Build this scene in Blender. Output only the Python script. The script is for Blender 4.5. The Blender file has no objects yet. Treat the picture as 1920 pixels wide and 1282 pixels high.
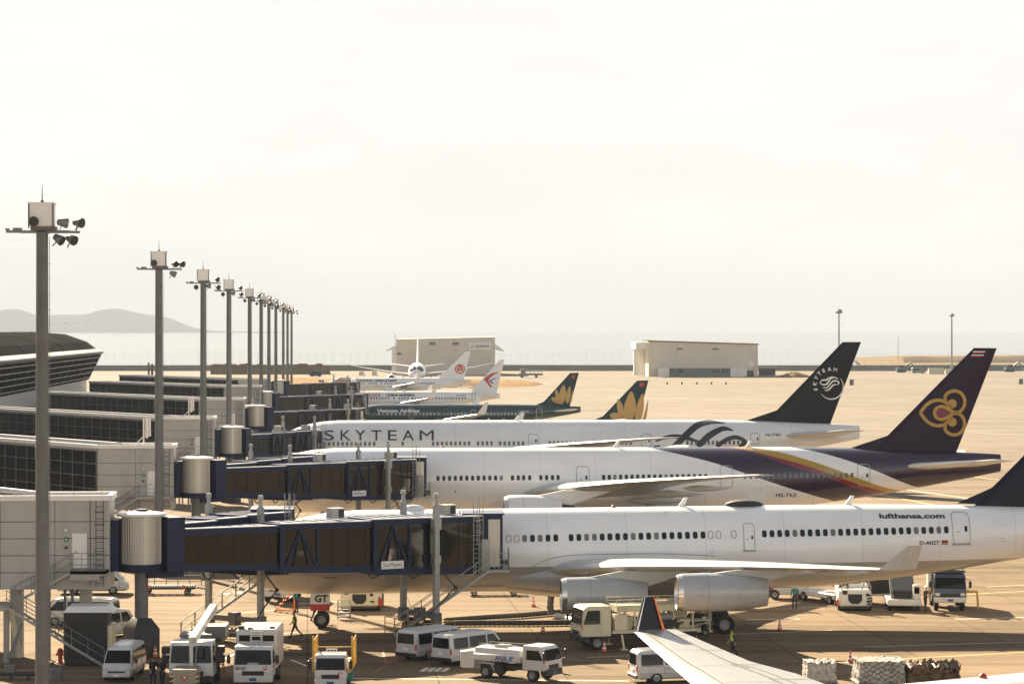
import bpy, bmesh, math, random
from mathutils import Vector, Matrix, Euler
random.seed(7)
R = math.radians
scene = bpy.context.scene
COL = scene.collection

# ------------------------------------------------------------------ camera
F, CX, CY, H = 5100.0, 960.0, 617.0, 20.2      # focal length and eye level in photo pixels, eye height in metres
cam_data = bpy.data.cameras.new('camera')
cam = bpy.data.objects.new('camera', cam_data); COL.objects.link(cam)
cam.location = (0, 0, H); cam.rotation_euler = (R(90), 0, 0)
cam_data.sensor_width = 36.0; cam_data.lens = 36.0 * F / 1920.0
cam_data.shift_y = -(641.0 - CY) / 1920.0
cam_data.clip_start = 1.0; cam_data.clip_end = 60000.0
scene.camera = cam
K = F / 4400.0                                   # depth scale against the first survey

# ------------------------------------------------------------------ light
VEIL = 4.3
SUN_AZ, SUN_EL = -25.0, 26.0                    # degrees left of the view axis, above the horizon
sun_data = bpy.data.lights.new('sun', 'SUN')
sun_data.energy = 5.0; sun_data.angle = R(0.5); sun_data.color = (1.0, 0.83, 0.59)
sun = bpy.data.objects.new('sun', sun_data); COL.objects.link(sun)
_d = Vector((math.sin(R(SUN_AZ)) * math.cos(R(SUN_EL)), math.cos(R(SUN_AZ)) * math.cos(R(SUN_EL)), math.sin(R(SUN_EL))))
sun.rotation_euler = _d.to_track_quat('Z', 'Y').to_euler()

world = bpy.data.worlds.new('World'); scene.world = world; world.use_nodes = True
wn, wl = world.node_tree.nodes, world.node_tree.links
wn.clear()
w_out = wn.new('ShaderNodeOutputWorld'); w_bg = wn.new('ShaderNodeBackground')
w_sky = wn.new('ShaderNodeTexSky'); w_sky.sky_type = 'NISHITA'; w_sky.sun_disc = False
w_sky.sun_elevation = R(SUN_EL); w_sky.sun_rotation = R(SUN_AZ)
w_sky.air_density = 0.8; w_sky.dust_density = 0.8; w_sky.ozone_density = 1.0
w_hsv = wn.new('ShaderNodeHueSaturation'); w_hsv.inputs['Saturation'].default_value = 0.42; w_hsv.inputs['Value'].default_value = 0.76
w_tint = wn.new('ShaderNodeMix'); w_tint.data_type = 'RGBA'; w_tint.blend_type = 'MULTIPLY'
w_tint.inputs[0].default_value = 1.0; w_tint.inputs[7].default_value = (1.0, 0.97, 0.93, 1)
w_tc = wn.new('ShaderNodeTexCoord'); w_map = wn.new('ShaderNodeMapping'); w_map.inputs['Scale'].default_value = (3.0, 3.0, 14.0)
w_noise = wn.new('ShaderNodeTexNoise'); w_noise.inputs['Scale'].default_value = 1.7; w_noise.inputs['Detail'].default_value = 7.0
w_noise.inputs['Roughness'].default_value = 0.55
w_ramp = wn.new('ShaderNodeValToRGB')
w_ramp.color_ramp.elements[0].position = 0.38; w_ramp.color_ramp.elements[0].color = (0.925, 0.93, 0.94, 1)
w_ramp.color_ramp.elements[1].position = 0.62; w_ramp.color_ramp.elements[1].color = (1.03, 1.03, 1.03, 1)
w_cl = wn.new('ShaderNodeMix'); w_cl.data_type = 'RGBA'; w_cl.blend_type = 'MULTIPLY'; w_cl.inputs[0].default_value = 1.0
wl.new(w_sky.outputs[0], w_hsv.inputs['Color']); wl.new(w_hsv.outputs[0], w_tint.inputs[6])
wl.new(w_tc.outputs['Generated'], w_map.inputs[0]); wl.new(w_map.outputs[0], w_noise.inputs['Vector'])
wl.new(w_noise.outputs['Fac'], w_ramp.inputs[0])
# thin cloud veil, densest sunward; low band behind the camera added as fill
w_dot = wn.new('ShaderNodeVectorMath'); w_dot.operation = 'DOT_PRODUCT'; w_dot.inputs[1].default_value = (math.sin(R(SUN_AZ + 14)), math.cos(R(SUN_AZ + 14)), 0.15)
w_mr = wn.new('ShaderNodeMapRange'); w_mr.interpolation_type = 'SMOOTHSTEP'; w_mr.inputs[1].default_value = 0.25; w_mr.inputs[2].default_value = 0.80; w_mr.inputs[3].default_value = 0.60; w_mr.inputs[4].default_value = 0.97
wl.new(w_tc.outputs['Generated'], w_dot.inputs[0]); wl.new(w_dot.outputs['Value'], w_mr.inputs[0])
w_veil = wn.new('ShaderNodeMix'); w_veil.data_type = 'RGBA'; w_veil.inputs[7].default_value = (VEIL * 1.0, VEIL * 0.972, VEIL * 0.93, 1)
w_sep = wn.new('ShaderNodeSeparateXYZ'); wl.new(w_tc.outputs['Generated'], w_sep.inputs[0])
w_el = wn.new('ShaderNodeMapRange'); w_el.interpolation_type = 'SMOOTHSTEP'; w_el.inputs[1].default_value = 0.14; w_el.inputs[2].default_value = 0.38; w_el.inputs[3].default_value = 1.0; w_el.inputs[4].default_value = 0.06
wl.new(w_sep.outputs[2], w_el.inputs[0])
w_fac = wn.new('ShaderNodeMath'); w_fac.operation = 'MULTIPLY'; wl.new(w_mr.outputs[0], w_fac.inputs[0]); wl.new(w_el.outputs[0], w_fac.inputs[1])
wl.new(w_fac.outputs[0], w_veil.inputs[0]); wl.new(w_tint.outputs[2], w_veil.inputs[6])
wl.new(w_veil.outputs[2], w_cl.inputs[6]); wl.new(w_ramp.outputs[0], w_cl.inputs[7])
wl.new(w_cl.outputs[2], w_bg.inputs['Color']); w_bg.inputs['Strength'].default_value = 0.05
wl.new(w_bg.outputs[0], w_out.inputs[0])
scene.view_settings.view_transform = 'Standard'; scene.view_settings.look = 'None'
scene.view_settings.exposure = 2.3; scene.view_settings.gamma = 1.0

# ------------------------------------------------------------------ pixel helpers (photo pixels -> metres)
def GP(px, py):                      # a point of the ground
    d = H * F / (py - CY); return ((px - CX) / F * d, d)
def XW(px, d): return (px - CX) / F * d
def ZW(py, d): return H - (py - CY) / F * d

# ------------------------------------------------------------------ materials
MATS = {}
def mat(name, col, rough=0.5, metal=0.0, var=0.10, scale=1.5, bump=0.0, bscale=30.0, spec=0.5, coat=0.0, dirt=None, dirt_amt=0.0, emit=0.0):
    if name in MATS: return MATS[name]
    m = bpy.data.materials.new(name); MATS[name] = m; m.use_nodes = True
    n, l = m.node_tree.nodes, m.node_tree.links
    b = n['Principled BSDF']
    b.inputs['Roughness'].default_value = rough; b.inputs['Metallic'].default_value = metal
    b.inputs['Specular IOR Level'].default_value = spec; b.inputs['Coat Weight'].default_value = coat
    tc = n.new('ShaderNodeTexCoord')
    no = n.new('ShaderNodeTexNoise'); no.inputs['Scale'].default_value = scale; no.inputs['Detail'].default_value = 6; no.inputs['Roughness'].default_value = 0.65
    l.new(tc.outputs['Object'], no.inputs['Vector'])
    rp = n.new('ShaderNodeValToRGB'); e = rp.color_ramp.elements
    lo = dirt if dirt else tuple(c * (1 - var) for c in col); hi = tuple(min(1, c * (1 + var * 0.6)) for c in col)
    e[0].position = 0.30; e[0].color = (*[c * (1 - var) for c in col], 1)
    e[1].position = 0.70; e[1].color = (*hi, 1)
    l.new(no.outputs['Fac'], rp.inputs[0])
    src = rp.outputs[0]
    if dirt:
        mp = n.new('ShaderNodeMapping'); mp.inputs['Scale'].default_value = (1.0, 1.0, 0.18)
        n2 = n.new('ShaderNodeTexNoise'); n2.inputs['Scale'].default_value = scale * 2.3; n2.inputs['Detail'].default_value = 8; n2.inputs['Roughness'].default_value = 0.7
        l.new(tc.outputs['Object'], mp.inputs[0]); l.new(mp.outputs[0], n2.inputs['Vector'])
        r2 = n.new('ShaderNodeMapRange'); r2.inputs[1].default_value = 0.50; r2.inputs[2].default_value = 0.78; r2.inputs[4].default_value = dirt_amt
        l.new(n2.outputs['Fac'], r2.inputs[0])
        mx = n.new('ShaderNodeMix'); mx.data_type = 'RGBA'; mx.inputs[7].default_value = (*dirt, 1)
        l.new(r2.outputs[0], mx.inputs[0]); l.new(src, mx.inputs[6]); src = mx.outputs[2]
    l.new(src, b.inputs['Base Color'])
    if bump:
        nb = n.new('ShaderNodeTexNoise'); nb.inputs['Scale'].default_value = bscale; nb.inputs['Detail'].default_value = 3
        l.new(tc.outputs['Object'], nb.inputs['Vector'])
        bp = n.new('ShaderNodeBump'); bp.inputs['Strength'].default_value = bump; bp.inputs['Distance'].default_value = 0.05
        l.new(nb.outputs['Fac'], bp.inputs['Height']); l.new(bp.outputs[0], b.inputs['Normal'])
    if emit:
        b.inputs['Emission Color'].default_value = (*col, 1); b.inputs['Emission Strength'].default_value = emit
    return m

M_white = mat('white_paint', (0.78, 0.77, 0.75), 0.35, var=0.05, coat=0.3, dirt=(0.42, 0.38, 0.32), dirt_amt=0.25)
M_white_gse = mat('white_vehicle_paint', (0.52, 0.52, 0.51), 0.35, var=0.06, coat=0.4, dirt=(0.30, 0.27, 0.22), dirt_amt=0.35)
M_cream = mat('cream_vehicle_paint', (0.58, 0.53, 0.38), 0.4, var=0.08, coat=0.3, dirt=(0.28, 0.24, 0.17), dirt_amt=0.4)
M_beige = mat('beige_vehicle_paint', (0.66, 0.58, 0.42), 0.45, var=0.08, dirt=(0.25, 0.21, 0.15), dirt_amt=0.4)
M_navy = mat('navy_steel_paint', (0.003, 0.012, 0.050), 0.45, var=0.25, scale=2.0, spec=.3, dirt=(0.02, 0.026, 0.045), dirt_amt=0.2)
M_navy_l = mat('blue_steel_paint', (0.007, 0.026, 0.095), 0.45, var=0.2, scale=2.0, spec=.3, dirt=(0.03, 0.038, 0.06), dirt_amt=0.2)
M_galv = mat('galvanised_steel', (0.20, 0.21, 0.205), 0.5, 0.35, var=0.2, scale=3.0, dirt=(0.14, 0.12, 0.09), dirt_amt=0.5)
M_galv_l = mat('pale_galvanised_steel', (0.32, 0.325, 0.31), 0.45, 0.3, var=0.15, scale=3.0, dirt=(0.2, 0.17, 0.13), dirt_amt=0.4)
M_pole = mat('weathered_pole_steel', (0.13, 0.137, 0.137), 0.55, 0.2, var=0.2, scale=0.6, dirt=(0.075, 0.055, 0.035), dirt_amt=0.8)
M_darkgrey = mat('dark_grey_paint', (0.022, 0.0225, 0.024), 0.6, var=0.25)
M_midgrey = mat('mid_grey_paint', (0.12, 0.121, 0.122), 0.55, var=0.15)
M_rubber = mat('black_rubber', (0.008, 0.008, 0.0085), 0.75, var=0.3)
M_black = mat('black_plastic', (0.006, 0.006, 0.0065), 0.45, var=0.2)
M_rim = mat('wheel_rim_paint', (0.24, 0.235, 0.22), 0.45, 0.2, var=0.1)
M_glass = mat('dark_vehicle_glass', (0.004, 0.005, 0.006), 0.06, var=0.2, spec=0.28)
M_lamp = mat('clear_lamp_lens', (0.62, 0.62, 0.60), 0.15, 0.2, var=0.1)
M_red = mat('red_lens', (0.45, 0.03, 0.02), 0.25, var=0.1)
M_redpaint = mat('red_paint', (0.42, 0.035, 0.02), 0.45, var=0.15)
M_orange = mat('orange_paint', (0.72, 0.17, 0.03), 0.5, var=0.15)
M_cone = mat('cone_plastic', (0.62, 0.09, 0.03), 0.55, var=0.12)
M_yellow = mat('yellow_rail_paint', (0.55, 0.33, 0.05), 0.5, var=0.15, dirt=(0.16, 0.10, 0.04), dirt_amt=0.6)
M_yellowmark = mat('yellow_hazard_paint', (0.75, 0.55, 0.05), 0.5, var=0.1)
M_ink = mat('dark_lettering', (0.015, 0.022, 0.03), 0.45, var=0.1)
M_alu = mat('polished_aluminium', (0.80, 0.79, 0.76), 0.28, 0.85, var=0.06)
M_shutter = None
M_logo_w = mat('white_logo_paint', (0.75, 0.75, 0.73), 0.4, var=0.04)
M_logo_r = mat('red_logo_paint', (0.48, 0.035, 0.025), 0.4, var=0.08)
M_logo_b = mat('blue_logo_paint', (0.03, 0.06, 0.22), 0.4, var=0.08)
# ------------------------------------------------------------------ mesh builder
class MB:
    def __init__(s): s.v = []; s.f = []; s.m = []; s.s = []
    def add(s, vs, fs, m=0, smooth=False, M=None):
        o = len(s.v)
        s.v += [(M @ Vector(p)) if M is not None else Vector(p) for p in vs]
        for f in fs:
            s.f.append([o + i for i in f]); s.m.append(m); s.s.append(smooth)
    def bx(s, x0, x1, y0, y1, z0, z1, m=0, M=None, bev=0.0):
        if bev > 0:
            b = min(bev, (x1 - x0) / 3, (y1 - y0) / 3, (z1 - z0) / 3)
            def ring(z, i): return [(x0 + i, y0 + i + b, z), (x0 + i + b, y0 + i, z), (x1 - i - b, y0 + i, z), (x1 - i, y0 + i + b, z), (x1 - i, y1 - i - b, z), (x1 - i - b, y1 - i, z), (x0 + i + b, y1 - i, z), (x0 + i, y1 - i - b, z)]
            s.loft([ring(z0, b), ring(z0 + b, 0), ring(z1 - b, 0), ring(z1, b)], m, False, True, M); return
        vs = [(x0, y0, z0), (x1, y0, z0), (x1, y1, z0), (x0, y1, z0), (x0, y0, z1), (x1, y0, z1), (x1, y1, z1), (x0, y1, z1)]
        s.add(vs, [(0, 3, 2, 1), (4, 5, 6, 7), (0, 1, 5, 4), (1, 2, 6, 5), (2, 3, 7, 6), (3, 0, 4, 7)], m, False, M)
    def loft(s, rings, m=0, smooth=True, caps=True, M=None, closed=True):
        n = len(rings[0]); vs = [p for r in rings for p in r]; fs = []
        for k in range(len(rings) - 1):
            for i in range(n if closed else n - 1):
                j = (i + 1) % n
                fs.append((k * n + i, k * n + j, (k + 1) * n + j, (k + 1) * n + i))
        s.add(vs, fs, m, smooth, M)
        if caps:
            o = len(s.v) - len(vs)
            s.f.append([o + i for i in reversed(range(n))]); s.m.append(m); s.s.append(False)
            s.f.append([o + (len(rings) - 1) * n + i for i in range(n)]); s.m.append(m); s.s.append(False)
    def bar(s, p, q, w=0.05, h=None, m=0, M=None):
        p, q = Vector(p), Vector(q); h = h or w; d = (q - p)
        if d.length < 1e-6: return
        d.normalize(); up = Vector((0, 0, 1)) if abs(d.z) < 0.95 else Vector((0, 1, 0))
        a = d.cross(up).normalized(); b = a.cross(d).normalized()
        r = lambda c: [c - a * w / 2 - b * h / 2, c + a * w / 2 - b * h / 2, c + a * w / 2 + b * h / 2, c - a * w / 2 + b * h / 2]
        s.loft([r(p), r(q)], m, False, True, M)
    def tube(s, pts, rad=0.03, n=8, m=0, M=None, caps=True):
        pts = [Vector(p) for p in pts]; rings = []
        rr = rad if isinstance(rad, (list, tuple)) else [rad] * len(pts)
        ref = None
        for i, p in enumerate(pts):
            d = (pts[min(i + 1, len(pts) - 1)] - pts[max(i - 1, 0)]).normalized()
            if ref is None: ref = Vector((0, 0, 1)) if abs(d.z) < 0.9 else Vector((0, 1, 0))
            a = d.cross(ref)
            if a.length < 1e-4: a = d.cross(Vector((1, 0, 0)))
            a.normalize(); b = a.cross(d).normalized(); ref = b
            rings.append([p + (a * math.cos(t) + b * math.sin(t)) * rr[i] for t in [2 * math.pi * k / n for k in range(n)]])
        s.loft(rings, m, n > 5, caps, M)
    def lathe(s, prof, n=20, m=0, axis='Z', o=(0, 0, 0), M=None, caps=True, smooth=True):
        rings = []
        for r, t in prof:
            ring = []
            for k in range(n):
                a = 2 * math.pi * k / n; c, d = r * math.cos(a), r * math.sin(a)
                p = {'Z': (c, d, t), 'X': (t, c, d), 'Y': (d, t, c)}[axis]
                ring.append((p[0] + o[0], p[1] + o[1], p[2] + o[2]))
            rings.append(ring)
        s.loft(rings, m, smooth, caps, M)
    def prism(s, poly, fn, t0, t1, m=0, M=None):       # poly in 2-D, fn(a,b,t) -> 3-D
        s.loft([[fn(a, b, t0) for a, b in poly], [fn(a, b, t1) for a, b in poly]], m, False, True, M)
    def quad(s, a, b, c, d, m=0, M=None): s.add([a, b, c, d], [(0, 1, 2, 3)], m, False, M)
    def sphere(s, c, r, m=0, n=12, k=8, sc=(1, 1, 1), M=None):
        rings = []
        for i in range(k + 1):
            t = math.pi * (0.02 + 0.96 * i / k)
            rings.append([(c[0] + sc[0] * r * math.sin(t) * math.cos(2 * math.pi * j / n), c[1] + sc[1] * r * math.sin(t) * math.sin(2 * math.pi * j / n), c[2] - sc[2] * r * math.cos(t)) for j in range(n)])
        s.loft(rings, m, True, True, M)
    def build(s, name, mats, parent=None, loc=None, rz=None, fix=True, sharp=35):
        me = bpy.data.meshes.new(name)
        me.from_pydata([tuple(v) for v in s.v], [], s.f)
        if not isinstance(mats, (list, tuple)): mats = [mats]
        for x in mats: me.materials.append(x)
        me.polygons.foreach_set('material_index', s.m); me.polygons.foreach_set('use_smooth', s.s)
        if fix:
            b = bmesh.new(); b.from_mesh(me); bmesh.ops.recalc_face_normals(b, faces=b.faces); b.to_mesh(me); b.free()
        me.update()
        if any(s.s): me.set_sharp_from_angle(angle=R(sharp))
        o = bpy.data.objects.new(name, me); COL.objects.link(o)
        if parent is not None: o.parent = parent
        if loc is not None: o.location = loc
        if rz is not None: o.rotation_euler = (0, 0, rz)
        return o

def tag(o, label=None, cat=None, group=None, kind=None):
    if label: o['label'] = label
    if cat: o['category'] = cat
    if group: o['group'] = group
    if kind: o['kind'] = kind
    return o
def thing(name, label, cat, loc=(0, 0, 0), rz=0.0, group=None):
    o = bpy.data.objects.new(name, None); COL.objects.link(o); o.empty_display_size = 0.3
    o.location = (loc[0], loc[1], loc[2] if len(loc) > 2 else 0.0); o.rotation_euler = (0, 0, rz)
    return tag(o, label, cat, group)
def copy_tree(o, parent=None):
    c = o.copy(); COL.objects.link(c)
    if parent is not None: c.parent = parent
    for ch in list(o.children): copy_tree(ch, c)
    return c
def clone(o, loc, rz, label=None):
    c = copy_tree(o); c.location = (loc[0], loc[1], loc[2] if len(loc) > 2 else 0.0); c.rotation_euler = (0, 0, rz)
    if label: c['label'] = label
    return c
def part(parent, name, mats, fn, sub=None):
    b = MB(); fn(b); return b.build(name, mats, parent)

def each(parent, name, mats, items, fn):
    """one part per item"""
    for it in items:
        b = MB(); fn(b, it); b.build(name, mats, parent)

# ------------------------------------------------------------------ flat shapes (lettering, logos) and their draping over a surface
def tri2d(polys):
    """filled polygons (lists of 2-D points) -> triangles"""
    out = []
    for p in polys:
        b = bmesh.new()
        try:
            f = b.faces.new([b.verts.new((x, y, 0)) for x, y in p])
        except ValueError:
            b.free(); continue
        bmesh.ops.triangulate(b, faces=[f])
        for t in b.faces: out.append([(v.co.x, v.co.y) for v in t.verts])
        b.free()
    return out
def stroke(pts, w, closed=False):
    n = len(pts); out = []; ww = w if isinstance(w, (list, tuple)) else [w] * n
    L, Rr = [], []
    for i in range(n):
        a = pts[(i - 1) % n] if closed or i > 0 else pts[i]; c = pts[(i + 1) % n] if closed or i < n - 1 else pts[i]
        dx, dy = c[0] - a[0], c[1] - a[1]; k = math.hypot(dx, dy) or 1; nx, ny = -dy / k, dx / k
        L.append((pts[i][0] + nx * ww[i] / 2, pts[i][1] + ny * ww[i] / 2)); Rr.append((pts[i][0] - nx * ww[i] / 2, pts[i][1] - ny * ww[i] / 2))
    for i in range(n if closed else n - 1):
        j = (i + 1) % n
        out += [[L[i], Rr[i], Rr[j]], [L[i], Rr[j], L[j]]]
    return out
def smooth_pts(pts, k=5, closed=False):
    n = len(pts); out = []
    for i in range(n if closed else n - 1):
        g = lambda q: pts[q % n] if closed else pts[min(max(q, 0), n - 1)]
        p0, p1, p2, p3 = g(i - 1), g(i), g(i + 1), g(i + 2)
        for t in [j / k for j in range(k)]:
            out.append(tuple(0.5 * (2 * p1[c] + (p2[c] - p0[c]) * t + (2 * p0[c] - 5 * p1[c] + 4 * p2[c] - p3[c]) * t * t + (3 * p1[c] - p0[c] - 3 * p2[c] + p3[c]) * t ** 3) for c in range(len(p1))))
    if not closed: out.append(tuple(pts[-1]))
    return out
def disc(c, r, n=28, sx=1.0): return [(c[0] + sx * r * math.cos(2 * math.pi * k / n), c[1] + r * math.sin(2 * math.pi * k / n)) for k in range(n)]
_tc = {}
def text2d(txt, bold=0.0, shear=0.0, res=3, space=1.0):
    """triangles of a line of text, its width and cap height normalised to height 1"""
    if 'M' in txt: bold = 0.0      # the filler folds this glyph when it is thickened
    key = (txt, bold, shear, res, space)
    if key in _tc: return _tc[key]
    cu = bpy.data.curves.new('lettering', 'FONT'); cu.body = txt; cu.size = 1.0; cu.offset = bold; cu.shear = shear; cu.resolution_u = res; cu.space_character = space
    o = bpy.data.objects.new('lettering', cu); COL.objects.link(o)
    dg = bpy.context.evaluated_depsgraph_get(); dg.update()
    me = bpy.data.meshes.new_from_object(o.evaluated_get(dg)); me.calc_loop_triangles()
    tr = [[(me.vertices[i].co.x, me.vertices[i].co.y) for i in t.vertices] for t in me.loop_triangles]
    bpy.data.objects.remove(o); bpy.data.curves.remove(cu); bpy.data.meshes.remove(me)
    xs = [p[0] for t in tr for p in t]; ys = [p[1] for t in tr for p in t]
    x0, x1, y0, y1 = min(xs), max(xs), min(ys), max(ys)
    hgt = (y1 - y0) if (txt.upper() == txt) else 0.73 + 2 * bold
    yb = y0 if txt.upper() == txt else -bold
    tr = [[((x - x0) / hgt, (y - yb) / hgt) for x, y in t] for t in tr]
    _tc[key] = (tr, (x1 - x0) / hgt); return _tc[key]
def place_text(txt, x, y, h, w=None, **kw):
    """text as triangles, lower left corner at x,y, cap height h (may be negative for y-down), stretched to width w"""
    tr, wd = text2d(txt, **kw); sx = (w / wd) if w else abs(h)
    return [[(x + a * sx, y + b * h) for a, b in t] for t in tr]
def split_tris(tris, mx):
    out = []; st = list(tris)
    while st:
        t = st.pop(); ls = [math.dist(t[i], t[(i + 1) % 3]) for i in range(3)]; k = max(range(3), key=lambda i: ls[i])
        if ls[k] <= mx: out.append(t); continue
        a, b, c = t[k], t[(k + 1) % 3], t[(k + 2) % 3]; m = ((a[0] + b[0]) / 2, (a[1] + b[1]) / 2)
        st += [[a, m, c], [m, b, c]]
    return out
def drape(mb, tris, fn, m, mx=0.3):
    for t in split_tris(tris, mx):
        if abs((t[1][0] - t[0][0]) * (t[2][1] - t[0][1]) - (t[2][0] - t[0][0]) * (t[1][1] - t[0][1])) < 1e-9: continue
        mb.add([fn(*p) for p in t], [(0, 1, 2)], m)
def wall_text(mb, txt, org, ux, uz, h, m, w=None, off=0.0, center=False, **kw):
    """text standing on a plane: org + a*ux + b*uz"""
    org, ux, uz = Vector(org), Vector(ux), Vector(uz); tr, wd = text2d(txt, **kw); sx = (w / wd) if w else h
    nn = ux.cross(uz).normalized(); sh = -wd * sx / 2 if center else 0
    for t in tr:
        mb.add([org + ux * (a * sx + sh) + uz * (b * h) + nn * off for a, b in t], [(0, 1, 2)], m)
# ------------------------------------------------------------------ ground, water, hills
def node_mat(name, fn, rough=0.8):
    m = bpy.data.materials.new(name); MATS[name] = m; m.use_nodes = True
    n, l = m.node_tree.nodes, m.node_tree.links; b = n['Principled BSDF']; b.inputs['Roughness'].default_value = rough
    b.inputs['Specular IOR Level'].default_value = 0.0 if rough > .9 else .5
    tc = n.new('ShaderNodeTexCoord'); fn(n, l, b, tc); return m
def _noise(n, l, tc, scale, detail=6, rough=.6, sc=None, out='Object'):
    t = n.new('ShaderNodeTexNoise'); t.inputs['Scale'].default_value = scale; t.inputs['Detail'].default_value = detail; t.inputs['Roughness'].default_value = rough
    if sc:
        mp = n.new('ShaderNodeMapping'); mp.inputs['Scale'].default_value = sc; l.new(tc.outputs[out], mp.inputs[0]); l.new(mp.outputs[0], t.inputs['Vector'])
    else: l.new(tc.outputs[out], t.inputs['Vector'])
    return t.outputs['Fac']
def _ramp(n, l, src, a, b, ca, cb):
    r = n.new('ShaderNodeValToRGB'); r.color_ramp.elements[0].position = a; r.color_ramp.elements[1].position = b
    r.color_ramp.elements[0].color = (*ca, 1); r.color_ramp.elements[1].color = (*cb, 1); l.new(src, r.inputs[0]); return r.outputs[0]
def _mul(n, l, a, b, f=1.0):
    m = n.new('ShaderNodeMix'); m.data_type = 'RGBA'; m.blend_type = 'MULTIPLY'; m.inputs[0].default_value = f; l.new(a, m.inputs[6]); l.new(b, m.inputs[7]); return m.outputs[2]
APRON = (0.228, 0.168, 0.108)
PALE = (0.230, 0.200, 0.167)                       # far apron tone: distance haze and glare painted in as a paler colour
def f_apron(n, l, b, tc):
    base = _ramp(n, l, _noise(n, l, tc, .035, 8, .6), .3, .7, tuple(c * .74 for c in APRON), tuple(c * 1.14 for c in APRON))
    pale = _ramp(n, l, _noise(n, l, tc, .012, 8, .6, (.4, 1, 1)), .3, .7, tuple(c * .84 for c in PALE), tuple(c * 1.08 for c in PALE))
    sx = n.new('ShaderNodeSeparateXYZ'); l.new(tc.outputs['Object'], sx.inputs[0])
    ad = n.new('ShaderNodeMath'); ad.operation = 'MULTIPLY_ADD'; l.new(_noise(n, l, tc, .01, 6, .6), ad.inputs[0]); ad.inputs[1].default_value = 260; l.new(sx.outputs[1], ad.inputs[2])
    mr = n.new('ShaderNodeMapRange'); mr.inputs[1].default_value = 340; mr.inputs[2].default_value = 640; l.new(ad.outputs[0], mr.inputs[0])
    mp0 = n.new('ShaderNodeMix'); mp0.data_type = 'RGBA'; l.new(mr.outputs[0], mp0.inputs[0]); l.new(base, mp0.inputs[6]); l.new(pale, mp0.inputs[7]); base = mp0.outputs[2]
    base = _mul(n, l, base, _ramp(n, l, _noise(n, l, tc, .9, 8, .7), .35, .75, (.86, .85, .83), (1.05, 1.05, 1.05)))
    # rubber and oil marks drawn out along the taxi direction
    base = _mul(n, l, base, _ramp(n, l, _noise(n, l, tc, .25, 6, .6, (.10, 1.0, 1)), .50, .74, (1, 1, 1), (.60, .59, .58)))
    base = _mul(n, l, base, _ramp(n, l, _noise(n, l, tc, .12, 6, .65), .58, .72, (1, 1, 1), (.58, .57, .55)))
    wv = n.new('ShaderNodeTexWave'); wv.wave_type = 'RINGS'; wv.inputs['Scale'].default_value = .05; wv.inputs['Distortion'].default_value = 6.0; wv.inputs['Detail'].default_value = 3; wv.inputs['Detail Scale'].default_value = .4
    mw = n.new('ShaderNodeMapping'); mw.inputs['Location'].default_value = (-60, -330, 0); mw.inputs['Scale'].default_value = (.5, 1, 1); l.new(tc.outputs['Object'], mw.inputs[0]); l.new(mw.outputs[0], wv.inputs['Vector'])
    base = _mul(n, l, base, _ramp(n, l, wv.outputs['Fac'], .80, .97, (1, 1, 1), (.80, .79, .78)))
    br = n.new('ShaderNodeTexBrick'); br.offset = 0.0; br.inputs['Scale'].default_value = 1.0; br.inputs['Brick Width'].default_value = 7.5; br.inputs['Row Height'].default_value = 7.5
    br.inputs['Mortar Size'].default_value = .05; br.inputs['Mortar Smooth'].default_value = .3
    br.inputs['Color1'].default_value = (1, 1, 1, 1); br.inputs['Color2'].default_value = (.86, .87, .88, 1); br.inputs['Mortar'].default_value = (.42, .41, .4, 1)
    mp = n.new('ShaderNodeMapping'); mp.inputs['Rotation'].default_value = (0, 0, R(-4.3)); l.new(tc.outputs['Object'], mp.inputs[0]); l.new(mp.outputs[0], br.inputs['Vector'])
    base = _mul(n, l, base, br.outputs['Color']); l.new(base, b.inputs['Base Color'])
    bp = n.new('ShaderNodeBump'); bp.inputs['Strength'].default_value = .25; bp.inputs['Distance'].default_value = .02
    l.new(_noise(n, l, tc, 14, 4), bp.inputs['Height']); l.new(bp.outputs[0], b.inputs['Normal'])
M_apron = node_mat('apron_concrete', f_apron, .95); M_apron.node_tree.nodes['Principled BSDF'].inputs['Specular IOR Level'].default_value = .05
def sheet(name, pts, z, m, kind='structure', label=None):
    b = MB(); b.add([(x, y, z) for x, y in pts], [tuple(range(len(pts)))], 0); o = b.build(name, m); tag(o, label, None, None, kind); return o
def grid_sheet(name, x0, x1, y0, y1, z, m, nx=2, ny=2):
    b = MB(); vs = [(x0 + (x1 - x0) * i / nx, y0 + (y1 - y0) * j / ny, z) for j in range(ny + 1) for i in range(nx + 1)]
    b.add(vs, [(j * (nx + 1) + i, j * (nx + 1) + i + 1, (j + 1) * (nx + 1) + i + 1, (j + 1) * (nx + 1) + i) for j in range(ny) for i in range(nx)], 0)
    o = b.build(name, m); return tag(o, None, None, None, 'structure')
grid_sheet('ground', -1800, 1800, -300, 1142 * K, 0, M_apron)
def f_sea(n, l, b, tc):
    b.inputs['Base Color'].default_value = (0.10, 0.12, 0.115, 1); b.inputs['Specular IOR Level'].default_value = .5
    bp = n.new('ShaderNodeBump'); bp.inputs['Strength'].default_value = .10; bp.inputs['Distance'].default_value = 1.0
    l.new(_noise(n, l, tc, .06, 8, .7, (1, .35, 1)), bp.inputs['Height']); l.new(bp.outputs[0], b.inputs['Normal'])
M_sea = node_mat('sea_water', f_sea, .14)
grid_sheet('sea', -10000, 10000, 1150 * K, 17200 * K, -3.0, M_sea, 6, 6)
M_dirt = node_mat('brown_dirt', lambda n, l, b, tc: l.new(_ramp(n, l, _noise(n, l, tc, .08, 8, .7), .3, .7, (.22, .15, .085), (.31, .215, .13)), b.inputs['Base Color']), .95)
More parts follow.
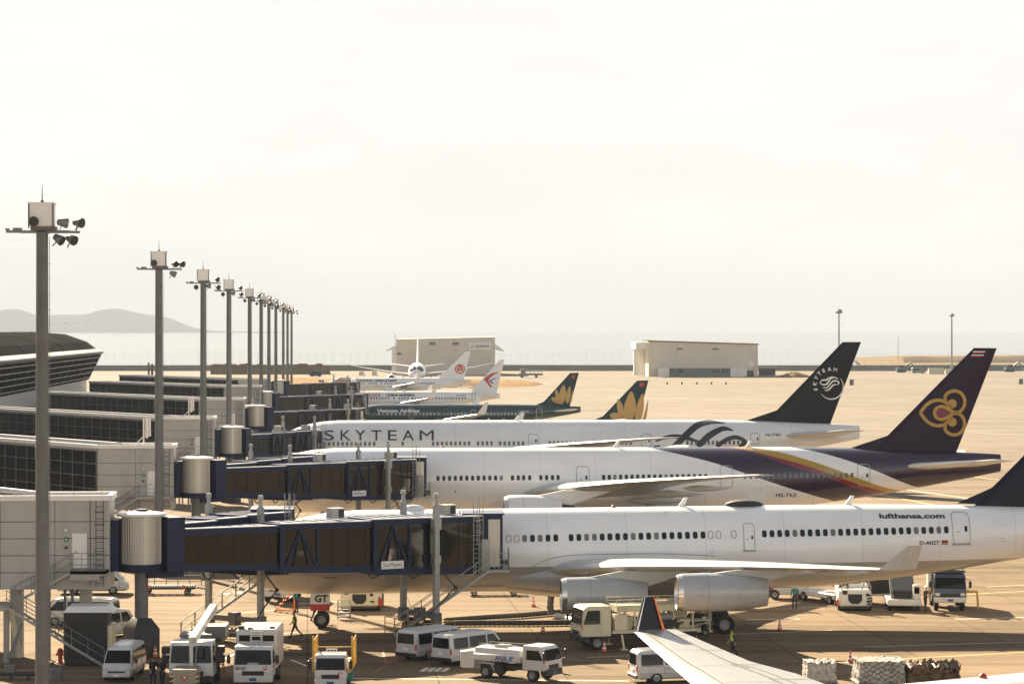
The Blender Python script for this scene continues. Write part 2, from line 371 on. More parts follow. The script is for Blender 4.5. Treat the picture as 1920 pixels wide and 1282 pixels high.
M_sand = node_mat('dry_reclaimed_land', lambda n, l, b, tc: l.new(_ramp(n, l, _noise(n, l, tc, .02, 8, .7), .3, .7, (.17, .135, .095), (.25, .20, .145)), b.inputs['Base Color']), .95)
M_bank = node_mat('seawall_turf', lambda n, l, b, tc: l.new(_ramp(n, l, _noise(n, l, tc, .15, 8, .7, (.3, 1, 1)), .3, .7, (.12, .122, .10), (.18, .178, .145)), b.inputs['Base Color']), .9)
M_drygrass = node_mat('dry_grass_bank', lambda n, l, b, tc: l.new(_ramp(n, l, _noise(n, l, tc, .2, 9, .75), .3, .7, (.09, .075, .04), (.20, .15, .075)), b.inputs['Base Color']), .95)
# the sea dike along the far edge of the apron, low ridge with a road at its foot
def dike(name, x0, x1, y, z, m, seg=60, rag=.12):
    b = MB(); rings = []
    for i in range(seg + 1):
        x = x0 + (x1 - x0) * i / seg; k = 1 + rag * (random.random() - .5)
        rings.append([(x, y, -.5), (x, y + 2.5, z * k), (x, y + 8, z * k), (x, y + 14, -3.2)])
    b.loft(rings, 0, False, True); return tag(b.build(name, m), None, None, None, 'structure')
dike('terrain', -1100, 1100, 1136 * K, 2.9, M_bank)
dike('terrain', -135, -82, 1050 * K, 4.4, M_drygrass, 40, .25)
def mound(name, cx, cy, rx, ry, h, m, label=None):
    b = MB(); rings = []
    for k in range(7):
        f = k / 6; r = 1 - f ** 1.2 * .97
        rings.append([(cx + rx * r * (1 + .14 * math.sin(3 * a + cx) + .08 * math.sin(7 * a)) * math.cos(a), cy + ry * r * math.sin(a), h * math.sin(f * math.pi / 2) * (1 + .15 * math.sin(5 * a + k)) - .05) for a in [2 * math.pi * i / 36 for i in range(36)]])
    b.loft(rings, 0, True, True); return tag(b.build(name, m), None, None, None, 'structure')
def ground_at(px, py): return GP(px, py)
for (px, py, rx, ry, h) in ((505, 712, 28, 55, .5), (955, 721, 13, 35, 1.6), (610, 716, 22, 40, .5), (885, 722, 14, 16, 1.9)):
    x, y = GP(px, py); mound('dirt_ground', x, y, rx, ry, h, M_dirt)
x, y = GP(1490, 707); mound('dirt_ground', x, y, 6.5, 8, 2.0, M_darkgrey if False else M_drygrass)
# reclaimed land beyond the dike on the right
sheet('land', [(XW(1618, 1330 * K), 1330 * K), (XW(1700, 1290 * K), 1290 * K), (XW(2300, 1260 * K), 1260 * K), (XW(2500, 1900 * K), 1900 * K), (XW(1920, 1950 * K), 1950 * K), (XW(1690, 1900 * K), 1900 * K), (XW(1600, 1780 * K), 1780 * K)], -1.2, M_sand)
b = MB()
rings = []
for i in range(40):
    x = XW(1650, 1600 * K) + i * 11; y = 1500 * K; rings.append([(x, y, -2), (x, y + 10, 2.0 + random.random() * 1.2), (x, y + 30, 2.4 + random.random()), (x, y + 60, -2)])
b.loft(rings, 0, True, True); tag(b.build('land_ridge', M_sand), None, None, None, 'structure')
# hills across the bay
def hill(name, pts, d, m, depth=1500):
    d *= K
    b = MB(); q = smooth_pts(pts, 6); rings = []
    for px, py in q:
        x, z = XW(px, d), max(ZW(py, d), -2); j = random.uniform(-.02, .02)
        rings.append([(x, d - depth, -3.0), (x + 30, d - depth * .6, z * (.45 + j)), (x, d - depth * .25, z * (.82 + j)), (x, d, z), (x, d + depth, -3)])
    b.loft(rings, 0, True, True); return tag(b.build(name, m), None, None, None, 'structure')
M_hill = node_mat('wooded_hill', lambda n, l, b, tc: l.new(_ramp(n, l, _noise(n, l, tc, .004, 8, .7), .3, .7, (.010, .018, .022), (.018, .027, .030)), b.inputs['Base Color']), .95)
hill('hills', [(-60, 590), (0, 582), (30, 579.5), (55, 586), (75, 592), (110, 590), (160, 589), (185, 582), (215, 578.5), (235, 581), (265, 588), (305, 593), (335, 603), (352, 615), (372, 615), (390, 620), (440, 621), (520, 622)], 16500, M_hill)

# ------------------------------------------------------------------ apron markings
M_markw = mat('faded_white_marking', (.62, .58, .5), .7, var=.2, scale=.8)
M_marky = mat('faded_yellow_marking', (.60, .40, .10), .7, var=.2, scale=.8)
M_markr = mat('faded_red_marking', (.38, .10, .05), .7, var=.2, scale=.8)
mk = MB()
def line(p, q, w, m=0):
    (x0, y0), (x1, y1) = p, q; k = math.hypot(x1 - x0, y1 - y0); nx, ny = -(y1 - y0) / k * w / 2, (x1 - x0) / k * w / 2
    mk.add([(x0 - nx, y0 - ny, .006), (x1 - nx, y1 - ny, .006), (x1 + nx, y1 + ny, .006), (x0 + nx, y0 + ny, .006)], [(0, 1, 2, 3)], m)
def pline(p, q, w, m=0): line(GP(*p), GP(*q), w, m)
pline((410, 1114), (470, 1108), .3); pline((560, 1131), (660, 1126), .25); pline((545, 1236), (575, 1248), .2); pline((600, 1270), (1180, 1276), .25)
pline((690, 1212), (716, 1214), .15, 2); pline((716, 1214), (725, 1248), .15, 2); pline((600, 1212), (690, 1212), .12, 2)
for k in range(4): line((XW(792, 140 * K) + k * .42, 138.6 * K), (XW(792, 140 * K) + k * .42 + .3, 140.2 * K), .3)
pline((1400, 1161), (1500, 1160), .25); pline((1790, 1160), (1920, 1157), .25)
pline((1640, 925), (1920, 978), .4, 1); pline((1700, 918), (1920, 948), .35); pline((1650, 872), (1920, 905), .35, 1); pline((1560, 800), (1920, 815), .3)
pline((1010, 740), (1500, 752), .5); pline((1240, 765), (1920, 772), .4, 1); pline((1060, 722), (1920, 728), .5)
for off in (33.0, 36.0):
    for y0 in (196, 262, 330): line((-16, y0 * K), (90, y0 * K + 6), .25, 1)
pline((560, 1250), (700, 1262), .12, 2); pline((700, 1262), (760, 1222), .12, 2); pline((420, 1235), (440, 1225), .2)
for px0, py0, px1, py1 in ((1100, 1232, 1330, 1222), (1330, 1190, 1560, 1181), (1480, 1140, 1570, 1136), (1620, 1212, 1920, 1203), (1850, 1100, 1920, 1096), (500, 1190, 560, 1184)): pline((px0, py0), (px1, py1), .14, 0)
for px0, py0, px1, py1 in ((1500, 1245, 1920, 1222), (430, 1150, 600, 1136), (1690, 1120, 1920, 1108), (1300, 770, 1920, 790), (960, 760, 1440, 772), (1650, 835, 1920, 846)): pline((px0, py0), (px1, py1), .22, 1)
tag(mk.build('ground_markings', [M_markw, M_marky, M_markr]), None, None, None, 'structure')

# ------------------------------------------------------------------ hangars, perimeter fence, far lamp posts
M_hang = mat('hangar_cladding', (.60, .54, .43), .6, var=.06, scale=.2, dirt=(.45, .41, .33), dirt_amt=.3)
M_hang2 = mat('hangar_pale_cladding', (.74, .71, .64), .6, var=.06, scale=.2)
def hangar_two():
    d = 1000 * K; x0, x1 = XW(1216, d), XW(1421, d); h0, h1 = 15.0, 13.6; t = thing('hangar', 'beige hangar with a white pillared open end standing on the far apron', 'hangar', (0, 0, 0))
    b = MB(); b.loft([[(x0, d, 0), (x0, d + 48, 0), (x0, d + 48, h0), (x0, d, h0)], [(x1, d, 0), (x1, d + 48, 0), (x1, d + 48, h1), (x1, d, h1)]], 0, False, True)
    b.loft([[(x0 - .4, d - .5, h0), (x0 - .4, d + 48.5, h0), (x0 - .4, d + 48.5, h0 + .4), (x0 - .4, d - .5, h0 + .4)], [(x1 + .4, d - .5, h1), (x1 + .4, d + 48.5, h1), (x1 + .4, d + 48.5, h1 + .4), (x1 + .4, d - .5, h1 + .4)]], 1, False, True)
    b.build('wall', [M_hang, M_drygrass], t)
    b = MB(); xl = XW(1192, d + 3)
    b.bx(xl, x0 - .02, d + 2, d + 46, 11.6, 14.6, 0)
    for k in range(5): b.bx(xl + .3 + k * 1.18, xl + .75 + k * 1.18, d + 2.2 + k * 6, d + 2.9 + k * 6, 0, 11.6, 0)
    b.bx(xl + .9, x0 - .05, d + 40, d + 45, 0, 11.6, 0)
    b.build('door_canopy', M_hang2, t)
    b = MB(); b.bx(XW(1234, d), XW(1368, d), d - 3.5, d - .02, 0, 3.6, 0); b.bx(XW(1368.5, d), XW(1399, d), d - 4, d - .02, 0, 3.4, 1); b.bx(XW(1233, d), XW(1254, d), d - 4, d - 3.52, 0, 3.7, 1); b.build('annex', [M_midgrey, M_hang2], t)
    for a, c in ((1254.5, 1264.5), (1269, 1281), (1337, 1348.5), (1353, 1366)):
        each(t, 'window', M_glass, range(4), lambda q, k: q.bx(XW(a + (c - a) * k / 4 + .5, d - 3.5), XW(a + (c - a) * (k + 1) / 4 - .7, d - 3.5), d - 3.56, d - 3.52, 1.7, 3.2, 0))
    for a in (1269, 1336): part(t, 'louvre_vent', M_midgrey, lambda q: [q.bx(XW(a + k * 3, d), XW(a + k * 3 + 2.4, d), d - .3, d - .04, ZW(655.5, d), ZW(652.5, d), 0) for k in range(4)])
    part(t, 'door', M_darkgrey, lambda q: q.bx(XW(1399.5, d), XW(1413, d), d - .5, d - .04, 0, 2.6, 0)); part(t, 'sign_board', M_hang2, lambda q: q.bx(XW(1404, d), XW(1414, d), d - .2, d - .04, 4.2, 6.6, 0))
hangar_two()
def hangar_one():
    d = 1033 * K; x0, x1 = XW(743, d), XW(927, d); h0, h1 = 15.8, 16.8; t = thing('hangar', 'beige hangar with a maker\'s name board behind the nose-on airliner', 'hangar')
    b = MB(); b.loft([[(x0, d, 0), (x0, d + 50, 0), (x0, d + 50, h0), (x0, d, h0)], [(x1, d, 0), (x1, d + 50, 0), (x1, d + 50, h1), (x1, d, h1)]], 0, False, True); b.build('wall', M_hang, t)
    each(t, 'door_pillar', M_hang2, ((2.0, .5, 3), (1.6, 14, 18)), lambda q, i: q.bx(x0 - i[0], x0 - .02, d + i[1], d + i[2], 0, 11.5, 0))
    each(t, 'canopy', M_hang2, ((x0 - 4.6, x0 - .02, 10.6, 11.5, 13.2), (x1 + 4.0, x1 + .02, 10.4, 11.2, 13.4)), lambda q, i: q.loft([[(i[0], d + 2, i[2]), (i[0], d + 48, i[2]), (i[0], d + 48, i[2] + .4), (i[0], d + 2, i[2] + .4)], [(i[1], d + 1, i[3]), (i[1], d + 49, i[3]), (i[1], d + 49, i[4]), (i[1], d + 1, i[4])]], 0, False, True))
    def sg(q):
        q.bx(XW(879, d), XW(921.5, d), d - .3, d - .03, ZW(656, d), ZW(642, d), 0); wall_text(q, 'BOEING', (XW(891.5, d), d - .34, ZW(651, d)), (1, 0, 0), (0, 0, 1), 1.0, 1, w=6.1, shear=.25, bold=.03)
        tr = stroke(smooth_pts([(885, 652), (884, 648.5), (887, 647), (888.5, 650), (884.5, 650.5), (882, 653)], 4), .55)
        for t3 in tr: q.add([(XW(x, d), d - .34, ZW(y, d)) for x, y in t3], [(0, 1, 2)], 1)
    part(t, 'sign_board', [M_hang2, M_logo_b], sg)
    for a in (805, 849): part(t, 'louvre_vent', M_midgrey, lambda q: [q.bx(XW(a + k * 3, d), XW(a + k * 3 + 2.3, d), d - .3, d - .03, ZW(646.5, d), ZW(641.5, d), 0) for k in range(4)])
    each(t, 'window', M_glass, range(3), lambda q, k: q.bx(XW(745 + k * 3, d), XW(745 + k * 3 + 2, d), d - .1, d - .03, ZW(665, d), ZW(660 + k, d), 0))
    part(t, 'roof_mast', M_galv, lambda q: q.tube([(x0 - .5, d + 1, 13), (x0 - .5, d + 1, 18)], .12, 6, 0))
hangar_one()
def fence():
    b = MB(); y = 1141 * K
    for i in range(150):
        x = -300 + 4.1 * i; h = 6.2 + .5 * random.random(); b.bar((x, y, 2.4), (x, y, 2.8 + h * .85), .07, .07, 0)
    for z in (3.4, 8.2): b.bar((-300, y, z), (311, y, z), .05, .05, 0)
    tag(b.build('perimeter_fence', M_galv_l), 'tall thin wire fence running along the top of the sea dike', 'fence')
fence()
def far_post(px, ytop, ybase_d, label, rr=1.0):
    d = ybase_d * K; x = XW(px, d); zt = ZW(ytop, d); t = thing('lamp_post', label, 'lamp post', (x, d, 0), 0, 'apron floodlight posts')
    part(t, 'pole', M_galv_l, lambda q: q.tube([(0, 0, 0), (0, 0, zt - .6)], [.36 * rr * d / 770 / K, .24 * rr * d / 770 / K], 10, 0))
    if rr == 1.0: part(t, 'lamp_head', M_galv, lambda q: (q.bx(-1.1, 1.1, -.4, .4, zt - 1.3, zt - .7, 0), q.bx(-.35, .9, -.5, .5, zt - .7, zt, 0), q.tube([(.0, 0, zt), (0, 0, zt + .5)], .05, 6)))
far_post(1573, 580, 770, 'slender floodlight post rising behind the dark lettered fin'); far_post(1784.5, 588, 1030, 'slender floodlight post rising behind the purple orchid fin'); far_post(1684, 627, 1500, 'faint thin mast standing on the reclaimed land', .3)
# ------------------------------------------------------------------ aircraft
def paint_mat(name, bands, slope=0.0, rough=0.25, panel=5.35, coat=0.5, metal=0.0):
    """livery: base colour, then colours that start above a curve z(u) (or below a level), in object coordinates"""
    if name in MATS: return MATS[name]
    m = bpy.data.materials.new(name); MATS[name] = m; m.use_nodes = True
    n, l = m.node_tree.nodes, m.node_tree.links; b = n['Principled BSDF']
    b.inputs['Roughness'].default_value = rough; b.inputs['Coat Weight'].default_value = coat; b.inputs['Coat Roughness'].default_value = 0.12; b.inputs['Metallic'].default_value = metal
    tc = n.new('ShaderNodeTexCoord'); sp = n.new('ShaderNodeSeparateXYZ'); l.new(tc.outputs['Object'], sp.inputs[0])
    def M(op, a, c=None, d=None):
        x = n.new('ShaderNodeMath'); x.operation = op
        for i, q in enumerate((a, c, d)):
            if q is None: continue
            if isinstance(q, (int, float)): x.inputs[i].default_value = q
            else: l.new(q, x.inputs[i])
        return x.outputs[0]
    base = n.new('ShaderNodeRGB'); base.outputs[0].default_value = (*bands[0], 1); cur = base.outputs[0]
    for kind, data, col in bands[1:]:
        if kind == 'below':
            fac = M('LESS_THAN', M('SUBTRACT', sp.outputs[2], M('MULTIPLY', sp.outputs[0], slope)), data)
        elif kind == 'between':
            zz = M('SUBTRACT', sp.outputs[2], M('MULTIPLY', sp.outputs[0], slope)); fac = M('MULTIPLY', M('GREATER_THAN', zz, data[0]), M('LESS_THAN', zz, data[1]))
        elif kind == 'aft':
            fac = M('GREATER_THAN', sp.outputs[0], data)
        else:
            us = [p[0] for p in data]; u0, u1 = min(us), max(us)
            fc = n.new('ShaderNodeFloatCurve'); c = fc.mapping.curves[0]; fc.mapping.extend = 'EXTRAPOLATED'
            pts = [((u - u0) / (u1 - u0), z / 10.0) for u, z in data]
            c.points[0].location = pts[0]; c.points[1].location = pts[-1]
            for p in pts[1:-1]: c.points.new(*p)
            fc.mapping.use_clip = False; fc.mapping.update()
            l.new(M('DIVIDE', M('SUBTRACT', sp.outputs[0], u0), u1 - u0), fc.inputs['Value'])
            fac = M('MULTIPLY', M('GREATER_THAN', M('DIVIDE', sp.outputs[2], 10.0), fc.outputs[0]), M('GREATER_THAN', sp.outputs[0], u0 - 0.3))
        mx = n.new('ShaderNodeMix'); mx.data_type = 'RGBA'; mx.inputs[7].default_value = (*col, 1)
        l.new(fac, mx.inputs[0]); l.new(cur, mx.inputs[6]); cur = mx.outputs[2]
    # skin joints and slight grime, both fixed to the skin
    fr = M('FRACT', M('DIVIDE', sp.outputs[0], panel)); ln = M('LESS_THAN', fr, 0.012)
    frz = M('FRACT', M('DIVIDE', sp.outputs[2], 1.37)); lz = M('LESS_THAN', frz, 0.02)
    no = n.new('ShaderNodeTexNoise'); no.inputs['Scale'].default_value = 0.5; no.inputs['Detail'].default_value = 7
    mp = n.new('ShaderNodeMapping'); mp.inputs['Scale'].default_value = (0.6, 1, 2.2); l.new(tc.outputs['Object'], mp.inputs[0]); l.new(mp.outputs[0], no.inputs['Vector'])
    k = M('SUBTRACT', 1.08, M('MULTIPLY', no.outputs['Fac'], 0.20)); k = M('MULTIPLY', k, M('SUBTRACT', 1.0, M('MULTIPLY', M('MAXIMUM', ln, M('MULTIPLY', lz, 0.5)), 0.16)))
    vm = n.new('ShaderNodeVectorMath'); vm.operation = 'SCALE'; l.new(cur, vm.inputs[0]); l.new(k, vm.inputs['Scale'])
    l.new(vm.outputs[0], b.inputs['Base Color'])
    nb = n.new('ShaderNodeTexNoise'); nb.inputs['Scale'].default_value = 0.7; nb.inputs['Detail'].default_value = 2; l.new(tc.outputs['Object'], nb.inputs['Vector'])
    bp = n.new('ShaderNodeBump'); bp.inputs['Strength'].default_value = 0.12; bp.inputs['Distance'].default_value = 0.08
    l.new(nb.outputs['Fac'], bp.inputs['Height']); l.new(bp.outputs[0], b.inputs['Normal'])
    return m

M_cabinwin = mat('cabin_window_glass', (0.008, 0.02, 0.025), 0.15, var=0.3, spec=.3)
M_blind = mat('window_with_blind', (.16, .17, .165), .3, var=.3)
M_winrim = mat('window_blank_rim', (0.30, 0.30, 0.30), 0.4, var=0.1)
M_wing = mat('wing_grey_paint', (0.42, 0.42, 0.405), 0.32, var=0.07, coat=0.3, dirt=(0.22, 0.2, 0.17), dirt_amt=0.35)
M_wing_w = mat('white_wing_paint', (0.76, 0.75, 0.73), 0.3, var=0.05, coat=0.3, dirt=(0.5, 0.46, 0.42), dirt_amt=0.3)
M_nac = mat('nacelle_grey_paint', (0.36, 0.375, 0.385), 0.3, var=0.07, coat=0.3, dirt=(0.2, 0.19, 0.18), dirt_amt=0.3)
M_lip = mat('bare_metal_lip', (0.70, 0.68, 0.64), 0.22, 0.9, var=0.05)
M_fan = mat('dark_fan', (0.02, 0.02, 0.022), 0.4, 0.4, var=0.2)
M_tyre = M_rubber
M_doorline = mat('door_outline', (0.33, 0.33, 0.32), 0.5, var=0.1)
M_gold = mat('gold_paint', (0.42, 0.24, 0.035), 0.4, var=0.08)
M_goldt = mat('golden_lotus_paint', (0.52, 0.32, 0.09), 0.4, var=0.08)
M_magenta = mat('crimson_paint', (0.17, 0.015, 0.035), 0.4, var=0.1)
M_logo_w = mat('white_logo_paint', (0.75, 0.75, 0.73), 0.4, var=0.04)
M_logo_r = mat('red_logo_paint', (0.48, 0.035, 0.025), 0.4, var=0.08)
M_logo_b = mat('blue_logo_paint', (0.03, 0.06, 0.22), 0.4, var=0.08)

def ss(t): t = max(0.0, min(1.0, t)); return t
class Plane:
    def __init__(s, name, label, nose_px, d, yaw, L, Rr, zc, slope=0.0, ut=0.64, zend=(0.5, 0.75), group='airliners parked at the terminal gates', at=None, u0=0.0):
        s.u0 = u0
        d *= K; s.n = (at[0], at[1] * K) if at else (XW(nose_px, d), d); s.yaw = yaw; s.L, s.R, s.zc, s.slope, s.ut, s.zend = L, Rr, zc, slope, ut * L, zend
        s.root = thing(name, label, 'airliner', s.n, yaw, group)
    def loc(s, px, py, yl=0.0):
        c, q = math.cos(s.yaw), math.sin(s.yaw); k = (px - CX) / F
        d = (yl - q * s.n[0] + c * s.n[1]) / (c - q * k); X = k * d
        return (c * (X - s.n[0]) + q * (d - s.n[1]), H - (py - CY) / F * d)
    def sec(s, u):
        """centre height, half width, half height at station u"""
        Rr, L = s.R, s.L; ax = s.zc + s.slope * u; t0 = ax + Rr; b0 = ax - Rr; tip = ax - 0.22 * Rr
        x = u - s.u0; ft = 1 - (1 - ss(x / (3.1 * Rr))) ** 2.0; fb = 1 - (1 - ss(x / (2.1 * Rr))) ** 2.2; fw = 1 - (1 - ss(x / (2.5 * Rr))) ** 2.1
        top = tip + (t0 - tip) * ft ** 0.72; bot = tip - (tip - b0) * fb ** 0.55; w = Rr * fw ** 0.56
        if u > s.ut:
            q = (u - s.ut) / (L - s.ut)
            bot = b0 + (ax + s.zend[0] * Rr * 0.4 - b0) * q ** 1.35; top = t0 - (1 - s.zend[1]) * Rr * q ** 2.0
            w = Rr * (1 - 0.90 * q ** 1.75)
        return ((top + bot) / 2, max(w, 0.04), max((top - bot) / 2, 0.04))
    def surf(s, u, z, eps=0.012, side=-1):
        c, w, h = s.sec(u); t = max(-0.995, min(0.995, (z - c) / h))
        return (u, side * (w * math.sqrt(1 - t * t) + eps), z + eps * t)
    def skin(s, eps=0.012): return lambda px, py: s.surf(*s.loc(px, py, -s.R * 0.93), eps)
    def fuselage(s, m, n=44):
        b = MB(); us = [0, .06, .15, .3, .5, .8, 1.2, 1.7, 2.3, 3, 3.8, 4.7, 5.7, 7, 9]
        us = [s.u0 + x * s.R / 3.0 for x in us]; u = us[-1]
        while u < s.ut - 1: u += 1.6; us.append(u)
        k = 22
        us = [x for x in us if x < s.ut] + [s.ut + (s.L - s.ut) * i / k for i in range(k + 1)]
        rings = []
        for u in us:
            c, w, h = s.sec(u)
            rings.append([(u, w * math.cos(2 * math.pi * i / n), c + h * math.sin(2 * math.pi * i / n)) for i in range(n)])
        b.loft(rings, 0, True, True); s.fb = b; return b
    def finish_fuselage(s, mats): 
        o = s.fb.build('fuselage', mats, s.root); return o
    # fin from four photo points: leading root, leading tip, trailing tip, trailing root
    def fin(s, pts, mats, thick=0.5, extra=None, name='tail_fin', dorsal=2.5):
        P = [s.loc(*p) for p in pts]; s.finP = P
        lr, lt, tt, tr = P; b = MB(); zr = min(lr[1], tr[1]) - 0.9
        def lerp(a, c, t): return (a[0] + (c[0] - a[0]) * t, a[1] + (c[1] - a[1]) * t)
        def hw(f): return thick * (1 - 0.62 * f)
        s.finhw = lambda u, z: s._fy(u, z, thick)
        rings = []
        prof = [(0, 0), (.03, .45), (.10, .8), (.22, 1), (.6, .95), (.85, .5), (1, .06)]
        fs = [-0.12, 0, .25, .5, .75, .96, 1.0]
        for f in fs:
            a = lerp(lr, lt, f); c = lerp(tr, tt, f); w = hw(max(f, 0)) / 2 * (0.55 if f == 1.0 else 1)
            q = [(a[0] + (c[0] - a[0]) * x, y * w, a[1] + (c[1] - a[1]) * x) for x, y in prof]
            rings.append(q + [(p[0], -p[1], p[2]) for p in reversed(q[1:])])
        b.loft(rings, 0, True, True)
        if dorsal:
            z0 = lr[1]; b.add([(lr[0] - dorsal, 0, z0 - .12), (lr[0] + (lt[0] - lr[0]) * .13, 0, lr[1] + (lt[1] - lr[1]) * .13), (lr[0] + 1.2, .22, z0 - .2), (lr[0] + 1.2, -.22, z0 - .2)], [(0, 1, 2), (0, 3, 1), (0, 2, 3), (1, 3, 2)], 0)
        if extra: extra(b, lambda px, py: s.finpt(px, py))
        return b.build(name, mats, s.root)
    def _fy(s, u, z, thick):
        lr, lt, tt, tr = s.finP; f = ss((z - lr[1]) / (lt[1] - lr[1]))
        a = lr[0] + (lt[0] - lr[0]) * f; f2 = ss((z - tr[1]) / (tt[1] - tr[1])); c = tr[0] + (tt[0] - tr[0]) * f2
        x = ss((u - a) / (c - a)); prof = [(0, 0), (.03, .45), (.10, .8), (.22, 1), (.6, .95), (.85, .5), (1, .06)]
        for i in range(len(prof) - 1):
            if prof[i][0] <= x <= prof[i + 1][0]:
                t = (x - prof[i][0]) / (prof[i + 1][0] - prof[i][0]); y = prof[i][1] + (prof[i + 1][1] - prof[i][1]) * t; break
        return thick * (1 - 0.62 * f) / 2 * y
    def finpt(s, px, py):
        u, z = s.loc(px, py, 0); return (u, -(s.finhw(u, z) + 0.03), z)
    AF = [(1.0, .0), (.75, .32), (.5, .72), (.3, 1.0), (.15, .92), (.06, .62), (.015, .3), (0, 0), (.015, -.25), (.06, -.45), (.15, -.62), (.3, -.7), (.5, -.5), (.75, -.2)]
    def wing(s, secs, m, name='wing', sides=(-1, 1), fairings=(), mats2=None):
        for sd in sides:
            b = MB(); rings = []
            for (y, u, z, ch, tc) in secs:
                rings.append([(u + ch * x, sd * y, z + ch * tc * t * 0.56) for x, t in s.AF])
            b.loft(rings, 0, True, True)
            for (y, u0, z, ln, r) in fairings:
                b.lathe([(0.02, 0), (r * .6, ln * .12), (r, ln * .35), (r * .75, ln * .7), (0.03, ln)], 10, 0, 'X', (u0, sd * y, z))
            b.build(name, mats2 or m, s.root)
    def wing_lines(s, secs, lines, m, side=1, name='panel_line'):
        def at(y, x):
            for a, b in zip(secs, secs[1:]):
                if a[0] <= y <= b[0]:
                    t = (y - a[0]) / (b[0] - a[0]); q = [a[i] + (b[i] - a[i]) * t for i in range(5)]; break
            up = sorted(s.AF[:8]); 
            for (x0, t0), (x1, t1) in zip(up, up[1:]):
                if x0 <= x <= x1: th = t0 + (t1 - t0) * (x - x0) / (x1 - x0); break
            return Vector((q[1] + q[3] * x, side * y, q[2] + q[3] * q[4] * th * .56 + .02))
        b = MB()
        for (y0, x0, y1, x1, w) in lines:
            k = 14; P = [at(y0 + (y1 - y0) * i / k, x0 + (x1 - x0) * i / k) for i in range(k + 1)]
            for p, q in zip(P, P[1:]):
                dd = (q - p).normalized(); nn = Vector((-dd.y, dd.x, 0)) * w / 2; b.quad(p - nn, q - nn, q + nn, p + nn)
        b.build(name, m, s.root)
    def winglet(s, base, tip, mats, sides=(-1, 1), th=0.07, edge=None):
        """base/tip: (y,u,z,chord)"""
        for sd in sides:
            b = MB(); rings = []
            for k in range(5):
                f = k / 4; y, u, z, ch = [base[i] + (tip[i] - base[i]) * f for i in range(4)]
                rings.append([(u + ch * x, sd * (y + t * th), z) for x, t in ((1, 0), (.5, .7), (.2, 1), (0, 0), (.2, -1), (.5, -.7))])
            b.loft(rings, 0, True, True)
            if edge:
                for (f0, f1, mi) in edge:
                    q = []
                    for k in (0, 1):
                        y, u, z, ch = [base[i] + (tip[i] - base[i]) * k for i in range(4)]; q.append((u + ch * f0, u + ch * f1, y, z))
                    for o in (-1, 1):
                        b.quad((q[0][0], sd * q[0][2] + o * (th + .012), q[0][3]), (q[0][1], sd * q[0][2] + o * (th * .8 + .012), q[0][3]), (q[1][1], sd * q[1][2] + o * (th * .8 + .012), q[1][3]), (q[1][0], sd * q[1][2] + o * (th + .012), q[1][3]), mi)
            b.build('winglet', mats, s.root)
    def engine(s, y, u, z, ln, r, m, pyl, sides=(-1, 1), long=True):
        for sd in sides:
            b = MB(); o = (u, sd * y, z)
            pr = [(r * .80, .06), (r * .84, 0.0), (r * .90, .03), (r * .97, .35), (r, ln * .3), (r * .98, ln * .5), (r * .86, ln * .8), (r * .72, ln), (r * .68, ln)]
            if not long: pr = [(r * .80, .06), (r * .84, 0), (r * .9, .04), (r * .97, .4), (r, ln * .35), (r * .97, ln * .6), (r * .88, ln * .85), (r * .80, ln)]
            b.lathe(pr[3:], 28, 0, 'X', o, caps=False); b.lathe([(r * .74, .5)] + pr[:4], 28, 1, 'X', o, caps=False)
            b.lathe([(r * .70, ln), (r * .66, ln - .4)], 24, 2, 'X', o)
            # joint rings of the cowl panels
            for f in (.33,): b.lathe([(r * 1.003, ln * f), (r * 1.004, ln * f + .02)], 28, 3, 'X', o, caps=False)
            e = b.build('engine', [m, M_lip, M_fan, M_midgrey], s.root)
            part(e, 'fan', [M_fan, M_midgrey], lambda q: (q.lathe([(0.01, .75), (r * .74, .8), (r * .74, .9)], 24, 0, 'X', o), q.lathe([(.01, .35), (r * .15, .5), (r * .25, .8)], 14, 1, 'X', o)))
            part(e, 'exhaust_cone', M_fan, lambda q: q.lathe([(r * .6, ln - .35), (r * .5, ln + (.0 if long else 1.1)), (r * .12, ln + (.3 if long else 2.2))], 18, 0, 'X', o))
            py = MB(); (pu0, pz0), (pu1, pz1), (pu2, pz2), (pu3, pz3) = pyl; w = .16
            for a in (0,):
                poly = [(pu0, pz0), (pu1, pz1), (pu2, pz2), (pu3, pz3)]
                py.prism(poly, lambda A, B, t: (A, sd * y + t, B), -w, w, 0)
            py.build('pylon', m, e)
    def windows(s, pxs, py, w=0.24, h=0.34, m=None, blank=()):
        m = m or M_cabinwin; rnd = random.Random(int(s.L * 10))
        for px in pxs:
            u, z = s.loc(px, py(px) if callable(py) else py, -s.R)
            b = MB(); pts = [(u + w * math.copysign(abs(math.cos(a)) ** .6, math.cos(a)), z + h * math.copysign(abs(math.sin(a)) ** .6, math.sin(a))) for a in [2 * math.pi * k / 12 for k in range(12)]]
            if px in blank:
                drape(b, stroke(pts, .055, True), lambda a, c: s.surf(a, c, .014), 0, 2); b.build('blanked_window', M_winrim, s.root, fix=False)
            else:
                b.add([s.surf(a, c, .014) for a, c in pts], [tuple(range(12))], 0)
                b.build('cabin_window', M_blind if rnd.random() < .17 else m, s.root, fix=False)
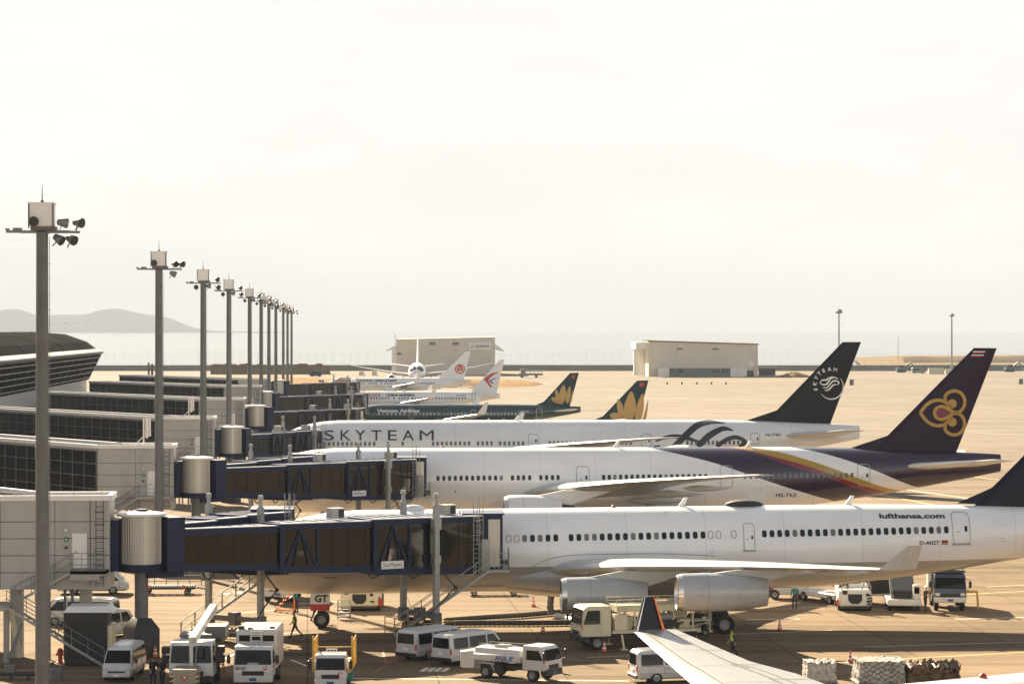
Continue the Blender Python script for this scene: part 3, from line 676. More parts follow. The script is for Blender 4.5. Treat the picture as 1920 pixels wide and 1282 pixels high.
    def door(s, x0, x1, y0, y1, m=None, handle=True, sill=False):
        b = MB(); f = s.skin(.016); r = (x1 - x0) * .22
        pts = [(x0 + r, y0), (x1 - r, y0), (x1 - r * .3, y0 + r * .3), (x1, y0 + r), (x1, y1 - r), (x1 - r * .3, y1 - r * .3), (x1 - r, y1), (x0 + r, y1), (x0 + r * .3, y1 - r * .3), (x0, y1 - r), (x0, y0 + r), (x0 + r * .3, y0 + r * .3)]
        drape(b, stroke(pts, 1.3, True), f, 0, 6)
        do = b.build('door', m or M_doorline, s.root, fix=False)
        if handle:
            xm = x0 + (x1 - x0) * .55; ym = y0 + (y1 - y0) * .5; k = (x1 - x0); b = MB()
            drape(b, tri2d([[(xm + k * .14, ym - k * .12), (xm + k * .30, ym - k * .12), (xm + k * .30, ym + k * .18), (xm + k * .14, ym + k * .18)]]), s.skin(.018), 0, 6); b.build('door_window', M_cabinwin, do, fix=False); b = MB()
            drape(b, stroke([(x0 + k * .22, ym + k * .2), (x0 + k * .45, ym + k * .2)], 1.4), s.skin(.018), 0, 6); b.build('door_handle', M_doorline, do, fix=False)
        if sill: b = MB(); drape(b, tri2d([[(x0 - 2, y1 - 1), (x1 + 2, y1 - 1), (x1 + 2, y1 + 2), (x0 - 2, y1 + 2)]]), s.skin(.03), 0, 6); b.build('door_sill', M_doorline, do, fix=False)
    def cockpit(s):
        for sd in (-1, 1):
            b = MB(); Rr = s.R
            for (u0, u1, zl, zh, z2l, z2h) in ((.62, .95, .10, .38, .14, .55), (.97, 1.25, .14, .56, .18, .66), (1.27, 1.6, .19, .67, .24, .66)):
                o = s.u0; tr = tri2d([[(o + u0 * Rr, s.zc + zl * Rr), (o + u1 * Rr, s.zc + z2l * Rr), (o + u1 * Rr, s.zc + z2h * Rr), (o + u0 * Rr, s.zc + zh * Rr)]])
                drape(b, tr, lambda a, c: s.surf(a, c, .02, sd), 0, .25)
            b.build('cockpit_window', M_glass, s.root)
    def gear(s, name, u, y, ztop, wheels, r=.62, w=.45, door=None):
        """wheels: list of (du, dy)"""
        g = MB(); g.tube([(u, y, ztop), (u, y, r)], [.2, .13], 10, 0)
        us = [a for a, _ in wheels]; ys = [c for _, c in wheels]
        g.bar((u + min(us), y, r), (u + max(us) + .01, y, r), .16, .2, 0); 
        for a in sorted(set(us)): g.tube([(u + a, y + min(ys), r), (u + a, y + max(ys), r)], .09, 8, 0)
        g.tube([(u + .1, y, ztop - .4), (u + 1.1, y, ztop + .2)], .07, 8, 0); g.bar((u - .18, y, r + .3), (u - .18, y, ztop - .5), .06, .06, 1)
        o = g.build(name, [M_galv_l, M_black], s.root)
        for a, c in wheels:
            wh = MB(); q = (u + a, y + c, r)
            wh.lathe([(r * .55, -w / 2), (r * .9, -w / 2), (r, -w * .3), (r, w * .3), (r * .9, w / 2), (r * .55, w / 2)], 24, 0, 'Y', q, caps=False)
            wh.lathe([(.02, -w * .3), (r * .3, -w * .34), (r * .36, -w * .28), (r * .5, -w * .32), (r * .56, -w * .42)], 20, 1, 'Y', q, caps=False)
            wh.lathe([(.02, w * .3), (r * .56, w * .42)], 20, 1, 'Y', q, caps=False)
            wh.build('wheel', [M_tyre, M_rim], o)
        return o
    def beacon(s, px, below=False):
        u = s.loc(px, 900, 0)[0]; c, w, h = s.sec(u)
        b = MB(); b.lathe([(.15, -.05), (.15, .04), (.1, .12), (.02, .16)], 12, 0, 'Z', (u, 0, c + h)); b.build('beacon_light', M_redpaint, s.root)
    def antenna(s, u, hgt=.6, ch=.45, lean=.35):
        c, w, h = s.sec(u); b = MB()
        b.prism([(0, -.08), (ch, -.08), (ch + lean * .8, hgt), (lean + ch * .3, hgt)], lambda a, q, t: (u + a, t, c + h + q), -.04, .04, 0); b.build('blade_antenna', M_logo_w, s.root)
    def tailplane(s, u, z, ch, span, tch, sweep, dih, m, root=1.0):
        s.wing([(root, u + root * sweep, z, ch, .10), (span, u + span * sweep, z + span * dih, tch, .09), (span + .15, u + span * sweep + .3, z + span * dih + .02, tch * .7, .03)], m, 'tailplane')

YAW = 0.058
# ---- nearest gate: four engined white and grey airliner
P = Plane('parked_airliner', 'white four engined airliner with grey belly and web address on its fuselage', 430, 159, YAW, 63.4, 2.82, 5.03, 0.008, 0.62)
mL = paint_mat('white_and_grey_livery', [(0.85, 0.845, 0.835), ('below', 4.05, (0.36, 0.34, 0.31)), ('between', (4.05, 4.10), (0.5, 0.5, 0.5))], slope=0.008)
P.fuselage(mL)
drape(P.fb, place_text('lufthansa.com', 1653, 973, -9.5, 124, bold=0.035), P.skin(.02), 1)
drape(P.fb, place_text('D-AIGT', 1725, 1021, -7.5, 38, bold=0.03), P.skin(.02), 1)
for i, mi in enumerate((1, 2, 3)): drape(P.fb, tri2d([[(1767, 1013 + i * 2.7), (1779, 1013 + i * 2.7), (1779, 1015.7 + i * 2.7), (1767, 1015.7 + i * 2.7)]]), P.skin(.02), mi)
drape(P.fb, place_text('Viersen', 606, 1084, -4.5, 26), P.skin(.02), 1)
for hx, hy, hw_, hh_ in ((1060, 1060, 9, 7), (1500, 1052, 10, 8), (1555, 1060, 26, 22), (1250, 962, 7, 5), (1330, 1030, 6, 6), (1880, 1010, 8, 6)): drape(P.fb, stroke([(hx, hy), (hx + hw_, hy), (hx + hw_, hy + hh_), (hx, hy + hh_)], .7, True), P.skin(.02), 4, 6)
# wing root fairing line
drape(P.fb, stroke(smooth_pts([(950, 1101), (985, 1072), (1020, 1050), (1070, 1040), (1140, 1038), (1240, 1037), (1340, 1041)], 5), 1.4), P.skin(.02), 4)
P.finish_fuselage([mL, M_ink, M_logo_r, M_gold, M_doorline]); P.cockpit()
part(P.root, 'wing_root_fairing', paint_mat('belly_grey_livery', [(0.40, 0.39, 0.37)]), lambda b: b.loft([[(17.5 + 2.0 * k, math.cos(2 * math.pi * i / 24) * (.5 + 2.65 * math.sin(math.pi * (k + .6) / 11.2) ** .45), 3.35 + .009 * 20 + math.sin(2 * math.pi * i / 24) * (.4 + 1.35 * math.sin(math.pi * (k + .6) / 11.2) ** .5)) for i in range(24)] for k in range(11)], 0, True, True))
mFin = mat('midnight_blue_paint', (0.003, 0.0035, 0.016), 0.35, var=0.15, coat=0.0, spec=.2)
P.fin([(1834, 940), (2034, 738), (2086, 738), (2062, 950)], mFin, .62, dorsal=1.5)
P.tailplane(53.3, 6.6, 6.0, 9.7, 2.4, .62, .1, M_wing_w)
def lw(y): return 21.2 + (y - 2) * .645
P.wing([(1.5, lw(1.5), 3.85, 11.2, .12), (5, lw(5), 4.3, 9.0, .135), (9.4, lw(9.4), 4.82, 7.0, .13), (19, lw(19), 5.62, 4.5, .115), (27, lw(27), 6.15, 2.75, .085), (29.2, lw(29.2), 6.3, 2.2, .07)], M_wing,
       fairings=[(5.5, 28.8, 3.5, 5.0, .32), (12, 31.2, 4.65, 4.4, .30), (16.5, 33.4, 5.0, 3.8, .27), (22, 36.4, 5.5, 3.2, .22)])
P.winglet((29.2, lw(29.2), 6.3, 2.2), (29.7, lw(29.2) + 1.65, 7.75, .78), M_wing)
P.engine(9.37, 21.8, 2.98, 5.6, 1.19, M_nac, [(22.6, 3.95), (25.9, 4.55), (30.4, 4.5), (27.0, 3.4)])
P.engine(19.2, 28.15, 4.08, 5.6, 1.19, M_nac, [(29.0, 5.05), (32.0, 5.45), (36.0, 5.4), (33.3, 4.6)])
v = lambda x: 900 + x / 3.2
bl = [v(173), v(221), v(1386), v(1433), v(1525)]
P.windows(bl + [v(x) for x in (268, 316, 362, 409, 456)] + [v(548 + 46.6 * i) for i in range(18)] + [1434 + 14.33 * i for i in range(25)], lambda x: 1009.5 - (x - 985) * .0195, .165, .235, blank=bl)
P.door(v(1582), v(1647), 982, 1031, sill=True); P.door(1789, 1822, 962, 1020, sill=True)
P.gear('nose_gear', P.loc(603, 1100)[0], 0, 3.0, [(0, -.45), (0, .45)], .56, .4)
un = P.loc(603, 1100)[0]
def nd(b, sd):
    b.bx(un - .75, un + .55, sd * .62 - .03, sd * .62 + .03, 1.62, 2.45, 0); b.bx(un - .75, un + .55, sd * .62 - .03, sd * .62 + .03, 1.18, 1.615, 1)
    if sd < 0: wall_text(b, 'GT', (un - .45, -.66, 1.75), (1, 0, 0), (0, 0, 1), .5, 2, bold=.04)
each(P.root, 'nose_gear_door', [M_logo_w, M_logo_r, M_ink], (-1, 1), nd)
for sd in (-1, 1): P.gear('main_gear', 32.0, sd * 5.3, 4.0, [(-.95, -.65), (-.95, .65), (.95, -.65), (.95, .65)], .66, .46)
P.gear('centre_gear', 33.4, 0, 3.2, [(0, -.5), (0, .5)], .6, .42)
u0 = P.loc(1395, 945)[0]
part(P.root, 'antenna_dome', M_darkgrey, lambda b: b.loft([[(u0 - 1.35 + 2.7 * k / 8, math.cos(2 * math.pi * i / 16) * (.02 + .62 * math.sin(math.pi * k / 8) ** .6), 8.02 + .2 + math.sin(2 * math.pi * i / 16) * (.02 + .30 * math.sin(math.pi * k / 8) ** .6)) for i in range(16)] for k in range(9)], 0, True))
u1 = P.loc(775, 950)[0]
part(P.root, 'antenna_fairing', M_logo_w, lambda b: b.loft([[(u1 - .8 + 1.6 * k / 8, math.cos(2 * math.pi * i / 14) * (.02 + .4 * math.sin(math.pi * k / 8) ** .6), 7.98 + math.sin(2 * math.pi * i / 14) * (.02 + .28 * math.sin(math.pi * k / 8) ** .6)) for i in range(14)] for k in range(9)], 0, True))
P.beacon(1150); P.antenna(30.5); P.antenna(42)
PL = P

# ---- second gate: purple swoosh twin
P = Plane('parked_airliner', 'white airliner with a purple gold swoosh and golden orchid on its fin', 491, 227, YAW, 72.3, 3.1, 5.60, 0, 0.66, u0=-2.25)
tz = lambda pts: [P.loc(x, y, -P.R * .95) for x, y in pts]
PUR = (0.024, 0.009, 0.036)
mT = paint_mat('purple_swoosh_livery', [(0.85, 0.845, 0.835),
    ('curve', tz([(1215, 839.5), (1275, 852), (1337, 867), (1400, 888), (1450, 905), (1500, 921), (1569, 941), (1640, 960)]), PUR),
    ('curve', tz([(1335, 838.5), (1400, 846), (1441, 858), (1482, 873), (1536, 889), (1591, 910), (1646, 926), (1700, 940)]), (0.22, 0.018, 0.04)),
    ('curve', tz([(1352, 838), (1400, 843.5), (1455, 857), (1509, 872), (1564, 891), (1618, 910), (1673, 924.5), (1720, 934)]), (0.42, 0.26, 0.028)),
    ('curve', tz([(1385, 838), (1455, 846), (1509, 860), (1564, 878.5), (1618, 899), (1673, 917), (1714, 924), (1750, 928)]), (0.85, 0.845, 0.835)),
    ('curve', tz([(1470, 838), (1495, 841), (1536, 848), (1577, 859), (1618, 873), (1659, 889), (1700, 906), (1735, 917), (1790, 924), (1870, 925)]), PUR)])
P.fuselage(mT); drape(P.fb, place_text('HS-TKE', 1455.5, 932, -7.6, 39.5, bold=.01), P.skin(.02), 1)
for hx, hy in ((1122, 881), (1138, 881), (1122, 905), (1138, 905), (1166, 893), (1379, 892)): drape(P.fb, tri2d([disc((hx, hy), .9, 8)]), P.skin(.02), 2)
drape(P.fb, tri2d([disc((853.5, 921), 1.7, 10)]), P.skin(.02), 1)
P.finish_fuselage([mT, M_ink, M_doorline]); P.cockpit()
mTf = mat('dark_purple_paint', (0.017, 0.0045, 0.021), 0.32, var=0.15, coat=0.0, spec=.15)
def thai(b, fp):
    c1 = lambda pts: [(1400 + x / 3.663, 600 + y / 3.663) for x, y in pts]
    mir = lambda pts: [(x, 1272 - y) for x, y in pts]
    w = 6.2
    for fl in (lambda q: q, mir):
        drape(b, stroke(c1(smooth_pts(fl([(1188, 636), (1228, 584), (1272, 556), (1322, 549), (1362, 563), (1392, 592), (1412, 600)]), 6)), w), fp, 1, .8)
        drape(b, stroke(c1(smooth_pts(fl([(1362, 560), (1359, 525), (1382, 497), (1425, 485), (1468, 501), (1494, 545), (1488, 596), (1455, 630), (1415, 630), (1375, 606), (1333, 592), (1297, 607), (1284, 637)]), 6)), w), fp, 1, .8)
        drape(b, tri2d([c1(disc(fl([(1408, 573)])[0], 31))]), fp, 1, .8)
    drape(b, tri2d([c1(smooth_pts([(1297, 636), (1308, 610), (1333, 601), (1360, 612), (1392, 636), (1360, 660), (1333, 671), (1308, 662)], 4, True))]), fp, 2, .8)
    for (ya, mm) in ((655, 3), (657.5, 4), (660, 3)): pass
    for (y0, mm) in ((658.2, 3), (660.2, 4), (664.6, 3), (666.8, 4)):
        x = 1824 - (y0 - 658) * .42; drape(b, tri2d([[(x, y0), (x + 23, y0), (x + 22.4, y0 + 1.7), (x - .5, y0 + 1.7)]]), fp, 4 if mm == 4 else 3, 2)
P.fin([(1640, 841), (1826, 652), (1869, 652.5), (1792, 850)], [mTf, M_gold, M_magenta, M_logo_w, M_logo_r], .72, thai, dorsal=3.0)
def wg777(P, u0, span, er=False):
    f = lambda y: u0 + (y - 3) * .675
    secs = [(1.5, f(1.5), 4.0, 14.0, .13), (5, f(5), 4.75, 11.5, .125), (10, f(10), 5.45, 8.6, .115), (16, f(16), 6.2, 6.3, .10), (24, f(24), 7.0, 3.7, .09), (29.3, f(29.3), 7.5, 2.2, .085)]
    secs += [(32.3, f(29.3) + 3.4, 7.75, .5, .07)] if er else [(30.4, f(30.4) + .15, 7.6, 1.4, .06)]
    P.wing(secs, M_wing, fairings=[(6.5, u0 + 9.5, 3.9, 6, .42), (11.5, u0 + 11.2, 4.85, 5.2, .38), (17.5, u0 + 13.6, 5.7, 4.2, .32)])
wg777(P, 25.2, 30.4)
P.engine(9.6, 22.9, 2.75, 5.4, 1.95, M_logo_w, [(24.5, 4.3), (28.5, 5.1), (33, 5.0), (28.5, 3.5)], long=False)
P.tailplane(61.5, 6.75, 7.6, 10.75, 2.6, .66, .10, M_wing_w)
part(P.root, 'wing_root_fairing', paint_mat('white_belly_livery', [(0.72, 0.70, 0.66)]), lambda b: b.loft([[(20 + 2.4 * k, math.cos(2 * math.pi * i / 24) * (.5 + 2.85 * math.sin(math.pi * (k + .6) / 11.2) ** .45), 3.85 + math.sin(2 * math.pi * i / 24) * (.4 + 1.6 * math.sin(math.pi * (k + .6) / 11.2) ** .5)) for i in range(24)] for k in range(11)], 0, True, True))
v4 = lambda x: 300 + x / 2.743
tw = [v4(1430 + 29.6 * i) for i in range(12)] + [v(x) for x in (195, 230, 262, 298, 365, 400, 435, 468)] + [v(742 + 34.06 * i) for i in range(19)] + []
P.windows(tw, lambda x: 896.5 - (x - 820) * .007, .16, .25)
P.windows([1397 + 10.65 * i for i in range(20)], lambda x: 896.5 - (x - 820) * .007, .16, .25, mat('pale_cabin_window', (.11, .13, .14), .2))
P.door(v(578), v(655), 874, 914); P.door(v(1440), v(1515), 873, 913); P.door(1609.5, 1633, 870.5, 910.5)
for sd in (-1, 1): P.gear('main_gear', 37, sd * 5.5, 4.2, [(-1.45, -.7), (-1.45, .7), (0, -.7), (0, .7), (1.45, -.7), (1.45, .7)], .67, .5)
P.gear('nose_gear', 5.9, 0, 3.2, [(0, -.4), (0, .4)], .53, .36)
P.beacon(829); P.antenna(34); P.antenna(47)
part(P.root, 'tail_skid', M_galv, lambda b: b.tube([(53.5, 0, 3.6), (53.7, 0, 2.9), (54.1, 0, 2.8)], .12, 8, 0))
PT = P

# ---- third gate: silver white twin with dark fin
P = Plane('parked_airliner', 'silver white airliner with black ribbon emblem and dark fin lettered SKYTEAM', 533, 296, YAW, 73.2, 3.1, 5.60, 0, 0.66, u0=-2.5)
mS = paint_mat('silver_white_livery', [(0.72, 0.725, 0.72)])
P.fuselage(mS)
x = 606
for ch, x0, x1 in (('S', 96, 165), ('K', 208, 277), ('Y', 305, 375), ('T', 412, 482), ('E', 524, 584), ('A', 620, 698), ('M', 735, 830)):
    drape(P.fb, place_text(ch, 580 + x0 / 3.556, 600 + 801 / 3.556, -18.8, (x1 - x0) / 3.556, bold=.005), P.skin(.02), 1, .4)
c2 = lambda pts: [(900 + a / 3.2, 780 + c / 3.2) for a, c in pts]
for pts, wd in (([(1165, 183), (1232, 118), (1310, 58), (1390, 39), (1480, 44)], [9, 10, 9, 6, 1.2]), ([(1305, 181), (1370, 122), (1440, 83), (1480, 76), (1525, 88)], [9, 10, 8, 6, 1.2]),
                ([(1050, 152), (1110, 128), (1180, 121), (1250, 134), (1290, 146), (1330, 152)], [2, 5, 6.5, 6, 4, 2]), ([(1420, 180), (1480, 141), (1535, 127), (1583, 143), (1592, 163), (1555, 178)], [7, 7, 6.5, 6, 6, 4]), ([(1040, 183), (1080, 176)], [3, 2])):
    q = smooth_pts([(a, c, k) for (a, c), k in zip(c2(pts), wd)], 6)
    drape(P.fb, stroke([(a, c) for a, c, _ in q], [max(.6, k * 1.2) for _, _, k in q]), P.skin(.02), 1, .5)
drape(P.fb, place_text('HL7783', 1437, 818, -5.2, 28.5, bold=.02), P.skin(.02), 1)
drape(P.fb, tri2d([[(1448, 826), (1456, 826), (1456, 832), (1448, 832)]]), P.skin(.02), 2); drape(P.fb, tri2d([disc((1452, 829), 1.4, 10)]), P.skin(.035), 3)
P.finish_fuselage([mS, M_ink, M_logo_w, M_logo_r]); P.cockpit()
mSf = mat('charcoal_paint', (0.005, 0.007, 0.010), 0.32, var=0.2, coat=0.0, spec=.15)
def skyfin(b, fp):
    cc = lambda pts: [(1400 + x / 3.663, 600 + y / 3.663) for x, y in pts]
    arc = [(580 + 84 * math.cos(R(a)), 458 + 84 * math.sin(R(a))) for a in range(-45, 150, 8)]; n = len(arc)
    drape(b, stroke(cc(arc), [.5 + 2.2 * math.sin(math.pi * (i + .5) / n) for i in range(n)]), fp, 1, .8)
    for ch, ax, ay, rot in (('S', 472, 475, -85), ('K', 466, 435, -70), ('Y', 476, 396, -52), ('T', 497, 366, -38), ('E', 527, 346, -22), ('A', 566, 336, -5), ('M', 606, 340, 12)):
        tr, wd = text2d(ch, bold=.03); hh, ca, sa = 26, math.cos(R(rot)), math.sin(R(rot))
        tt = [[cc([(ax + (p * hh - wd * hh / 2) * ca + (q * hh - hh / 2) * sa, ay + (p * hh - wd * hh / 2) * sa - (q * hh - hh / 2) * ca)])[0] for p, q in t] for t in tr]
        drape(b, tt, fp, 1, .8)
    for pts in ([(500, 428), (515, 440), (545, 440), (572, 405), (600, 392), (625, 405)], [(520, 462), (550, 462), (580, 428), (605, 415), (633, 428), (620, 445)], [(532, 482), (560, 478), (590, 448), (615, 440)], [(502, 428), (515, 412), (545, 410), (562, 396), (590, 388)]):
        q = smooth_pts(cc(pts), 5); n = len(q); drape(b, stroke(q, [1 + 1.9 * math.sin(math.pi * (i + .5) / n) for i in range(n)]), fp, 1, .8)
P.fin([(1438, 788), (1580, 641), (1614.5, 641), (1556, 796)], [mSf, M_logo_w], .72, skyfin, dorsal=3.0)
wg777(P, 25.0, 32, True)
P.engine(9.6, 22.9, 2.75, 5.6, 1.95, M_nac, [(24.5, 4.3), (28.5, 5.1), (33, 5.0), (28.5, 3.5)], long=False)
P.tailplane(62.2, 6.6, 7.6, 10.75, 2.6, .66, .10, M_wing)
v8 = lambda x: 580 + x / 3.556
sw = [v8(102 + 30 * i) for i in range(12)] + [v8(523), v8(622)] + [v8(825 + 30 * i) for i in range(9)] + [v8(1125 + 30 * i) for i in range(4)] + [v8(1272 + 30.6 * i) for i in range(6)] + [v(418 + 25.6 * i) for i in range(20)] + [v(1245 + 25.6 * i) for i in range(14)]
P.windows(sw, lambda x: 832 - (x - 610) * .0035, .17, .27, mat('far_cabin_window_glass', (0.12, 0.12, 0.12), .15, var=.2))
P.door(v8(1460), v8(1525), 813.5, 838); P.door(v(968), v(1028), 813, 838); P.door(v(1625), v(1682), 812.5, 832)
P.gear('nose_gear', 5.9, 0, 3.2, [(0, -.4), (0, .4)], .53, .36)
for sd in (-1, 1): P.gear('main_gear', 37, sd * 5.5, 4.2, [(-1.45, -.7), (-1.45, .7), (0, -.7), (0, .7), (1.45, -.7), (1.45, .7)], .67, .5)
P.beacon(683); P.antenna(29); P.antenna(62)
PS = P

# ---- narrow bodies beyond
def narrow(name, label, nose_px, d, L, m, fin, finmats, extra, winm, win, winy, wgt='fence', body=None, zc=3.88, RR=1.98, nac=None, nose_x=None, bodymats=(), wtip=None, doors=(), group='airliners parked at the terminal gates'):
    P = Plane(name, label, nose_px, d, YAW, L, RR, zc, 0, .63, group=group, at=(nose_x, d) if nose_x is not None else None)
    P.fuselage(m)
    if body: body(P)
    P.finish_fuselage([m] + list(bodymats)); P.cockpit(); P.fin(fin, finmats, .42, extra, dorsal=1.6)
    f = lambda y: L * .365 + (y - 2) * .52
    P.wing([(1, f(1), 2.7, 6.6, .13), (5.5, f(5.5), 3.15, 4.2, .12), (12, f(12), 3.95, 2.7, .1), (16.6, f(16.6), 4.5, 1.6, .09)], M_wing)
    P.winglet((16.6, f(16.6), 4.5, 1.6), (17.0, f(16.6) + 1.5, 6.7, .6), wtip or M_wing_w)
    P.engine(5.7, L * .36 - .6, 1.75, 3.4, 1.05, nac or M_logo_w, [(L * .36 + .5, 2.6), (L * .36 + 2.2, 3.1), (L * .36 + 4.5, 3.0), (L * .36 + 3, 2.1)])
    P.tailplane(L * .87, 4.5, 3.9, 6.2, 1.5, .55, .1, M_wing_w, .5)
    P.windows([v8(x) for x in win], winy, .2, .26, winm)
    for dd in doors: P.door(*[v8(q) if i < 2 else 600 + q / 3.556 for i, q in enumerate(dd)], handle=False)
    P.gear('nose_gear', 4.9, 0, 2.3, [(0, -.25), (0, .25)], .38, .22)
    for sd in (-1, 1): P.gear('main_gear', L * .5, sd * 3.8, 3.0, [(0, -.42), (0, .42)], .56, .4)
    P.antenna(L * .42, .5); return P
mV = paint_mat('dark_teal_livery', [(0.010, 0.040, 0.045)])
M_teal = mat('dark_teal_fin_paint', (0.010, 0.040, 0.045), .3, var=.12, coat=0.0, spec=.2)
def lotus(ox, oy, k):
    PET = ([(1695, 430), (1672, 468), (1666, 510), (1684, 552), (1704, 528), (1712, 480)], [(1738, 438), (1717, 478), (1708, 532), (1720, 556), (1737, 524), (1743, 480)], [(1641, 460), (1640, 498), (1654, 535), (1680, 555), (1668, 520), (1660, 482)],
           [(1759, 462), (1748, 500), (1735, 552), (1746, 550), (1756, 508)], [(1612, 518), (1641, 513), (1664, 534), (1690, 558), (1650, 553), (1624, 541)])
    def ex(b, fp):
        T = lambda pts: [(ox + (x - 1695) / 3.556 * k, oy + (y - 432) / 3.556 * k) for x, y in pts]
        for p in PET: drape(b, tri2d([T(smooth_pts(p, 3, True))]), fp, 1, .6)
        P0 = finlist[-1]
        drape(b, tri2d([[(P0[0], P0[1]), (P0[2], P0[1]), (P0[2], P0[3]), (P0[0], P0[3])]]), fp, 2, 1)
    return ex
finlist = [(1071.5, 703, 1078.5, 709)]
def vn_body(P):
    drape(P.fb, place_text('Vietnam Airlines', v8(450), 600 + 614 / 3.556, -6.2, 80, bold=.035), P.skin(.03), 1, .5)
    drape(P.fb, place_text('VN-A338', v8(1400), 600 + 613 / 3.556, -2.6, 18, bold=.02), P.skin(.03), 1)
M_vnwin = mat('pale_blind_window', (0.30, 0.36, 0.36), .3, var=.15)
narrow('parked_airliner', 'dark teal airliner with a golden lotus on its fin and white cabin lettering', None, 447, 44.4, mV, [(1012, 761), (1069, 699), (1085.5, 698.5), (1068, 763)], [M_teal, M_goldt, M_logo_r], lotus(1056.7, 721.5, 1.0), M_vnwin,
       [465 + 28 * i for i in range(7)] + [712 + 24 * i for i in range(6)] + [862] + [900 + 23.5 * i for i in range(8)] + [1140 + 23.5 * i for i in range(13)], 775.7, body=vn_body, nose_x=-31.2, bodymats=(M_logo_w,), zc=3.9, nac=M_teal,
       doors=((665, 697, 590, 655), (1078, 1110, 598, 655), (1515, 1552, 588, 650)))
finlist.append((1199, 717, 1207, 724))
narrow('parked_airliner', 'teal airliner whose lotus fin alone rises behind the silver white airliner', None, 366, 44.4, mV, [(1121, 790), (1194.5, 713.3), (1216, 712.6), (1195, 792)], [M_teal, M_goldt, M_logo_r], lotus(1184, 734, 1.74), M_vnwin,
       [1300], 788, nose_x=-22.8, zc=3.8, nac=M_teal)
mW = paint_mat('plain_white_livery', [(0.76, 0.755, 0.745)])
def ce_body(P):
    drape(P.fb, place_text('CHINA EASTERN', v8(515), 600 + 508 / 3.556, -4.4, 52, bold=.05), P.skin(.03), 1)
    drape(P.fb, place_text('中国东方航空', v8(352), 600 + 511 / 3.556, -5.4, 34, bold=.02), P.skin(.03), 2)
    drape(P.fb, place_text('B-1337', v8(985), 600 + 506 / 3.556, -2.8, 17, bold=.02), P.skin(.03), 1)
def swallow(b, fp):
    c = lambda pts: [(580 + x / 3.556, 600 + y / 3.556) for x, y in pts]
    drape(b, tri2d([c(smooth_pts([(1262, 348), (1225, 352), (1195, 365), (1165, 396), (1188, 422), (1200, 442), (1220, 446), (1196, 408), (1205, 385), (1225, 368)], 3, True))]), fp, 1, .8)
    drape(b, tri2d([c([(1260, 382), (1225, 390), (1198, 404), (1212, 420), (1232, 424), (1212, 405), (1230, 396)])]), fp, 2, .8)
narrow('parked_airliner', 'white airliner with a red and blue swallow on its fin', None, 548, 39.4, mW, [(889, 727), (937.5, 674), (946, 674), (931.5, 735)], [M_logo_w, M_logo_r, M_logo_b], swallow, mat('grey_cabin_window', (.10, .10, .10), .2),
       [352 + 19.5 * i for i in range(10)] + [565] + [600 + 19.5 * i for i in range(4)] + [690 + 19.5 * i for i in range(19)], 746.3, body=ce_body, nose_x=-42.2, bodymats=(M_ink, M_logo_r), RR=1.93, zc=3.75, doors=((630, 652, 495, 540), (655, 682, 495, 540), (1085, 1107, 490, 548)))
def jal_body(P): 
    drape(P.fb, place_text('JAPAN AIRLINES', v8(310), 600 + 414 / 3.556, -4.6, 77, bold=.05, shear=.2), P.skin(.03), 1)
def crane(b, fp):
    c = (580 + 1004 / 3.556, 600 + 326 / 3.556); drape(b, tri2d([disc(c, 9.4)]), fp, 1, .8)
    up = lambda x, y: (lambda p: (p[0], p[1] - .03, p[2]))(fp(x, y))
    for sg in (-1, 1):
        drape(b, stroke(smooth_pts([(c[0] + sg * 1.5, c[1] + 6), (c[0] + sg * 5.2, c[1] + 3.5), (c[0] + sg * 6.3, c[1] - 1.5), (c[0] + sg * 3.6, c[1] - 6)], 4), 1.3), up, 0, .8)
    drape(b, stroke([(c[0] - 1, c[1] + 5), (c[0] + 1.2, c[1] + .5), (c[0] - 1.5, c[1] - 3), (c[0] - 3, c[1] - 2.6)], 1.6), up, 0, .8); drape(b, place_text('JAL', c[0] - 4, c[1] + 7.4, -3, 8, bold=.05), up, 0, .8)
narrow('parked_airliner', 'white airliner with a red crane roundel on its fin beside the covered boarding stairs', None, 701, 39.4, mW, [(826, 705), (872.5, 659.5), (882.5, 659), (870, 710)], [M_logo_w, M_logo_r], crane, mat('grey_cabin_window', (.10, .10, .10), .2),
       [302 + 16 * i for i in range(5)] + [400, 415, 430, 445, 482] + [505 + 15 * i for i in range(4)] + [575 + 15 * i for i in range(18)], 718.4, body=jal_body, nose_x=-51.8, bodymats=(M_ink,), RR=1.9, zc=3.75, doors=((440, 455, 400, 440),))
# ---- head-on airliner by the hangar
P = Plane('parked_airliner', 'plain white airliner seen nose on in front of the far hangar', 781, 800, R(91.5), 58, 3.0, 5.4, 0, .64, group='airliners parked at the terminal gates')
P.fuselage(mW); P.finish_fuselage([mW]); P.cockpit()
P.finP = None
def hfin(b):
    rings = []
    for (u0, u1, z, w) in ((44, 54.5, 7.5, .45), (48, 56, 12, .35), (52.5, 58, 17.3, .2)): rings.append([(u0, 0, z), (u0 + .3 * (u1 - u0), w, z), (u1, 0, z), (u0 + .3 * (u1 - u0), -w, z)])
    b.loft(rings, 0, True, True)
part(P.root, 'tail_fin', M_logo_w, hfin)
P.wing([(1.5, 17.5, 4.0, 12, .13), (9, 22.5, 5.0, 7.5, .12), (20, 29.6, 6.8, 4, .1), (27.5, 34.8, 8.4, 1.6, .09)], M_wing)
P.tailplane(47, 6.6, 6.5, 9.6, 2.2, .65, .12, M_wing_w); P.engine(9, 17.2, 2.7, 5, 1.75, M_logo_w, [(19, 4.2), (22, 5), (27, 4.9), (22, 3.4)], long=False)
P.gear('nose_gear', 5.5, 0, 3.2, [(0, -.35), (0, .35)], .5, .35)
for sd in (-1, 1): P.gear('main_gear', 26, sd * 4.8, 4.2, [(-.8, -.6), (-.8, .6), (.8, -.6), (.8, .6)], .6, .45)

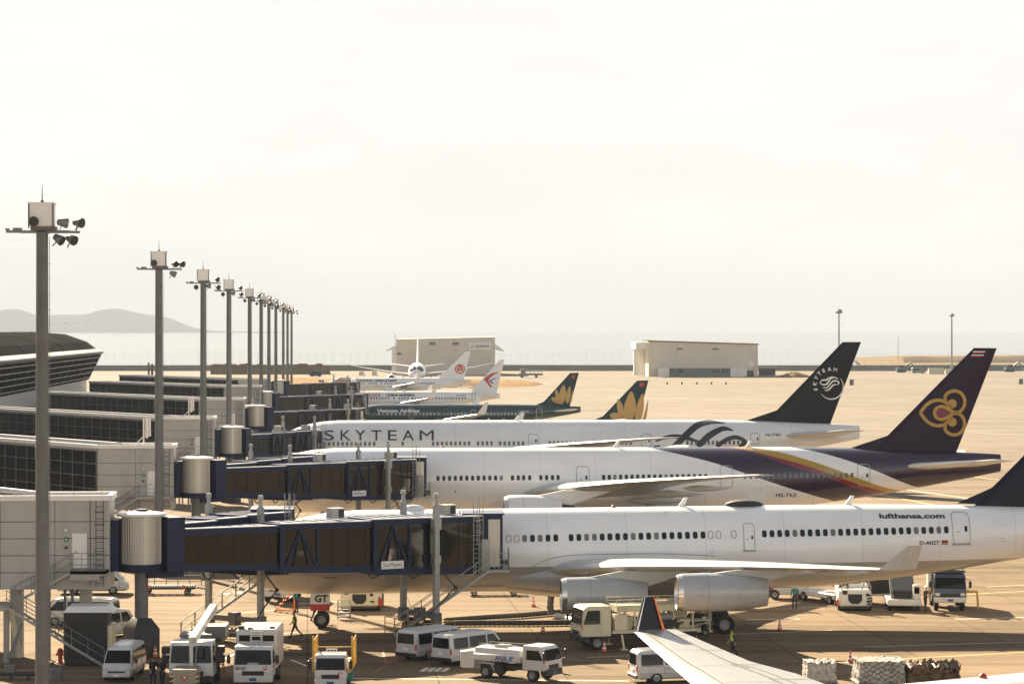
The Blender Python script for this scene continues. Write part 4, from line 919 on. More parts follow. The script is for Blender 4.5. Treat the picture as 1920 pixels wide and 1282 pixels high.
# ---- airliner in the foreground of which the wing and the roof show
yaw = R(33); bu = 20.0
c, q = math.cos(yaw), math.sin(yaw)
P = Plane('foreground_airliner', 'white airliner cut off by the bottom edge, its wing ending in a navy winglet', 0, 0, yaw, 57, 2.7, 5.2, 0, .64, at=(16.7 - c * bu, (83.0 * K - q * bu) / K), group='airliners parked at the terminal gates')
P.fuselage(mW); P.finish_fuselage([mW]); P.cockpit()
FLE = lambda y: bu + 5.0 - (28.2 - y) * .432
FS = [(1.5, FLE(1.5), 4.0, 12, .13), (8, FLE(8), 4.7, 9.2, .12), (18.3, FLE(18.3), 5.65, 5.6, .10), (21.2, FLE(21.2), 5.9, 4.1, .095), (26.6, FLE(26.6), 6.4, 2.7, .09), (28.2, FLE(28.2), 6.55, 2.3, .08)]
P.wing(FS, mat('pale_grey_wing_paint', (.25, .25, .248), .4, var=.06, dirt=(.17, .165, .16), dirt_amt=.3))
P.wing_lines(FS, [(3, .16, 28, .17, .05), (3, .62, 20.5, .64, .07), (19.5, .70, 28, .70, .07), (3, .74, 20.5, .76, .05)] + [(y, .62, y, .985, .06) for y in (8.5, 13, 17.2, 20.4, 23.6, 26.8)] + [(y, .16, y, .62, .03) for y in (6, 9.5, 13, 16.5, 20, 23.5, 26.4)], mat('wing_gap', (.06, .06, .06), .7))
P.winglet((28.2, FLE(28.2), 6.55, 1.65), (28.35, FLE(28.2) + .6, 8.1, .55), [mFin, M_logo_w, M_orange], edge=((0.0, .08, 1), (.90, 1.0, 2)))
P.engine(8.2, FLE(8) - 3.0, 2.9, 5, 1.5, M_logo_w, [(FLE(8) - 1.5, 4.0), (FLE(8) + 1, 4.9), (FLE(8) + 5, 4.8), (FLE(8) + 1.5, 3.4)], long=False)
P.beacon(1843)
o = P.root.children[-1]; P.gear('nose_gear', 5.5, 0, 3.2, [(0, -.35), (0, .35)], .5, .35)
for sd in (-1, 1): P.gear('main_gear', 26, sd * 4.8, 4.2, [(-.8, -.6), (-.8, .6), (.8, -.6), (.8, .6)], .6, .45)
PF = P
# ------------------------------------------------------------------ terminal, gate piers, jet bridges, floodlight masts
M_panel = mat('pale_wall_panel', (.39, .38, .355), .5, var=.06, scale=.6, dirt=(.22, .205, .18), dirt_amt=.4)
M_cap = mat('white_parapet_cap', (.72, .71, .68), .4, var=.05)
M_joint = mat('panel_joint', (.07, .07, .068), .7)
M_roofm = mat('grey_roof_sheet', (.030, .0295, .029), .95, .0, spec=0.0, var=.15, scale=.3)
M_mull = mat('grey_mullion', (.11, .115, .115), .5, .2, var=.1)
def f_glass(n, l, b, tc):
    b.inputs['Base Color'].default_value = (.003, .0035, .0045, 1); b.inputs['Specular IOR Level'].default_value = .22
    bp = n.new('ShaderNodeBump'); bp.inputs['Strength'].default_value = .25; bp.inputs['Distance'].default_value = .05
    l.new(_noise(n, l, tc, .6, 2), bp.inputs['Height']); l.new(bp.outputs[0], b.inputs['Normal'])
M_tglass = node_mat('dark_curtain_glass', f_glass, .05)
M_hallglass = mat('dark_hall_glass', (.006, .0065, .007), .4, var=.3, scale=.3, spec=0.0)
def f_bglass(n, l, b, tc):
    l.new(_ramp(n, l, _noise(n, l, tc, .5, 4), .35, .7, (.004, .0035, .0028), (.009, .0075, .0055)), b.inputs['Base Color']); b.inputs['Specular IOR Level'].default_value = .45
    bp = n.new('ShaderNodeBump'); bp.inputs['Strength'].default_value = .30; bp.inputs['Distance'].default_value = .12
    l.new(_noise(n, l, tc, .30, 1, .4, (1, 1, 2.6)), bp.inputs['Height']); l.new(bp.outputs[0], b.inputs['Normal'])
M_bglass = node_mat('smoked_bridge_glass', f_bglass, .06)
def f_drum(n, l, b, tc):
    b.inputs['Base Color'].default_value = (.40, .385, .355, 1); b.inputs['Metallic'].default_value = .6
M_drum = node_mat('ribbed_shutter_metal', f_drum, .34)
M_exit = mat('green_exit_sign', (.02, .16, .07), .4)

# main terminal hall
M_eave = mat('weathered_eave_sheet', (.30, .29, .265), .6, var=.1, scale=.2)
def terminal():
    t = thing('terminal_building', 'long terminal hall with a dark slanted glass front and a grey curved roof edge', 'terminal')
    fx = lambda d: -81.8 - (d - 375 * K) * .0713 / K
    d0, d1 = 215.0 * K, 532.0 * K; n = 40
    P = lambda d, off, z: (fx(d) + off, d + off * .0713 / K, z)
    b = MB()
    b.loft([[P(d, -3.2, 0), P(d, -3.2, 8.8), P(d, -25, 8.8), P(d, -25, 0)] for d in (d0, d1 - 2)], 0, False, True); b.build('wall', M_panel, t)
    b = MB(); b.loft([[P(d, -3.0, 8.8), P(d, -.15, 14.4), P(d, -22, 14.4), P(d, -22, 8.8)] for d in (d0, d1)], 0, False, True); b.build('glazing', M_hallglass, t)
    b = MB()
    for k in range(5):
        f = (k + .5) / 5; b.bar(P(d0, -2.95 + 2.8 * f + .12, 8.8 + 5.6 * f), P(d1, -2.95 + 2.8 * f + .12, 8.8 + 5.6 * f), .16, .12, 0)
    for k in range(26):
        d = d0 + (d1 - d0) * k / 25; b.bar(P(d, -2.97, 8.8), P(d, -.12, 14.4), .05, .05, 1)
    for k in range(14): f = k / 14; b.bar(P(d1 + .1, -3 - k * 1.4, 8.8), P(d1 + .1, -.2 - k * 1.5, 14.4), .12, .12, 0)
    b.build('window_frame', [M_galv_l, M_mull], t)
    b = MB(); b.loft([[P(d, -.4, 14.4), P(d, .35, 14.95), P(d, .3, 15.2), P(d, -1.2, 15.75), P(d, -2.5, 15.2)] for d in (d0, d1 + .4)], 0, False, True)
    for k in range(130):
        d = d0 + (d1 - d0) * k / 129; b.bar(P(d, -.25, 14.45), P(d, .42, 14.97), .10, .10, 1)
    b.build('eave', [M_eave, M_midgrey], t)
    b = MB(); b.loft([[P(d, -1.2, 15.62), P(d, -3.4, 17.3), P(d, -8.2, 19.0), P(d, -16, 19.6), P(d, -25, 18.5), P(d, -25, 14)] for d in (d0, d1 - .5)], 0, False, True)
    for k in range(12): d = d0 + (d1 - d0) * k / 11; b.tube([P(d, -1.3, 15.86), P(d, -3.4, 17.31), P(d, -8.2, 19.01), P(d, -16, 19.61)], .05, 4, 0)
    b.build('roof', M_roofm, t)
    b = MB(); b.loft([[P(d, -3.2, 0), P(d, 4, 0), P(d, 4, 6.0), P(d, -3.2, 6.2)] for d in (d0, 620 * K)], 0, False, True); b.build('lower_concourse', M_panel, t)
terminal()

def pier(xr, d, idx, label, glass_to=None, stairs=True):
    t = thing('gate_pier', label, 'gate pier', (xr, d, 0), 0, 'glazed piers leading to the jet bridges')
    z0, z1, wd = 4.35, 9.75, 3.8
    a0 = R(3.4); a1 = R(-54)
    P0 = Vector((0, 0)); e0 = Vector((-math.cos(a0), -math.sin(a0))); P1 = P0 + e0 * 6.6
    e1 = Vector((-math.cos(a1), -math.sin(a1))); ln = (P1.x + xr + 81.8 + (d / K - 375) * .0713) / math.cos(a1) * .93
    ln = max(16.0, ln); P2 = P1 + e1 * ln
    n0 = Vector((-e0.y, e0.x)); n1 = Vector((-e1.y, e1.x))
    if n0.y < 0: n0 = -n0
    if n1.y < 0: n1 = -n1
    Q0 = P0 + n0 * wd; Q2 = P2 + n1 * wd; nm = (n0 + n1).normalized(); Q1 = P1 + nm * (wd / nm.dot(n0))
    b = MB(); ring = lambda z: [(p.x, p.y, z) for p in (P0, P1, P2, Q2, Q1, Q0)]
    b.loft([ring(z0), ring(z1)], 0, False, True)
    for k in range(1, 5):
        z = z0 + (z1 - z0 - .25) * k / 5; b.bar((P0.x, P0.y - .002, z), (P1.x, P1.y - .002, z), .02, .045, 1)
    for f in (0.5, .999): q = P0 + e0 * 6.6 * f; b.bar((q.x, q.y - .003, z0), (q.x, q.y - .003, z1), .02, .045, 1)
    b.build('wall', [M_panel, M_joint], t)
    # parapet cap: a low rim all round, standing proud of the wall
    b = MB(); pts = [P0, P1, P2, Q2, Q1, Q0]
    ctr = (P0 + Q0) / 2
    for i in range(6):
        p, q = pts[i], pts[(i + 1) % 6]; b.bar((p.x, p.y, z1 + .16), (q.x, q.y, z1 + .16), .30, .32, 0)
    b.build('parapet', M_cap, t)
    b = MB(); b.add(ring(z1 + .012), [tuple(range(6))]); b.build('roof', M_roofm, t)
    # glazing on the bent leg
    g0, g1 = z0 + .75, z1 - .25; s0, s1 = .15, ln - .3
    at = lambda s, o, z: (P1.x + e1.x * s - n1.x * o, P1.y + e1.y * s - n1.y * o, z)
    b = MB(); b.quad(at(s0, .03, g0), at(s1, .03, g0), at(s1, .03, g1), at(s0, .03, g1)); b.build('glazing', M_tglass, t)
    b = MB(); nn = max(4, int(ln / 2.25))
    for k in range(nn + 1): s = s0 + (s1 - s0) * k / nn; b.bar(at(s, .06, g0), at(s, .06, g1), .07, .08, 0)
    for k in range(5): z = g0 + (g1 - g0) * k / 4; b.bar(at(s0, .055, z), at(s1, .055, z), .06, .08, 0)
    b.build('window_frame', M_mull, t)
    # door with lamp, exit sign and call box
    w = lambda s, o, z: (e0.x * s - n0.x * o, e0.y * s - n0.y * o, z)
    b = MB(); b.loft([[w(s, o, z) for s, o in ((1.35, .0), (2.25, .0), (2.25, .05), (1.35, .05))] for z in (5.65, 7.75)], 0, False, True); b.bar(w(2.1, .1, 6.65), w(1.95, .1, 6.65), .05, .05, 1); dr = b.build('door', [M_cap, M_galv], t)
    part(t, 'wall_lamp', M_lamp, lambda q: q.sphere(w(2.62, .12, 7.95), .15))
    part(t, 'exit_sign', [M_exit, M_logo_w], lambda q: (q.loft([[w(s, o, z) for s, o in ((2.48, 0), (2.74, 0), (2.74, .06), (2.48, .06))] for z in (7.25, 7.52)], 0, False, True), q.bar(w(2.66, .065, 7.42), w(2.56, .065, 7.33), .02, .06, 1)))
    part(t, 'call_box', [M_galv_l, M_black], lambda q: (q.loft([[w(s, o, z) for s, o in ((2.42, 0), (2.80, 0), (2.80, .1), (2.42, .1))] for z in (6.75, 7.05)], 0, False, True), q.loft([[w(s, o, z) for s, o in ((2.52, .1), (2.70, .1), (2.70, .13), (2.52, .13))] for z in (6.83, 6.97)], 1, False, True)))
    # caged ladder beside the door and pillars under the floor
    b = MB()
    for s in (.35, .8, 1.15): b.bar(w(s, .12, 4.5), w(s, .12, z1 + .1), .035, .035, 0)
    for k in range(14): b.bar(w(.35, .12, 4.7 + k * .36), w(.8, .12, 4.7 + k * .36), .03, .03, 0)
    for k in range(5): z = 5.9 + k * .8; b.bar(w(.3, .5, z), w(.85, .5, z), .03, .03, 0); b.bar(w(.3, .12, z), w(.3, .5, z), .03, .03); b.bar(w(.85, .12, z), w(.85, .5, z), .03, .03)
    b.build('caged_ladder', M_darkgrey, t)
    for s in (1.6, 5.8): part(t, 'pillar', M_panel, lambda q: q.bar((e0.x * s + n0.x * 1.9, e0.y * s + n0.y * 1.9, 0), (e0.x * s + n0.x * 1.9, e0.y * s + n0.y * 1.9, z0 + .1), .7, .7))
    for s in (8.0, ln * .6): part(t, 'pillar', M_panel, lambda q: q.bar((P1.x + e1.x * s + n1.x * 1.9, P1.y + e1.y * s + n1.y * 1.9, 0), (P1.x + e1.x * s + n1.x * 1.9, P1.y + e1.y * s + n1.y * 1.9, z0 + .1), .8, .8))
    # roof rail and downpipes
    part(t, 'roof_rail', M_galv_l, lambda q: [q.bar((P0.x + e0.x * s, P0.y + e0.y * s + .3, z1 + .3), (P0.x + e0.x * s, P0.y + e0.y * s + .3, z1 + .55), .04, .04) for s in (.5, 2.2, 4, 5.8)] + [q.bar((P0.x + e0.x * .5, P0.y + e0.y * .5 + .3, z1 + .5), (P1.x, P1.y + .3, z1 + .5), .03, .03)])
    each(t, 'drain_pipe', M_midgrey, (2.3, 2.75, 3.7, 4.1), lambda q, s: q.tube([w(s, -.6, 0), w(s, -.6, z0 + .1)], .09, 8))
    return t
PIERS = [(205, 143.3, 'nearest gate pier, pale panelled wall with a door beside the drum'), (325, 206, 'second gate pier, dark strip windows left of its pale end wall'),
         (402, 272, 'third gate pier from the camera, with a white pipe mast standing before its glass'), (458, 346, 'fourth gate pier from the camera, partly behind two floodlight masts'),
         (489, 424, 'fifth gate pier from the camera, low dark windows under the hall\'s pointed end'), (507, 486, 'farthest gate pier, a thin window strip before the dry grass')]
for i, (px, d, lb) in enumerate(PIERS): pier(XW(px, d * K), d * K, i, lb)

def stair_run(b, p, q, wid, m=0, mr=0, step=.2, rail=True, side=None, n=None):
    """open stair from low point p to high point q, width wid across, with stringers and rails"""
    p, q = Vector(p), Vector(q); d = q - p; hd = Vector((d.x, d.y, 0)).normalized(); sd = Vector((-hd.y, hd.x, 0)) * wid / 2
    n = n or max(4, int(d.z / step))
    for s in (-1, 1): b.bar(p + sd * s, q + sd * s, .05, .16, m)
    for k in range(n): c = p + d * ((k + .5) / n); b.bar(c + sd, c - sd, .2, .035, m)
    if rail:
        for s in (-1, 1):
            for h in (.55, 1.05): b.bar(p + sd * s + Vector((0, 0, h)), q + sd * s + Vector((0, 0, h)), .045, .045, mr)
            kk = max(3, int(d.length / 1.0))
            for k in range(kk + 1): c = p + d * k / kk + sd * s; b.bar(c, c + Vector((0, 0, 1.05)), .04, .04, mr)
def landing(b, x0, x1, y0, y1, z, m=0, mr=0, sides='nesw', rh=1.05):
    b.bx(x0, x1, y0, y1, z - .22, z, m)
    E = {'s': ((x0, y0), (x1, y0)), 'n': ((x0, y1), (x1, y1)), 'w': ((x0, y0), (x0, y1)), 'e': ((x1, y0), (x1, y1))}
    for c in sides:
        (ax, ay), (bx_, by) = E[c]; k = max(2, int(math.hypot(bx_ - ax, by - ay) / .6))
        for h in (.35, .7, rh): b.bar((ax, ay, z + h), (bx_, by, z + h), .04, .04, mr)
        for i in range(k + 1): b.bar((ax + (bx_ - ax) * i / k, ay + (by - ay) * i / k, z), (ax + (bx_ - ax) * i / k, ay + (by - ay) * i / k, z + rh), .035, .035, mr)
def pier_stair():
    d = 143.3 * K - 1.5; X = lambda px: XW(px, d)
    t = thing('access_stair', 'grey steel stair zigzagging down from the nearest pier\'s door', 'stair')
    b = MB(); b.bx(X(131), X(197), d, 143.3 * K - .1, 5.28, 5.58, 0); b.bx(X(131), X(186), d + .02, d + .2, 5.02, 5.28, 0); b.build('upper_landing', M_galv_l, t)
    b = MB(); landing(b, X(131), X(197), d, 143.3 * K - .1, 5.6, 0, 0, 's'); b.build('landing_rail', M_galv, t)
    b = MB(); stair_run(b, (X(22), d + .6, 3.55), (X(131), d + .6, 5.45), 1.1, 0, 1); b.build('upper_flight', [M_galv_l, M_galv], t)
    b = MB(); b.bx(X(-25), X(20), d - 1.5, 143.3 * K - .1, 3.3, 3.6, 0); b.bx(X(-24), X(-20), d, d + .2, 0, 3.3); b.bx(X(4), X(14), d + .4, d + .7, 0, 3.3, 0); b.build('middle_landing', M_galv_l, t)
    b = MB(); b.bar((X(16), d + .6, 3.3), (X(34), d + .6, .3), .3, .3, 0); b.bar((X(14), d + .3, .2), (X(40), d + .3, 2.4), .16, .16, 1); b.build('brace', [M_cream, M_galv], t)
    b = MB(); stair_run(b, (X(202), d - .8, .0), (X(20), d - .8, 3.5), 1.2, 0, 1); b.build('lower_flight', [M_galv_l, M_galv], t)
pier_stair()
for i in (1, 2):
    d = PIERS[i][1] * K - 1.5; x = XW(PIERS[i][0], PIERS[i][1] * K); t = thing('access_stair', ('grey steel stair running down the second pier\'s end wall', 'grey steel stair running down the third pier\'s end wall')[i - 1], 'stair', (x, d, 0))
    part(t, 'landing', M_galv_l, lambda q: landing(q, -2.9, -.1, 0, 1.4, 5.6, 0, 0, 's')); part(t, 'flight', [M_galv_l, M_galv], lambda q: stair_run(q, (-7.6, .6, 2.4), (-2.9, .6, 5.5), 1.1, 0, 1))
    part(t, 'support', M_galv, lambda q: (q.bar((-7.6, .6, 0), (-7.6, .6, 2.4), .2, .2), q.bar((-2.9, .6, 0), (-2.9, .6, 5.4), .2, .2)))
# white pipe masts on the second and third piers
for (px, d, zb, lb) in ((262, 204, 9.9, 'white pipe cluster standing on the second pier\'s roof'), (349, 268, 9.9, 'white torn banner-like pipe mast on the third pier\'s roof')):
    t = thing('vent_mast', lb, 'vent mast', (XW(px, d * K), d * K + 2.5, zb), 0)
    part(t, 'mast', M_cap, lambda q: (q.tube([(0, 0, 0), (0, 0, 2.45)], .07, 8), q.tube([(-.9, 0, 0), (-.02, 0, .9)], .05, 6))); each(t, 'pipe', M_cap, ((.28, .13, .75), (.55, .09, .9)), lambda q, i: (q.tube([(i[0], 0, i[2]), (i[0], 0, 2.5)], i[1], 8), q.bar((0, 0, 1.5), (i[0], 0, 1.5), .05)))

def bridge(rot, end, label, group='jet bridges at the gates', rotunda=True, fr=(.36, .62, .90), sup=.76, zr=(8.05, 5.45), ze=(7.85, 4.45), signtext=True, stair=True, cabaligned=True, top_px=None):
    rot, end = Vector(rot), Vector(end); d = end - rot; L = d.length; ang = math.atan2(d.y, d.x)
    t = thing('jet_bridge', label, 'jet bridge', (rot.x, rot.y, 0), ang, group)
    ca = -ang + YAW                     # cab and fuselage direction in local terms
    TOP = lambda x: zr[0] + (ze[0] - zr[0]) * x / L
    FL = lambda x: 5.75 + (4.75 - 5.75) * x / L
    if rotunda:
        k = part(t, 'rotunda', [M_drum, M_navy], lambda b: (b.lathe([(1.22 + .035 * (1 if i % 2 else 0), 0) for i in range(0)] or [(1.2, 5.75), (1.2, 8.68)], 36, 0, 'Z', (0, 0, 0), caps=False),
            [b.lathe([(.028, 5.75), (.028, 8.68)], 5, 0, 'Z', (1.2 * math.cos(a), 1.2 * math.sin(a), 0), caps=False) for a in [2 * math.pi * j / 44 for j in range(44)]], b.lathe([(1.35, 5.3), (1.4, 5.74)], 32, 1, 'Z'),
            ))
        part(k, 'roof', [M_cap, M_navy], lambda b: (b.lathe([(1.5, 8.69), (1.55, 8.74), (1.5, 8.86), (.3, 9.0)], 32, 0, 'Z'), b.lathe([(.35, 8.98), (.35, 9.1)], 16, 1, 'Z')))
        part(t, 'pedestal', [M_midgrey, M_darkgrey], lambda b: (b.lathe([(.45, 0), (.42, 1.9), (.42, 5.3)], 20, 0, 'Z'), b.loft([[(-w, -w, z), (w, -w, z), (w, w, z), (-w, w, z)] for w, z in ((.85, .0), (.85, 1.75), (.45, 2.4))], 1, False, True)))
        def sidewalls(b):
            r = Matrix.Rotation(-ang, 4, 'Z')
            for (x0, x1) in ((-2.1, -1.25),): b.bx(x0, x1, -1.3, 1.3, 5.35, 8.5, 0, r)
            b.bx(1.1, 2.3, -1.42, 1.42, 5.25, 8.6, 0); b.bx(-.2, .8, -2.2, -.8, 5.0, 5.6, 1) if False else None
            b.bx(.2, 2.6, -.6, .6, 4.85, 5.24, 0)
        part(t, 'entrance_frame', M_navy, sidewalls)
    xs = [1.9, fr[0] * L, fr[1] * L, fr[2] * L]; ov = [0, .55, .7]
    for i in range(3):
        x0, x1 = xs[i] - (ov[i]), xs[i + 1] + (0.0 if i == 2 else .3); hw = 1.28 + .16 * i; dz = (.0, .12, .22)[i]
        zt = lambda x: TOP(x) - .28 + dz; zb = lambda x: FL(x) - .42 - .16 * i
        def box(b, xa, xb, y0, y1, za, zz, m): b.loft([[(x, y0, f(x)), (x, y1, f(x)), (x, y1, g(x)), (x, y0, g(x))] for x, f, g in ((xa, za, zz), (xb, za, zz))], m, False, True)
        fr_ = MB(); Z = lambda f, c: (lambda x: f(x) + c)
        box(fr_, x0, x1, -hw, hw, Z(zb, 0), Z(zb, .42), 0)                                  # floor girder
        box(fr_, x0, x1, -hw - .04, hw + .04, Z(zt, -.30), Z(zt, 0), 0)                      # top rail
        for xe in (x0, x1 - .32): 
            for s in (-1, 1): box(fr_, xe, xe + .32, s * hw - .05, s * hw + .05, Z(zb, .42), Z(zt, -.3), 0)
        br_end = x0 + .32
        if i > 0:
            bw = min(2.3, (x1 - x0) * .34); br_end = x0 + .32 + bw
            for s in (-1, 1):
                y = s * (hw + .01); xm = x0 + .32 + bw / 2
                for q in (-1, 1): fr_.bar((xm, y, zt(xm) - .3), (xm + q * bw * .48, y, zb(xm) + .42), .09, .13, 0)
                for q in (-1, 1): fr_.bar((xm + q * .02, y + .02 * s, zt(xm) - .3), (xm + q * bw * .24, y + .02 * s, zb(xm) + .42), .06, .07, 0)
                box(fr_, br_end - .02, br_end + .14, y - .05, y + .05, Z(zb, .42), Z(zt, -.3), 0)
        nm = max(3, int((x1 - .32 - br_end) / 1.12))
        for k in range(1, nm):
            x = br_end + (x1 - .32 - br_end) * k / nm
            for s in (-1, 1): fr_.bar((x, s * (hw - .03), zb(x) + .42), (x, s * (hw - .03), zt(x) - .3), .05, .05, 0)
        sec = fr_.build('tunnel_section', [M_navy, M_navy_l], t)
        g = MB(); box(g, x0 + .1, x1 - .1, -hw + .05, hw - .05, Z(zb, .40), Z(zt, -.2), 0); g.build('glazing', M_bglass, sec)
        rf = MB(); box(rf, x0 - .15, x1 + .1, -hw - .1, hw + .1, Z(zt, .004), Z(zt, .09), 1); box(rf, x0 - .15, x1 + .1, -hw - .13, -hw + .12, Z(zt, .094), Z(zt, .15), 0); 
        for k in range(int((x1 - x0) / .9)): x = x0 + .4 + k * .9; box(rf, x, x + .05, -hw + .13, hw + .1, Z(zt, .094), Z(zt, .13), 1)
        rf.build('roof', [M_cap, M_navy_l], sec)
        if i == 2 and signtext:
            def sg(b):
                xa = x0 + .55; z = zb(xa) + .36; b.bx(xa, xa + 1.65, -hw - .09, -hw - .055, z, z + .50, 0); wall_text(b, 'ShinMaywa', (xa + .12, -hw - .095, z + .14), (1, 0, 0), (0, 0, 1), .27, 1, w=1.4, bold=.02)
            part(sec, 'sign_plate', [M_logo_w, M_ink], sg)
    # cab turned to face the aircraft
    C = MB(); rm = Matrix.Translation((L, 0, 0)) @ Matrix.Rotation(ca, 4, 'Z'); zb, zt = ze[1] - .15, ze[0] + .12
    C.bx(-2.6, .0, -2.4, .5, zb, zt, 0, rm); C.bx(-2.7, .12, -2.5, .6, zt + .004, zt + .1, 2, rm)
    for sd in (-2.5, -1.3): C.bx(sd, sd + .06, -2.44, -2.40, zb + .3, zt - .2, 2, rm)
    cab = C.build('cab', [M_navy, M_cap, M_navy_l], t)
    part(cab, 'door', M_drum, lambda b: b.bx(-.95, -.18, -2.46, -2.405, zb + .25, zt - .3, 0, rm))
    part(cab, 'canopy', [M_darkgrey, M_navy], lambda b: ([b.bx(-2.75 + .05 * (j % 2), .15 - .05 * (j % 2), .5 + .13 * j, .62 + .13 * j, zb - .1, zt + .1, 1 if j % 2 else 0, rm) for j in range(4)]))
    part(cab, 'window', M_bglass, lambda b: b.bx(-2.35, -1.4, -2.43, -2.405, zb + 1.1, zt - .5, 0, rm))
    part(cab, 'bumper', M_black, lambda b: b.bx(.02, .5, -.3, .35, zb + .1, zb + .5, 0, rm))
    def ladder(b):
        x, y = L - 3.3, -1.95
        for s in (0, .45): b.bar((x + s, y, zb - .3), (x + s, y, zt + 1.2), .045, .045)
        for k in range(16): b.bar((x, y, zb + k * .3), (x + .45, y, zb + k * .3), .035, .035)
        for k in range(4): z = zb + 1.8 + k * .8; b.bar((x, y - .45, z), (x + .45, y - .45, z), .035, .035); b.bar((x, y, z), (x, y - .45, z), .035, .035); b.bar((x + .45, y, z), (x + .45, y - .45, z), .035, .035)
        for s in (0, .45): b.bar((x + s, y - .45, zb + 1.8), (x + s, y - .45, zt + 1.2), .035, .035)
    part(t, 'caged_ladder', M_galv_l, ladder)
    part(t, 'equipment_cabinet', M_galv_l, lambda b: (b.bx(L - 2.75, L - 2.15, -2.1, -1.62, zb, zb + 2.1, 0),))
    # lift columns and wheel bogie
    xs_ = sup * L; w = 2.15
    for s in (-1, 1):
        part(t, 'lift_column', M_galv_l, lambda b: (b.bx(xs_ - .17, xs_ + .17, s * w - .17, s * w + .17, 1.2, 8.75, 0), b.bx(xs_ - .24, xs_ + .24, s * w - .24, s * w + .24, 5.0, 5.5, 0), b.bx(xs_ - .26, xs_ + .26, s * w - .26, s * w + .26, 7.2, 7.9, 0), b.lathe([(.2, 8.75), (.13, 8.9), (.13, 9.25), (.2, 9.3), (.16, 9.55)], 10, 0, 'Z', (xs_, s * w, 0))))
    def bog(b):
        b.bx(xs_ - .2, xs_ + .2, -w - .2, w + .2, 1.38, 1.72, 0); b.bx(xs_ - .3, xs_ + .3, -.3, .3, 1.1, 1.95, 0); b.lathe([(.3, -.9), (.3, .9)], 14, 0, 'Y', (xs_, 0, .62))
        for s in (-1, 1): b.bx(xs_ - .27, xs_ + .27, s * w - .27, s * w + .27, .9, 1.8, 0)
    bg = part(t, 'bogie', M_midgrey, bog)
    for s in (-1, 1): part(bg, 'wheel', [M_tyre, M_rim], lambda b: (b.lathe([(.3, -.25), (.56, -.25), (.62, -.15), (.62, .15), (.56, .25), (.3, .25)], 20, 0, 'Y', (xs_, s * 1.15, .62), caps=False), b.lathe([(.02, -.16), (.3, -.2)], 16, 1, 'Y', (xs_, s * 1.15, .62), caps=False), b.lathe([(.02, .16), (.3, .2)], 16, 1, 'Y', (xs_, s * 1.15, .62), caps=False)))
    def guard(b):
        for x in (-1.15, 1.15):
            for z in (.35, .8, 1.2): b.bar((xs_ + x, -2.6, z), (xs_ + x, 2.6, z), .045, .045)
            for y in (-2.6, -1.3, 0, 1.3, 2.6): b.bar((xs_ + x, y, .1), (xs_ + x, y, 1.2), .05, .05)
        for y in (-2.6, 2.6):
            for z in (.35, 1.2): b.bar((xs_ - 1.15, y, z), (xs_ + 1.15, y, z), .045, .045)
    part(bg, 'guard_rail', M_yellow, guard)
    part(t, 'cable_arm', M_darkgrey, lambda b: (b.tube([(xs_ - .6, -w - .1, 1.7), (xs_ + 1.3, -w - .3, 3.4)], .05, 6), b.tube([(xs_ + 1.3, -w - .3, 3.4), (xs_ - .3, -w, 5.2)], .05, 6), b.lathe([(.14, -.05), (.14, .05)], 10, 0, 'Y', (xs_ + 1.3, -w - .3, 3.4))))
    each(t, 'cable', M_black, (xs_ - 4.6, xs_ - 1.6), lambda b, x: b.tube(smooth_pts([(x, -1.2, FL(x) - .5), (x + .3, -1.3, FL(x) - 1.0), (x + .9, -1.3, FL(x) - .75), (x + 1.1, -1.25, FL(x) - .4)], 4), .045, 6))
    for x in (((fr[1] - .1) * L, (fr[2] - .06) * L) if rotunda else ()):
        part(t, 'air_unit', [M_panel, M_black], lambda b: (b.bx(x - .45, x + .45, -.4, .4, TOP(x) + .1, TOP(x) + .75, 0), b.bx(x + .02, x + .4, -.42, -.4, TOP(x) + .16, TOP(x) + .68, 1)))
    # lift motors on the roof, flood lamp
    if stair:
        o0 = rm @ Vector((-.3, -2.75, ze[1] - .1)); 
        s_ = MB(); 
        pl = MB()
        for (pa, pb) in (((-.9, -3.3), (.35, -3.3)), ((.35, -3.3), (.35, -2.3))):
            a3, b3 = rm @ Vector((pa[0], pa[1], zb + .1)), rm @ Vector((pb[0], pb[1], zb + .1))
            for h in (.35, .7, 1.1): pl.bar(a3 + Vector((0, 0, h)), b3 + Vector((0, 0, h)), .04, .04)
            for k in range(5): c = a3 + (b3 - a3) * k / 4; pl.bar(c, c + Vector((0, 0, 1.4)), .035, .035)
        pl.bx(-1.0, .4, -3.35, -2.45, zb - .05, zb + .1, 0, rm); plo = pl.build('stair_platform', M_galv_l, t)
        top = rm @ Vector((-.95, -2.9, zb + .05)); low = rm @ Vector((-.95 - 6.2, -2.9, .12))
        stair_run(s_, low, top, .95, 0, 0, .24); s_.build('service_stair', M_galv_l, plo)
    return t
RB = [((-22.9, 145.0), (-.75, 156.9)), ((-28.0, 208.0), (-8.3, 224.2)), ((-32.8, 274.0), (-24.1, 292.7)), ((-38.2, 350.0), (-22.8, 362.4)), ((-45.0, 428.0), (-27.4, 444.6)), ((-52.5, 527.0), (-35.4, 545.4))]
LB = ['nearest navy jet bridge, reaching the second door of the four engined airliner', 'navy jet bridge docked to the purple swoosh airliner\'s second door', 'short navy jet bridge at the SKYTEAM airliner\'s nose', 'long navy jet bridge running behind the SKYTEAM airliner', 'navy jet bridge reaching the dark teal airliner\'s nose', 'farthest navy jet bridge, ending at the swallow tailed airliner']
k2 = lambda p: (p[0], p[1] * K)
for i, ((r, e), lb) in enumerate(zip(RB, LB)): bridge(k2(r), k2(e), lb, ze=(7.55, 4.3) if i == 2 else (7.85, 4.45))
